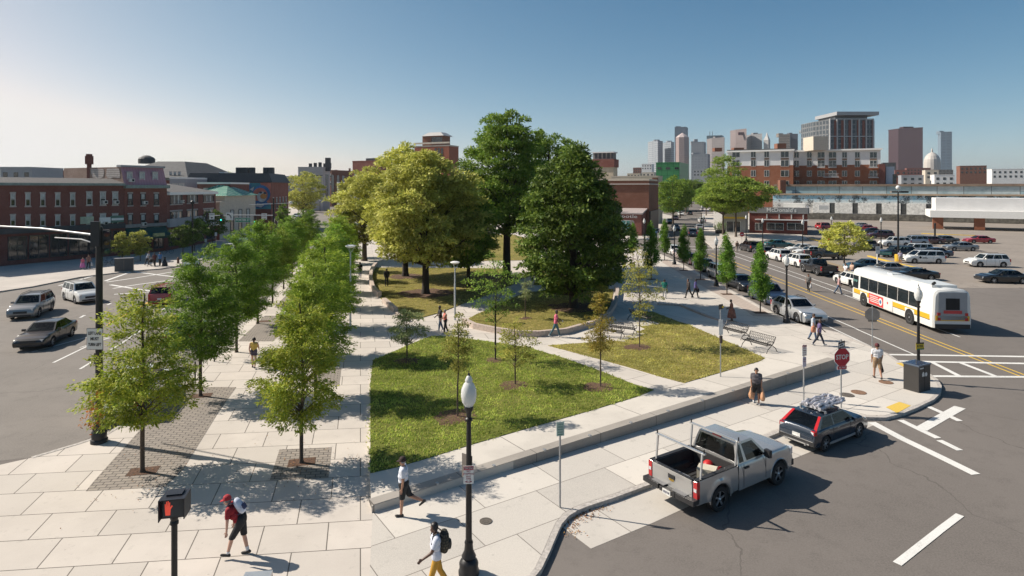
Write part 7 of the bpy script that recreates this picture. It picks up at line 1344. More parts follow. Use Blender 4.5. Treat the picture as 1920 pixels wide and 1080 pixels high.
for i, (px, py, a, lb) in enumerate(((1378, 632, -62, 'black lattice bench left of the pair facing the street'), (1424, 656, -62, 'black lattice bench right of the pair facing the street, nearest the wall'), (1166, 628, 148, 'black lattice bench on the pad at the right of the curved kerb'), (1142, 634, 152, 'black lattice bench half hidden by the bronze young tree'), (1199, 604, 118, 'black lattice bench in the shade behind the yellowing young tree'))):
    p = GP(px, py); p.z += .03
    o = BN if i == 0 else copytree(BN, p); o.location = p; o.rotation_euler = (0, 0, R(a)); o['label'] = lb; o['group'] = 'black lattice park benches'
    if i >= 2: kind(sheet('bench_pad', [(p.x+math.cos(R(a))*u-math.sin(R(a))*v, p.y+math.sin(R(a))*u+math.cos(R(a))*v) for u, v in ((-1.3, -.9), (1.3, -.9), (1.3, .8), (-1.3, .8))], .052, PATHM, zf=hraw if p.z > .05 else None, skirt=0))
# modern white park lights
def modern(px, py, h, lb):
    t = thing('park_light', lb, 'street lamp', GP(px, py)); ALW = plain('white_grey_metal', (.50, .51, .52), .4, .3, .05); q = MB(); q.tube([(0, 0, 0), (0, 0, h*.62), (0, 0, h*.63), (0, 0, h-.55)], [.075, .07, .055, .05], 12); q.build('post', [ALW], t, 40)
    q = MB(); [q.tube([(0, 0, h-.6), (.3*math.cos(a), .3*math.sin(a), h-.12)], .014, 5) for a in (0, 2.1, 4.2)]; q.build('bracket', [ALW], t); q = MB(); q.lathe([(.05, -.16), (.26, -.11), (.36, -.03), (.36, .0), (.2, .06), (.02, .08)], 0, 0, h-.06, 20); q.build('luminaire', [white_paint], t, 40)
modern(853, 600, (600-490)/248*10, 'white park light with a round disc lamp beside the central path'); modern(657, 620, 6.0, 'white park light whose disc shows above the inner tree row'); modern(1215, 505, 3.8, 'small pale park light near the dark columnar tree')
# traffic signals
def signal(t, x, y, z, lit, rz=0, back=False):
    q = MB(); q.box(0, 0, 0, .30, .22, .98); hd = q.build('signal_head', [SGB], t, loc=(x, y, z)); hd.rotation_euler = (0, 0, rz)
    for k, c in enumerate(('red', 'amber', 'green')):
        m_ = {'red': plain('lens_red_off', (.06, .01, .01), .3), 'amber': plain('lens_amber_off', (.07, .04, .01), .3), 'green': plain('lens_green_off', (.01, .05, .03), .3)}[c]
        if c == lit: m_ = LITG
        q = MB(); q.lathe([(.11, 0), (.11, -.02), (.02, -.05)], 0, -.13, .33-.33*k, 12, axis='y'); q.build('lens', [m_], hd); q = MB(); q.tube([(-.13, -.14, .33-.33*k), (-.10, -.30, .42-.33*k), (0, -.33, .46-.33*k), (.10, -.30, .42-.33*k), (.13, -.14, .33-.33*k)], .012, 4); q.build('visor', [SGB], hd)
LITG = bpy.data.materials.new('green_light'); LITG.use_nodes = True; b_ = LITG.node_tree.nodes['Principled BSDF']; b_.inputs['Base Color'].default_value = (.05, .5, .4, 1); b_.inputs['Emission Color'].default_value = (.05, .9, .7, 1); b_.inputs['Emission Strength'].default_value = 1.6
p = W(186, 829); t = thing('signal_pole', 'tall black signal pole with a left lane must turn left sign at the left kerb', 'traffic signal', p, 0)
q = MB(); q.lathe([(.30, 0), (.30, .12), (.26, .16), (.27, .42), (.22, .5), (.24, .56), (.15, .8), (.12, .9)], seg=18); q.build('base', [IRONB], t, 45); q = MB(); hp = zt(425, p.y); q.lathe([(.135, .85), (.115, hp)], seg=14); q.build('post', [IRONB], t, 45)
q = MB(); q.tube([(0, 0, hp-.35), (-3.2, 1.2, hp-.15), (-7, 2.6, hp-.1)], [.045, .04, .035], 8); q.build('mast_arm', [steel], t, 50); q = MB(); q.tube([(-.05, 0, zt(468, p.y)), (-.3, .1, zt(456, p.y)), (-.9, .3, zt(450, p.y)), (-2.4, .9, zt(449, p.y))], .03, 6); q.build('lamp_arm', [steel], t, 50)
signal(t, .0, -.22, zt(438, p.y), None, R(205)); signal(t, .12, .16, zt(455, p.y), None, R(60))
q = MB(); q.box(-.14, 0, zt(672, p.y), .06, .1, .42); q.build('control_box', [IRONB], t); q = MB(); [q.lathe([(.105, 0), (.12, .03), (.105, .06)], 0, 0, zt(y, p.y), 14) for y in (660, 679)]; q.build('band', [steel], t)
panel(t, 'turn_sign_border', -.08, -.13, zt(634, p.y), .64, .84, SGB); panel(t, 'turn_sign', -.08, -.137, zt(634, p.y), .61, .81, SGW)
for s, y, w_ in (('LEFT LANE', 623.5, .50), ('MUST', 634, .33), ('TURN LEFT', 644.5, .50)): text(s, .17, SGB, t, (-.08, -.146, zt(y, p.y)), width=w_, bold=.004)
q = MB(); q.lathe([(.02, -.2), (.13, -.1), (.15, .05), (.1, .16), (.02, .2)], -.2, .1, zt(778, p.y), 12); q.build('signal_ball', [plain('pale_lilac', (.50, .46, .55), .5)], t, 50)
p = W(513, 478); t = thing('signal_mast', 'black traffic signal mast with a long arm of signs over the left street', 'traffic signal', p, 0); ha = zt(404, p.y); q = MB(); q.lathe([(.2, 0), (.2, .4), (.13, .5), (.11, zt(372, p.y))], seg=12); q.build('post', [IRONB], t, 45)
xa = lambda px: (px-513)*p.y/F
q = MB(); q.tube([(0, 0, ha), (xa(450), 0, ha+.05), (xa(385), 0, ha-.05)], [.08, .07, .05], 8); q.build('mast_arm', [steel], t, 50); q = MB(); q.tube([(xa(468), 0, zt(384, p.y)), (xa(545), 0, zt(380.5, p.y))], .05, 6); q.build('lamp_arm', [steel], t, 50); q = MB(); q.lathe([(.05, 0), (.2, .05), (.18, .22), (.03, .28)], xa(545), 0, zt(381, p.y), 10); q.build('luminaire', [SGW], t, 40)
signal(t, xa(416), -.1, zt(408, p.y), 'green', R(-8)); signal(t, xa(479), -.1, zt(411, p.y), 'green', R(-8)); signal(t, xa(389), -.1, zt(405, p.y), None, R(80))
panel(t, 'lane_sign', xa(398), -.12, zt(405.5, p.y), .78, .95, SGW); text('ONLY', .26, SGB, t, (xa(398), -.14, zt(402, p.y)), width=.6); q = MB(); q.add([(xa(398)-.2, -.14, zt(408, p.y)), (xa(398), -.14, zt(410, p.y)), (xa(398)+.2, -.14, zt(408, p.y)), (xa(398), -.14, zt(406.5, p.y))], [(0, 1, 2, 3)]); q.build('sign_mark', [SGB], t)
panel(t, 'turn_sign', xa(431), -.12, zt(405.5, p.y), 1.0, 1.1, SGW); q = MB(); q.tube([(xa(431)+.25, -.14, zt(409.5, p.y)), (xa(431)+.22, -.14, zt(406, p.y)), (xa(431)-.02, -.14, zt(402.5, p.y)), (xa(431)-.25, -.14, zt(402, p.y))], .06, 5); q.add([(xa(431)-.2, -.15, zt(402, p.y)+.16), (xa(431)-.42, -.15, zt(402.2, p.y)), (xa(431)-.2, -.15, zt(402, p.y)-.16)], [(0, 1, 2)]); q.build('turn_arrow', [SGB], t)
panel(t, 'street_sign_border', xa(456), -.12, zt(412.5, p.y), 2.35, .68, SGW); panel(t, 'street_sign', xa(456), -.128, zt(412.5, p.y), 2.27, .6, SGG); text('PORTER ST', .46, SGW, t, (xa(456), -.138, zt(412.5, p.y)), width=2.05, bold=.008)
panel(t, 'notice', xa(496), -.12, zt(406, p.y), .8, .95, SGW); [text(s, .2, SGM, t, (xa(496), -.13, zt(y, p.y)), width=.6, ext=.004) for s, y in (('NO', 402.5), ('TURN', 406), ('ON RED', 409.5))]
for (px, py, yt, lb) in ((574, 408, 360, 'black signal pole with a green light far up the left street'), (361, 478, 383, 'plain tall black lamp pole before the brick block')):
    p = W(px, py); t = post('signal_pole', lb, 'pole', 0, 0, zt(yt, p.y), .12, IRONB, p=p)
    if px == 574: signal(t, .2, -.1, zt(379, p.y), 'green', 0)
    else: q = MB(); q.lathe([(.12, 0), (.28, .1), (.26, .4), (.05, .6)], 0, 0, zt(383, p.y), 10); q.build('lamp_head', [IRONB], t, 40)
# pedestrian signal near the camera
p = Vector(((327-960)*13/F, 13, 0)); t = thing('pedestrian_signal', 'black pedestrian signal box showing a red hand at bottom left', 'pedestrian signal', p, R(12)); zc = zt(945, 13)
q = MB(); q.tube([(0, 0, 0), (0, 0, zc-.24)], .062, 12); q.build('post', [IRONB], t, 45); q = MB(); q.lathe([(.085, zc-.42), (.085, zc-.36), (.07, zc-.34), (.085, zc-.28), (.085, zc-.22)], seg=14); q.build('collar', [IRONB], t, 45)
q = MB(); q.box(.03, .02, zc, .48, .34, .44); q.box(.03, .0, zc+.235, .30, .24, .05); q.box(-.215, -.2, zc, .02, .18, .44); q.box(.265, -.2, zc, .02, .16, .40); q.box(.03, -.2, zc+.22, .5, .18, .02); q.build('housing', [plain('signal_housing', (.02, .02, .026), .35, .1)], t); panel(t, 'screen', .03, -.155, zc, .42, .37, plain('dark_screen', (.055, .06, .065), .2))
LITR = bpy.data.materials.new('red_hand_light'); LITR.use_nodes = True; b_ = LITR.node_tree.nodes['Principled BSDF']; b_.inputs['Base Color'].default_value = (.5, .05, .03, 1); b_.inputs['Emission Color'].default_value = (.9, .10, .06, 1); b_.inputs['Emission Strength'].default_value = .35
q = MB(); q.add([(x-.08, -.166, zc+z) for x, z in ((-.04, -.15), (.05, -.15), (.06, -.02), (.10, .04), (.08, .06), (.05, .02), (.05, .12), (.03, .12), (.025, .02), (.02, .15), (0, .15), (0, .02), (-.01, .14), (-.03, .14), (-.025, .0), (-.035, .09), (-.055, .09), (-.05, -.06))], [tuple(range(18))]); q.build('red_hand', [LITR], t)
q = MB(); q.box(-.08, 0, 1.1, .14, .16, .34); q.build('push_button', [IRONB], t)
p = Vector(((473-960)*14/F, 14.2, 0)); t = thing('news_box', 'silver top of a street news box at the bottom edge', 'news box', p, R(6)); q = MB(); q.box(0, 0, .48, .62, .5, .8); q.build('body', [plain('box_grey', (.25, .26, .28), .5)], t); q = MB(); q.box(0, 0, .91, .62, .5, .12); q.build('hood', [ALU], t); panel(t, 'window', 0, -.262, .91, .5, .08, glass)
# things on the left plaza
for px, py, lb in ((366, 712, 'black ring topped bike post beside the second roadside tree'), (402, 678, 'black bike post behind the second roadside tree'), (481, 592, 'black bike post by the fourth roadside tree')):
    t = post('bike_post', lb, 'bike post', px, py, .95, .04, IRONB); q = MB(); q.tube([(.0+.0, .16*math.cos(R(a)), .62+.2*math.sin(R(a))) for a in range(0, 361, 30)], .018, 5); q.build('ring', [IRONB], t, 60); t.rotation_euler = (0, 0, R(60))
p = W(233, 508); t = thing('planter_cabinet', 'grey double utility cabinet on the far left pavement', 'cabinet', p, R(25)); q = MB(); q.box(0, 0, .75, 1.9, .7, 1.5); q.build('body', [plain('cabinet_grey', (.06, .062, .066), .5)], t); q = MB(); q.box(0, 0, 1.53, 2.0, .8, .06); q.build('lid', [plain('cabinet_lid', (.2, .2, .21), .5)], t); q = MB(); q.box(0, -.355, .75, .03, .02, 1.3); q.build('door_seam', [SGBK], t)
p = W(397, 473); t = thing('litter_bin', 'dark blue litter bin on the left pavement before the bank', 'litter bin', p); q = MB(); q.box(0, 0, .62, .95, .7, 1.24); q.build('body', [plain('bin_blue', (.015, .03, .07), .45)], t); q = MB(); q.box(0, 0, 1.28, 1.0, .75, .08); q.build('lid', [plain('bin_blue_lid', (.03, .08, .13), .4)], t)
p = W(309, 499); t = thing('fire_hydrant', 'dark cone shaped post beside the group on the left pavement', 'bollard', p); q = MB(); q.lathe([(.36, 0), (.3, .4), (.14, .8), (.1, .95)], seg=12); q.build('cone', [IRONB], t, 45); q = MB(); q.ball((0, 0, 1.05), .14); q.build('cap', [IRONB], t, 60)
p = W(334, 494); t = thing('fire_hydrant', 'small brown hydrant at the kerb before the waiting sedan', 'hydrant', p); q = MB(); q.lathe([(.17, 0), (.15, .1), (.13, .6), (.16, .64), (.1, .8), (.02, .85)], seg=10); q.tube([(-.2, 0, .5), (.2, 0, .5)], .06, 6); q.build('body', [plain('rust_brown', (.12, .06, .04), .7)], t, 45)
for px, py, yt, c, lb in ((386, 472, 448, SGW, 'small white sign on a post left of the blue bin'), (405, 472, 436, SGW, 'tall thin white sign right of the blue bin')): p = W(px, py); t = post('street_sign', lb, 'sign', 0, 0, zt(yt, p.y), .03, p=p); panel(t, 'sign_plate', 0, -.04, zt(yt+3, p.y), .36, .55, c)
# right side: signs and posts round the car park
p = W(1391, 458); t = post('no_entry_sign', 'red octagonal sign on a post in front of the restaurant', 'stop sign', 0, 0, zt(434, p.y), .03, p=p); octo(.42, -.04).build('sign_plate', [SGR], t, loc=(0, 0, zt(439.5, p.y))); q = MB(); q.box(0, -.055, zt(439.5, p.y), .5, .01, .12); q.build('white_bar', [SGW], t)
p = W(1185, 462); t = post('stop_sign', 'pale back of a round topped sign before the corner restaurant', 'sign', 0, 0, zt(413, p.y), .04, p=p); octo(.42, -.03).build('sign_plate', [plain('pale_back', (.42, .36, .33), .5)], t, loc=(0, 0, zt(417, p.y)))
for px, py, yt, lb in ((1361, 456, 434, 'red traffic barrel by the bright trees of the restaurant'), (1555, 458, 441, 'red traffic barrel left of the round yellow green tree')):
    p = W(px, py); t = thing('traffic_barrel', lb, 'traffic barrel', p); q = MB(); q.lathe([(.32, 0), (.32, .08), (.25, .1), (.2, 1.3), (.05, 1.35)], seg=12); q.build('body', [plain('barrel_red', (.55, .06, .03), .5)], t, 45); q = MB(); q.lathe([(.243, .5), (.236, .65)], seg=12); q.build('white_band', [SGW], t)
p = W(1684, 490, 0); t = thing('car_park_light', 'tall dark car park light pole on a yellow concrete base', 'street lamp', p); q = MB(); q.lathe([(.42, 0), (.42, .9), (.4, .95)], seg=14); q.build('base', [plain('yellow_base', (.58, .36, .02), .6, 0, .15, 3)], t, 45); q = MB(); hp = zt(360, p.y); q.tube([(0, 0, .9), (0, 0, hp)], [.13, .09], 8); q.build('post', [IRONB], t, 45); q = MB(); q.box(-.55, 0, hp, .9, .4, .22); q.build('lamp_head', [SGBK], t); q = MB(); q.box(.75, 0, hp, 1.1, .4, .22); q.build('lamp_head', [IRONB], t); q = MB(); q.ball((0, 0, hp+.6), .3, 6, 8); q.build('camera_dome', [SGW], t, 60)
p = W(1753, 448, 0); t = post('bollard_post', 'plain dark post in front of the brick pier at the right', 'post', 0, 0, zt(421, p.y), .16, IRONB, p=p); q = MB(); q.ball((0, 0, zt(420, p.y)), .2); q.build('cap', [IRONB], t)
p = W(1647, 482, 0); t = thing('car_park_banner', 'teal banner board and dark post on the yellow kerb of the car park', 'sign', p); q = MB(); q.box(0, 0, 1.0, .25, .25, 2.0); q.build('post', [IRONB], t); panel(t, 'banner', 1.0, 0, .55, 1.7, .42, plain('banner_teal', (.05, .32, .27), .5), R(-8)); text('PARKING', .24, SGW, t, (1.0, -.03, .55), (R(90), 0, R(-8)), width=1.3)
p = W(1645, 510); t = post('street_sign', 'tall white parking sign on a white post before the blue sedan', 'sign', 0, 0, 3.0, .07, white_paint, p=p); panel(t, 'sign_plate', 0, -.09, 2.6, .5, .9, SGW); q = MB(); q.box(0, -.1, 2.85, .3, .006, .06); q.box(0, -.1, 2.65, .34, .006, .05); q.build('sign_marks', [SGB], t)
t = thing('hand_rail', 'thin bent dark steel handrail behind the woman in green', 'handrail', W(1236, 560)); q = MB(); q.tube([(.35, 0, 0), (.35, 0, 1.0), (-2.6, 2.6, 1.0), (-2.6, 2.6, 0)], .025, 6); q.build('rail', [steel], t)
p = W(1352, 438); t = thing('hedge_planter', 'dark fenced planter with a bushy shrub beside the restaurant entrance', 'planter', p); q = MB(); [q.box(-.9+.3*k, 0, .5, .06, .06, 1.0) for k in range(7)]; q.box(0, 0, 1.0, 2.0, .06, .06); q.box(0, .5, .4, 1.9, .9, .8); q.build('box', [plain('planter_dark', (.06, .05, .045), .8)], t)
rg_ = np.random.default_rng(9); P = rg_.normal(0, 1, (900, 3))*np.array([.55, .35, .5])+np.array([0, .5, 1.5]); me = leaves_mesh(P, unit(rg_.normal(0, 1, P.shape)), unit(rg_.normal(0, 1, P.shape)), np.full(900, .2), np.full(900, .11), LMID, 'shrub'); o = bpy.data.objects.new('shrub', me); COL.objects.link(o); o.parent = t
# ---------------------------------------------------------------- people
SKIN = {'light': plain('skin_light', (.52, .30, .22), .55, 0, .05, 20), 'tan': plain('skin_tan', (.38, .20, .13), .55, 0, .05, 20), 'dark': plain('skin_dark', (.095, .045, .03), .5, 0, .06, 20)}
CL = lambda n, c, v=.15: plain('cloth_'+n, c, .85, 0, v, 9, .15)
HAIR = {'black': plain('hair_black', (.012, .010, .010), .5), 'brown': plain('hair_brown', (.06, .03, .018), .5), 'grey': plain('hair_grey', (.22, .21, .2), .6)}
SHOE = plain('shoe_dark', (.02, .018, .018), .6)
def rx(v, a):                                          # swing in the walking plane (x forward, z up)
    c, s = math.cos(a), math.sin(a); return Vector((v.x*c-v.z*s, v.y, v.x*s+v.z*c))
def capsule(mb, p, q, r0, r1, seg=10):
    p, q = Vector(p), Vector(q); d = q-p; n = max(2, int(d.length/.06)); pts = [p-d.normalized()*r0*.92, p-d.normalized()*r0*.6]+[p.lerp(q, i/n) for i in range(n+1)]+[q+d.normalized()*r1*.6, q+d.normalized()*r1*.92]
    rr = [r0*.35, r0*.8]+[r0+(r1-r0)*i/n for i in range(n+1)]+[r1*.8, r1*.35]; mb.tube(pts, rr, seg)
def person(label, loc, hd, skin='light', top=None, bottom=None, hair='black', shoes=None, hat=None, sleeve='short', legs='long', lt=(.35, -.30), kn=(.12, .35), arm=(-.35, .35), el=(.35, .35), lean=.04, headp=0.0, H=1.74, vox=.016, fingers=False, stout=1.0, skirt=None, socks=None, ponytail=False, yaw=0, strap=None, group=None, extra_drop=None, spread=.06):
    t = thing('person', label, 'person', loc, hd, group); k = H/1.75; segs = []                  # (region, p, q, r0, r1)
    pel = Vector((0, 0, .93)); up = lambda v: rx(v, -lean) if True else v
    S_ = stout
    hipz = Vector((0, 0, .93)); ch = hipz+up(Vector((0, 0, .40))); nk = hipz+up(Vector((.0, 0, .545))); hd_c = nk+rx(Vector((.02, 0, .135)), -(lean*.6+headp))
    for y in (-.075, .075): segs.append(('hip', hipz+Vector((0, y, -.01)), hipz+Vector((0, y*.95, .08)), .105*S_, .105*S_))
    w1 = hipz+up(Vector((.01, 0, .12))); segs += [('torso', w1+Vector((0, -.06, 0)), w1+Vector((0, .06, 0)), .105*S_, .105*S_)]
    m1 = hipz+up(Vector((.015, 0, .26))); segs += [('torso', m1+Vector((0, -.075, 0)), m1+Vector((0, .075, 0)), .108*S_, .108*S_)]
    segs += [('torso', ch+Vector((0, -.095, 0)), ch+Vector((0, .095, 0)), .105*(S_*.5+.5), .105*(S_*.5+.5)), ('torso', w1, ch, .11*S_, .115), ('torso', ch+up(Vector((0, -.15, .08))), ch+up(Vector((0, .15, .08))), .06, .06), ('neck', ch+up(Vector((0, 0, .1))), hd_c+Vector((0, 0, -.06)), .055, .05)]
    fwd = rx(Vector((1, 0, 0)), -(lean*.6+headp)); upv = rx(Vector((0, 0, 1)), -(lean*.6+headp))
    segs += [('head', hd_c-upv*.03, hd_c+upv*.05, .078, .088), ('head', hd_c+fwd*.035-upv*.06, hd_c+fwd*.02, .058, .075), ('head', hd_c+fwd*.085-upv*.02, hd_c+fwd*.098-upv*.035, .014, .017)]
    for y in (-.084, .084): segs.append(('head', hd_c+Vector((0, y, 0))-upv*.03, hd_c+Vector((0, y*1.03, 0))+upv*.01, .016, .018))
    feet = []
    for i, sd in ((0, 1), (1, -1)):
        hp = hipz+Vector((0, sd*.088, -.02)); th = rx(Vector((0, sd*spread*.2, -.43)), lt[i]); kp = hp+th; sh = rx(Vector((0, 0, -.42)), lt[i]-kn[i]); an = kp+sh; fa = lt[i]-kn[i]
        segs += [('thigh', hp, kp, .085*(.5+.5*S_), .058), ('shin', kp, kp+sh*.35, .055, .056), ('calf', kp+sh*.35, an, .054, .038)]
        toe = an+rx(Vector((.155, sd*.01, -.045)), fa*.6); heel = an+rx(Vector((-.045, 0, -.045)), fa*.6); segs += [('foot', heel, toe, .042, .034), ('foot', an, heel, .04, .042)]; feet += [heel.z-.042, toe.z-.034]
        shp = ch+up(Vector((0, sd*.19, .075))); ua = rx(Vector((0, sd*.05, -.285)), arm[i]); ep = shp+ua; fo = rx(Vector((0, sd*-.015, -.245)), arm[i]+el[i]); wp = ep+fo; hv = fo.normalized()
        segs += [('sleeve', shp, shp+ua*.62, .058, .050), ('arm', shp+ua*.62, ep, .046, .041), ('fore', ep, wp, .041, .028)]
        pe = wp+hv*.085; segs.append(('hand', wp, pe, .027, .030)); sdv = Vector((1, 0, 0)); sdv = (sdv-hv*sdv.dot(hv)).normalized(); nrm = hv.cross(sdv)
        if fingers:
            for f_, (o_, ln) in enumerate(((.030, .068), (.010, .078), (-.011, .072), (-.031, .055))):
                a0 = pe+sdv*o_; a1 = a0+hv*ln*.55+nrm*sd*-.006; a2 = a1+hv*ln*.4+nrm*sd*-.022; segs += [('hand', a0, a1, .0105, .0098), ('hand', a1, a2, .0096, .0082)]
            b0 = wp+hv*.03+sdv*.022; segs += [('hand', b0, b0+hv*.03+sdv*.03, .0115, .0105), ('hand', b0+hv*.03+sdv*.03, b0+hv*.058+sdv*.036, .0102, .009)]
        else:
            for o_ in (.024, .008, -.009, -.025): segs.append(('hand', pe+sdv*o_, pe+sdv*o_+hv*.06+nrm*sd*-.012, .011, .009))
            segs.append(('hand', wp+hv*.03+sdv*.02, wp+hv*.075+sdv*.05, .012, .010))
        t['_w%d' % i] = tuple((wp+hv*.09)*k)
    dz = -min(feet); mb = MB()
    for s in segs: capsule(mb, s[1], s[2], s[3], s[4])
    me = bpy.data.meshes.new('tmp'); me.from_pydata([(v[0]*k, v[1]*k, (v[2]+dz)*k) for v in mb.v], [], mb.f); ob = bpy.data.objects.new('tmp', me); COL.objects.link(ob)
    md = ob.modifiers.new('r', 'REMESH'); md.mode = 'VOXEL'; md.voxel_size = vox*(.62 if fingers else 1); sm = ob.modifiers.new('s', 'SMOOTH'); sm.iterations = 3 if not fingers else 4; sm.factor = .5
    bm_ = bpy.data.meshes.new_from_object(ob.evaluated_get(bpy.context.evaluated_depsgraph_get())); bpy.data.objects.remove(ob); bpy.data.meshes.remove(me)
    n = len(bm_.vertices); co = np.zeros(n*3); bm_.vertices.foreach_get('co', co); co = co.reshape(-1, 3); no = np.zeros(n*3); bm_.vertices.foreach_get('normal', no); no = no.reshape(-1, 3)
    best = np.full(n, 9.0); reg = np.zeros(n, int); names = ['hip', 'torso', 'neck', 'head', 'thigh', 'shin', 'calf', 'foot', 'sleeve', 'arm', 'fore', 'hand']
    for s in segs:
        a = np.array(s[1])*k; a[2] += dz*k; b = np.array(s[2])*k; b[2] += dz*k; d = b-a; tt = np.clip(((co-a)@d)/max(d@d, 1e-9), 0, 1); dist = np.linalg.norm(co-a-tt[:, None]*d, axis=1)-(s[3]+(s[4]-s[3])*tt)*k
        u = dist < best; best[u] = dist[u]; reg[u] = names.index(s[0])
    sk = SKIN[skin]; bm_.materials.clear(); bm_.materials.append(sk); bm_.materials.append(shoes or SHOE); bm_.materials.append(socks or sk)
    fv = [tuple(p.vertices) for p in bm_.polygons]; fr = np.array([reg[list(f)].max() if False else np.bincount(reg[list(f)]).argmax() for f in fv])
    mi = np.zeros(len(fv), int); mi[fr == names.index('foot')] = 1; bm_.polygons.foreach_set('material_index', mi.astype(np.int32)); bm_.polygons.foreach_set('use_smooth', [True]*len(fv)); bm_.name = 'body'
    bo = bpy.data.objects.new('body', bm_); COL.objects.link(bo); bo.parent = t
    def cover(name, regs, m, off, cond=None):
        ids = [i for i in range(len(fv)) if names[fr[i]] in regs and (cond is None or cond(co[list(fv[i])].mean(axis=0)))]
        if not ids: return
        used = sorted({v for i in ids for v in fv[i]}); mp = {v: j for j, v in enumerate(used)}; P = co[used]+no[used]*off*k
        q = MB(); q.v = [tuple(p) for p in P]; q.f = [tuple(mp[v] for v in fv[i]) for i in ids]; q.m = [0]*len(ids); return q.build(name, [m], t, 80)
    hc = np.array(hd_c)*k; hc[2] += dz*k; fw = np.array(fwd); uv_ = np.array(upv)
    if bottom is not None:
        if legs == 'long': cover('trousers', ('hip', 'thigh', 'shin', 'calf'), bottom, .014)
        elif legs == 'short': cover('shorts', ('hip', 'thigh', 'shin'), bottom, .026, lambda c: c[2] > .55*k)
        elif legs == 'mini': cover('shorts', ('hip', 'thigh'), bottom, .013, lambda c: c[2] > .74*k)
    if socks is not None: cover('sock', ('calf',), socks, .006, lambda c: c[2] < .22*k)
    if top is not None:
        rs = ('torso', 'hip', 'sleeve') if sleeve == 'short' else (('torso', 'hip', 'sleeve', 'arm', 'fore') if sleeve == 'long' else ('torso', 'hip'))
        cover('shirt', rs, top, .019 if sleeve != 'none' else .012, lambda c: c[2] > (.90 if sleeve != 'none' else .98)*k+ (dz*k))
    if skirt is not None:
        q = MB(); q.lathe([(.19*S_, .98*k), (.24*S_, .7*k), (.30*S_, .30*k), (.29*S_, .28*k)], 0, 0, 0, 18); q.build('skirt', [skirt], t, 60)
    if hat is None or True:
        cover('hair', ('head',), HAIR[hair], .012, lambda c: (c-hc)@uv_ > -.02*k+.075*max(0, (c-hc)@fw)/.09 and ((c-hc)@fw < .055*k or (c-hc)@uv_ > .075*k))
    if ponytail: q = MB(); p_ = Vector(hc)-Vector(fw)*.1*k; q.tube([p_+Vector(uv_)*.03, p_-Vector(fw)*.04*k-Vector(uv_)*.06*k, p_-Vector(uv_)*.2*k], [.035*k, .035*k, .012*k], 7); q.build('ponytail', [HAIR[hair]], t, 60)
    if hat is not None:
        o_ = cover('cap', ('head',), hat, .024, lambda c: (c-hc)@uv_ > .028*k)
        q = MB(); c0 = Vector(hc)+Vector(fw)*.08*k+Vector(uv_)*.035*k; q.add([c0+Vector((0, -.075*k, 0)), c0+Vector(fw)*.10*k+Vector((0, -.05*k, -.02*k)), c0+Vector(fw)*.10*k+Vector((0, .05*k, -.02*k)), c0+Vector((0, .075*k, 0))]+[c0+Vector((0, -.075*k, -.012)), c0+Vector(fw)*.10*k+Vector((0, -.05*k, -.032*k)), c0+Vector(fw)*.10*k+Vector((0, .05*k, -.032*k)), c0+Vector((0, .075*k, -.012))], [(0, 1, 2, 3), (7, 6, 5, 4), (0, 4, 5, 1), (1, 5, 6, 2), (2, 6, 7, 3)]); q.build('cap_brim', [hat], t)
    for y in (-.032, .032): q = MB(); q.ball(tuple(Vector(hc)+Vector(fw)*.088*k+Vector((0, y*k, 0))+Vector(uv_)*.012*k), .011*k, 4, 6); q.build('eye', [dark], t)
    q = MB(); m0 = Vector(hc)+Vector(fw)*.091*k-Vector(uv_)*.068*k; q.tube([m0+Vector((-.004, -.022*k, 0)), m0, m0+Vector((-.004, .022*k, 0))], .006*k, 5); q.build('mouth', [plain('lips', (.28, .10, .08), .5)], t)
    for i in (0, 1): w_ = t['_w%d' % i]; t['_w%d' % i] = (w_[0], w_[1], w_[2]+dz*k)
    t['_ch'] = tuple(((ch+Vector((0, 0, dz)))*k)); return t
def hand(t, i): v = Vector(t['_w%d' % i]); m = Matrix.Translation(t.location)@Matrix.Rotation(t.rotation_euler.z, 4, 'Z'); return m@v
def local(t, v): return Matrix.Translation(t.location)@Matrix.Rotation(t.rotation_euler.z, 4, 'Z')@Vector(v)
WH, BKc, NV = CL('white', (.62, .62, .64), .05), CL('black', (.018, .018, .02)), CL('navy', (.03, .045, .10)); DEN = CL('denim', (.06, .10, .17)); KHA = CL('khaki', (.30, .20, .12)); WHs = plain('shoe_white', (.5, .5, .5), .6)
def hdir(dx, dy): return math.atan2(dy, dx)
p1 = person('stooped man in a red cap, red shirt and black shorts walking left', W(452, 1043), hdir(-1, -.12), 'light', CL('red', (.26, .012, .02)), BKc, 'grey', SHOE, CL('redcap', (.36, .02, .03)), 'short', 'short', (.50, -.12), (.25, .10), (.02, -.08), (.06, .10), .62, -.25, 1.76, .013, True, 1.0, socks=WH)
p2 = person('man in a white shirt, black cap and black shorts striding past the wall end', W(757, 966), hdir(-1, -.05), 'tan', CL('palewhite', (.58, .60, .66), .05), BKc, 'grey', SHOE, CL('blackcap', (.03, .015, .015)), 'short', 'short', (.10, -.42), (.05, .75), (-.08, .05), (.25, .2), .02, 0, 1.76, .013, True, 1.22)
p3 = person('man in mustard trousers and white shirt with a camouflage backpack at the bottom', W(818, 1113), hdir(-1, -.25), 'dark', CL('shirtwhite', (.52, .55, .64), .06), CL('mustard', (.44, .24, .03)), 'black', SHOE, None, 'short', 'long', (.30, -.25), (.15, .3), (.45, -.1), (.55, .25), .03, .02, 1.76, .013, True)
p4 = person('woman in a yellow top and dark shorts walking away between the tree rows', W(476, 690), hdir(-.2, 1), 'light', CL('yellow', (.62, .42, .10)), CL('printshorts', (.07, .06, .09), .6), 'black', SHOE, None, 'none', 'mini', (.22, -.18), (.1, .3), (-.2, .35), (.5, .5), .02, 0, 1.68, ponytail=True, fingers=False)
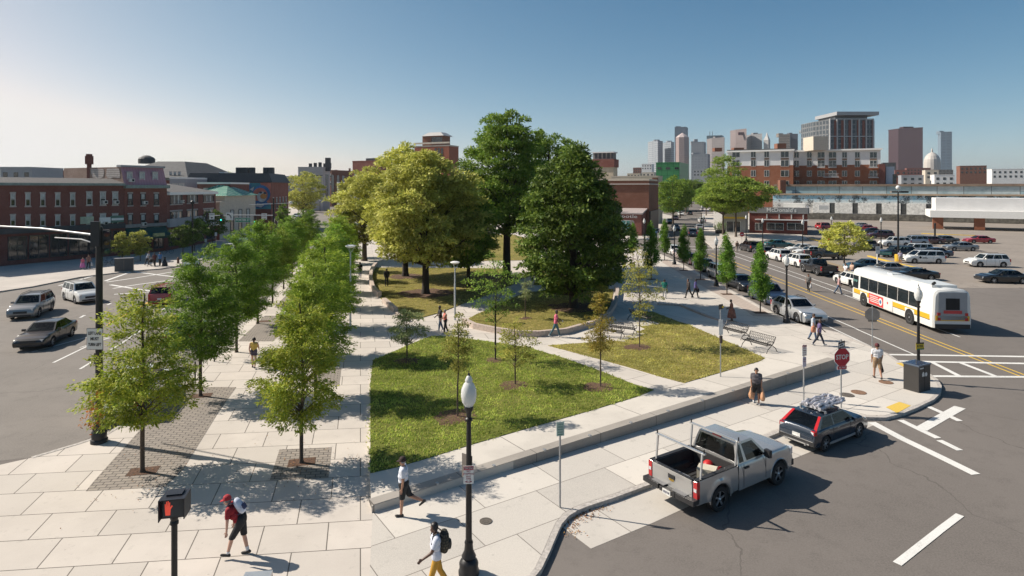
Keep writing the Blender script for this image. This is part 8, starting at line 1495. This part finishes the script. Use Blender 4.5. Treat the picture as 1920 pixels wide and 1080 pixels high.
p5 = person('woman in a coral top and black trousers on the central path', W(835, 626), hdir(-.9, -.4), 'tan', CL('coral', (.52, .13, .10)), BKc, 'grey', WHs, None, 'none', 'long', (.2, -.2), (.1, .2), (.7, .3), (.7, .4), .03, 0, 1.66, stout=1.1)
p6 = person('person in black top and jeans beside the woman in coral', W(825, 622)+Vector((-.0, .25, 0)), hdir(-.9, -.4), 'dark', BKc, DEN, 'black', WHs, None, 'short', 'long', (.22, -.15), (.1, .2), (.4, .3), (.9, .5), .02, .1, 1.76)
p7 = person('man in a pink shirt and jeans walking right along the curved kerb', W(1042, 632), hdir(1, -.05), 'dark', CL('pink', (.55, .12, .19)), CL('tealjeans', (.05, .11, .14)), 'black', WHs, None, 'short', 'long', (.35, -.40), (.1, .15), (.5, .25), (.5, .4), .06, 0, 1.82)
p8 = person('man in dark clothes standing on the yellow lawn by the curved wall', W(725, 538)+Vector((0, 0, .06)), hdir(.2, -1), 'dark', BKc, BKc, 'black', SHOE, None, 'long', 'long', (.06, -.04), (.03, .03), (.1, .1), (.9, .9), .02, .1, 1.78)
p9 = person('man in black walking away on the plaza left of the curved wall', W(675, 521), hdir(-.2, 1), 'dark', BKc, NV, 'black', SHOE, CL('blackcap', (.03, .015, .015)), 'short', 'long', (.2, -.2), (.1, .2), (.2, -.2), (.3, .3), .02, 0, 1.74)
p10 = person('heavy woman in a grey top and black shorts carrying bags past the wall', GP(1418, 757), hdir(-.25, -1), 'tan', CL('greytop', (.10, .09, .10), .3), BKc, 'black', WHs, None, 'short', 'short', (.16, -.16), (.06, .2), (.1, .05), (.1, .1), .03, .05, 1.66, stout=1.35)
p11 = person('man in a white shirt, maroon cap and khaki shorts at the corner', W(1645, 710), hdir(.25, 1), 'tan', WH, KHA, 'brown', SHOE, CL('marooncap', (.10, .02, .025)), 'short', 'short', (.2, -.22), (.08, .3), (.05, .12), (.2, .15), .03, 0, 1.82, stout=1.12)
p12 = person('woman in a pale top and jeans with an orange bag, left of the walking pair', GP(1530, 640)+Vector((0, .4, 0)), hdir(.85, -.5), 'tan', CL('paleblue', (.42, .46, .52)), DEN, 'brown', SHOE, None, 'short', 'long', (.25, -.2), (.1, .2), (.2, .1), (.3, .3), .03, .05, 1.72)
p13 = person('woman in purple with dark leggings striding, right of the walking pair', GP(1536, 648), hdir(.95, -.3), 'dark', CL('purple', (.12, .09, .20), .4), CL('darknavy', (.025, .03, .05)), 'brown', WHs, None, 'short', 'long', (.42, -.38), (.1, .2), (.4, -.35), (.4, .3), .05, .05, 1.7)
p14 = person('woman in a brown patterned dress standing left of the two street benches', GP(1372, 602), hdir(-.8, .3), 'dark', CL('brownprint', (.24, .10, .07), .5), None, 'black', SHOE, None, 'short', 'none', (.05, -.05), (0, 0), (.2, .2), (.9, .9), .03, .1, 1.6, stout=1.1, skirt=CL('brownprint', (.24, .10, .07), .5))
p15 = person('woman in a green tunic and white trousers in the shade by the handrail', W(1246, 559), hdir(-.2, -1), 'dark', CL('greentunic', (.02, .22, .17)), CL('whitetrousers', (.5, .5, .5)), 'black', SHOE, None, 'short', 'long', (.15, -.15), (.05, .2), (.2, -.2), (.3, .3), .02, 0, 1.7, skirt=None)
p16 = person('man in a dark shirt walking, left of the pair on the street sidewalk', W(1291, 559), hdir(-.9, -.2), 'tan', CL('darkbrown', (.04, .03, .028)), BKc, 'black', SHOE, None, 'long', 'long', (-.35, .32), (.2, .08), (.3, -.2), (.2, .2), .03, 0, 1.76)
p17 = person('person in a purple shirt with a black bag, right of the pair on the sidewalk', W(1304, 558), hdir(.8, -.4), 'dark', CL('violet', (.10, .09, .26)), BKc, 'black', SHOE, None, 'short', 'long', (.3, -.28), (.1, .15), (.1, .2), (.4, .3), .03, 0, 1.72)
p18 = person('person in grey crossing the right street with a white bag', W(1516, 546, AZ), hdir(-.6, -.8), 'tan', CL('greymix', (.18, .17, .16), .4), BKc, 'black', SHOE, None, 'short', 'long', (.25, -.2), (.1, .2), (.1, .1), (.2, .2), .04, 0, 1.7, stout=1.1)
p19 = person('man in a pink checked shirt and jeans crossing the right street', W(1573, 552, AZ), hdir(.9, -.35), 'tan', CL('pinkcheck', (.48, .30, .30), .3), DEN, 'brown', SHOE, CL('darkcap', (.05, .04, .04)), 'short', 'long', (.32, -.45), (.1, .1), (.2, -.1), (.3, .3), .05, 0, 1.78)
p20 = person('man in a white shirt, left of two people behind the parked white car', W(1586, 524, 0), hdir(-.8, -.3), 'tan', WH, BKc, 'brown', SHOE, None, 'short', 'long', (.25, -.25), (.1, .2), (.4, .2), (.4, .4), .03, 0, 1.76)
p21 = person('person in a pale orange top, right of two people behind the parked white car', W(1598, 521, 0), hdir(-.8, -.3), 'tan', CL('paleorange', (.50, .34, .26)), DEN, 'brown', SHOE, None, 'short', 'long', (.15, -.1), (.1, .2), (.4, .2), (.4, .4), .03, 0, 1.7, stout=1.15)
p22 = person('person in a lilac shirt standing by the white minivan', W(1688, 495, AZ), hdir(.3, .9), 'tan', CL('lilac', (.42, .38, .50)), CL('greyshort', (.3, .28, .28)), 'grey', SHOE, None, 'short', 'short', (.1, -.1), (.05, .1), (.1, .1), (.2, .2), .03, 0, 1.74)
lp = [(155, 505, 'pink', (.55, .16, .38), 'child in a pink dress at the left edge of the far pavement', 1.45, 'light', CL('pinkd', (.55, .16, .38))), (166, 504, 'brownprint2', (.20, .11, .10), 'woman in a brown top carrying a white bag at the left edge', 1.7, 'tan', None), (276, 497, 'greyblue', (.38, .42, .48), 'man in a pale shirt bending to a pushchair on the left pavement', 1.74, 'tan', None), (290, 500, 'maroon', (.10, .035, .035), 'person in maroon in the middle of the group on the left pavement', 1.74, 'dark', None), (300, 499, 'brightblue', (.08, .19, .38), 'man in a bright blue shirt on the left pavement', 1.76, 'tan', None)]
for i, (px, py, n_, c, lb, hh, sk_, skt) in enumerate(lp): person(lb, W(px, py), hdir((1, .8, 1, .2, -.2)[i], (-.5, -.5, .2, -1, 1)[i]), sk_, CL(n_, c), BKc, ('brown', 'black')[i % 2], SHOE, None, 'short', 'long' if not skt else 'short', (.2, -.2), (.1, .2), (.3, .1), (.3, .3), .3 if i == 2 else .04, 0, hh, vox=.022, skirt=skt)
p28 = person('man in a brown coat by the black car at the head of the far kerb', W(1382, 473, 0), hdir(0, -1), 'tan', CL('browncoat', (.2, .13, .09)), CL('paletrousers', (.42, .36, .3)), 'brown', SHOE, None, 'long', 'long', (.05, -.05), (0, 0), (.1, .1), (.3, .3), .02, 0, 1.76, vox=.022)
# --- what they carry
def bagmesh(kind_, m, s=1.0, seed=1):
    rg = random.Random(seed); q = MB()
    if kind_ == 'plastic': q.lathe([(.03, -.02), (.05, -.08), (.10, -.2), (.16, -.34), (.17, -.45), (.12, -.54), (.03, -.56)], seg=12); q.v = [(x*s*(1+rg.uniform(-.14, .14)), y*s*(.65+rg.uniform(-.1, .1)), z*s) for x, y, z in q.v]
    else: q.lathe([(.04, -.02), (.13, -.08), (.15, -.3), (.13, -.40), (.04, -.42)], seg=10); q.v = [(x*s, y*s*.5, z*s) for x, y, z in q.v]
    q.tube([(-.05*s, 0, -.06*s), (-.03*s, 0, .03*s), (.03*s, 0, .03*s), (.05*s, 0, -.06*s)], .01, 5); return q
TANB = plain('tan_plastic_bag', (.50, .27, .15), .5, 0, .2, 8); BLB = plain('black_bag', (.015, .015, .016), .5, 0, .2, 8); WHB = plain('white_bag', (.6, .6, .6), .5)
def hang(name, lab, t, i, m, s=1.0, kd='plastic', seed=1, cat='bag', d=(0, 0, 0)): o = bagmesh(kd, m, s, seed).build(name, [m], loc=hand(t, i)+Vector(d), smooth=60); o.rotation_euler = (0, 0, t.rotation_euler.z); return tag(o, lab, cat)
hang('shopping_bag', 'tan shopping bag in the heavy woman\'s hand on the wall side', p10, 1, TANB, .95, seed=2, d=(-.04, 0, 0)); hang('shopping_bag', 'larger tan shopping bag in the heavy woman\'s other hand, nearer the kerb', p10, 0, TANB, 1.05, seed=3, d=(.05, 0, 0))
hang('carrier_bag', 'black carrier bag held by the man in the maroon cap', p11, 1, BLB, 1.0, seed=4); hang('handbag', 'black handbag of the person in the purple shirt', p17, 0, BLB, .8, 'hand'); hang('carrier_bag', 'white bag of the person crossing in grey', p18, 0, WHB, .9, seed=5)
o = bagmesh('hand', plain('orange_bag', (.55, .22, .12), .6, 0, .3, 6), 1.1).build('shoulder_bag', [plain('orange_bag', (.55, .22, .12), .6)], loc=local(p12, (.05, -.24, 1.0)), smooth=60); tag(o, 'orange and pink shoulder bag between the two walking women', 'bag')
hang('carrier_bag', 'white bag in the hand of the woman at the left edge', [o_ for o_ in COL.objects if o_.get('label', '').startswith('woman in a brown top')][0], 0, WHB, .9, seed=6)
q = MB(); q.lathe([(.02, 0), (.035, .01), (.035, .09), (.02, .1)], seg=8); tag(q.build('drink_cup', [WHB], loc=hand(p7, 0)+Vector((0, 0, -.04))), 'white drink cup in the pink shirted man\'s hand', 'cup')
CAMO = panel_mat('camouflage', (.05, .048, .035), (.12, .10, .07), (.02, .02, .02), .09, .07, .012, .37, spots=.6, fine=.3)
def backpack(t, lab, m, m2, off, rotx, s):
    b_ = thing('backpack', lab, 'backpack', local(t, off), t.rotation_euler.z); q = MB(); pr_ = [(.02, -.24), (.10, -.235), (.145, -.17), (.155, 0), (.14, .14), (.09, .22), (.02, .235)]; q.lathe(pr_, seg=16); q.v = [(x*.72*s, y*s, z*s) for x, y, z in q.v]; o = q.build('bag', [m], b_, 60); q = MB(); q.lathe([(.02, -.12), (.09, -.11), (.11, -.03), (.09, .05), (.02, .06)], seg=12); q.v = [(x*.6*s-.10*s, y*s, (z-.05)*s) for x, y, z in q.v]; q.build('pocket', [m2], b_, 60)
    for y in (-.11, .11): q = MB(); q.tube([(.05*s, y, .17*s), (.14*s, y, .25*s), (.26*s, y, .18*s), (.29*s, y, 0), (.16*s, y, -.16*s), (.04*s, y, -.2*s)], .016, 6); q.build('strap', [m2], b_, 60)
    b_.rotation_euler = (0, rotx, t.rotation_euler.z); return b_
c3 = Vector(p3['_ch']); backpack(p3, 'camouflage backpack worn by the man in mustard trousers', CAMO, plain('pack_dark', (.03, .028, .025), .7), c3+Vector((-.21, 0, -.06)), 0, 1.12)
c1 = Vector(p1['_ch']); backpack(p1, 'white and blue backpack worn by the stooped man in red', plain('pack_white', (.55, .58, .68), .6, 0, .2, 6), plain('pack_navy', (.03, .04, .10), .6), c1+Vector((-.19, 0, .10)), R(32), .92)
for o_ in COL.objects:
    if o_.name.startswith('person'):
        for k_ in ('_w0', '_w1', '_ch'):
            if k_ in o_: del o_[k_]
# pushchair and leaning bikes far left
p = W(283, 499); t = thing('pushchair', 'dark pushchair beside the group on the left pavement', 'pushchair', p); q = MB(); [q.tube([(x, y+.1*math.cos(R(a)), .12+.1*math.sin(R(a))) for a in range(0, 361, 45)], .02, 5) for x, y in ((-.25, -.3), (.25, -.3), (-.25, .35), (.25, .35))]; q.build('wheels', [rubber], t); q = MB(); q.tube([(-.25, .35, .12), (-.25, -.1, .6), (-.25, .5, 1.0), (.25, .5, 1.0), (.25, -.1, .6), (.25, .35, .12)], .018, 5); q.build('frame', [IRONB], t); q = MB(); q.lathe([(.02, 0), (.26, .1), (.28, .35), (.1, .5)], 0, 0, .45, 10); q.build('seat', [BKc], t, 60)
def bicycle(loc, rz, lb):
    t = thing('bicycle', lb, 'bicycle', loc, rz)
    for x in (-.52, .52): q = MB(); q.tube([(x+.33*math.cos(R(a)), 0, .34+.33*math.sin(R(a))) for a in range(0, 361, 24)], .022, 5); q.build('wheel', [rubber], t)
    q = MB(); [q.tube(s, .018, 5) for s in (((-.52, 0, .34), (-.1, 0, .32), (.38, 0, .72), (-.2, 0, .78), (-.1, 0, .32)), ((-.52, 0, .34), (-.2, 0, .78)), ((.52, 0, .34), (.36, 0, .95)))]; q.build('frame', [NV], t); q = MB(); q.tube([(.3, -.25, 1.0), (.4, 0, .96), (.3, .25, 1.0)], .015, 5); q.build('handlebar', [IRONB], t); q = MB(); q.ball((-.22, 0, .92), (.13, .07, .04)); q.build('saddle', [IRONB], t)
bicycle(W(204, 497), R(10), 'dark bicycle parked before the brick shop, left of the cabinet'); bicycle(W(315, 476), R(60), 'black bicycle parked at the corner of the mansard house')
# ---------------------------------------------------------------- the air
HZ = bpy.data.materials.new('haze_air'); HZ.use_nodes = True; ht = HZ.node_tree; ht.nodes.clear(); ho = ht.nodes.new('ShaderNodeOutputMaterial'); hv = ht.nodes.new('ShaderNodeVolumePrincipled')
hv.inputs['Color'].default_value = (.86, .90, .96, 1); hv.inputs['Density'].default_value = .00007; hv.inputs['Anisotropy'].default_value = .3; ht.links.new(hv.outputs[0], ho.inputs['Volume'])
hb = MB(); hb.box(0, 3900, 109.35, 12200, 8400, 221.3); kind(hb.build('haze', [HZ]), 'stuff')
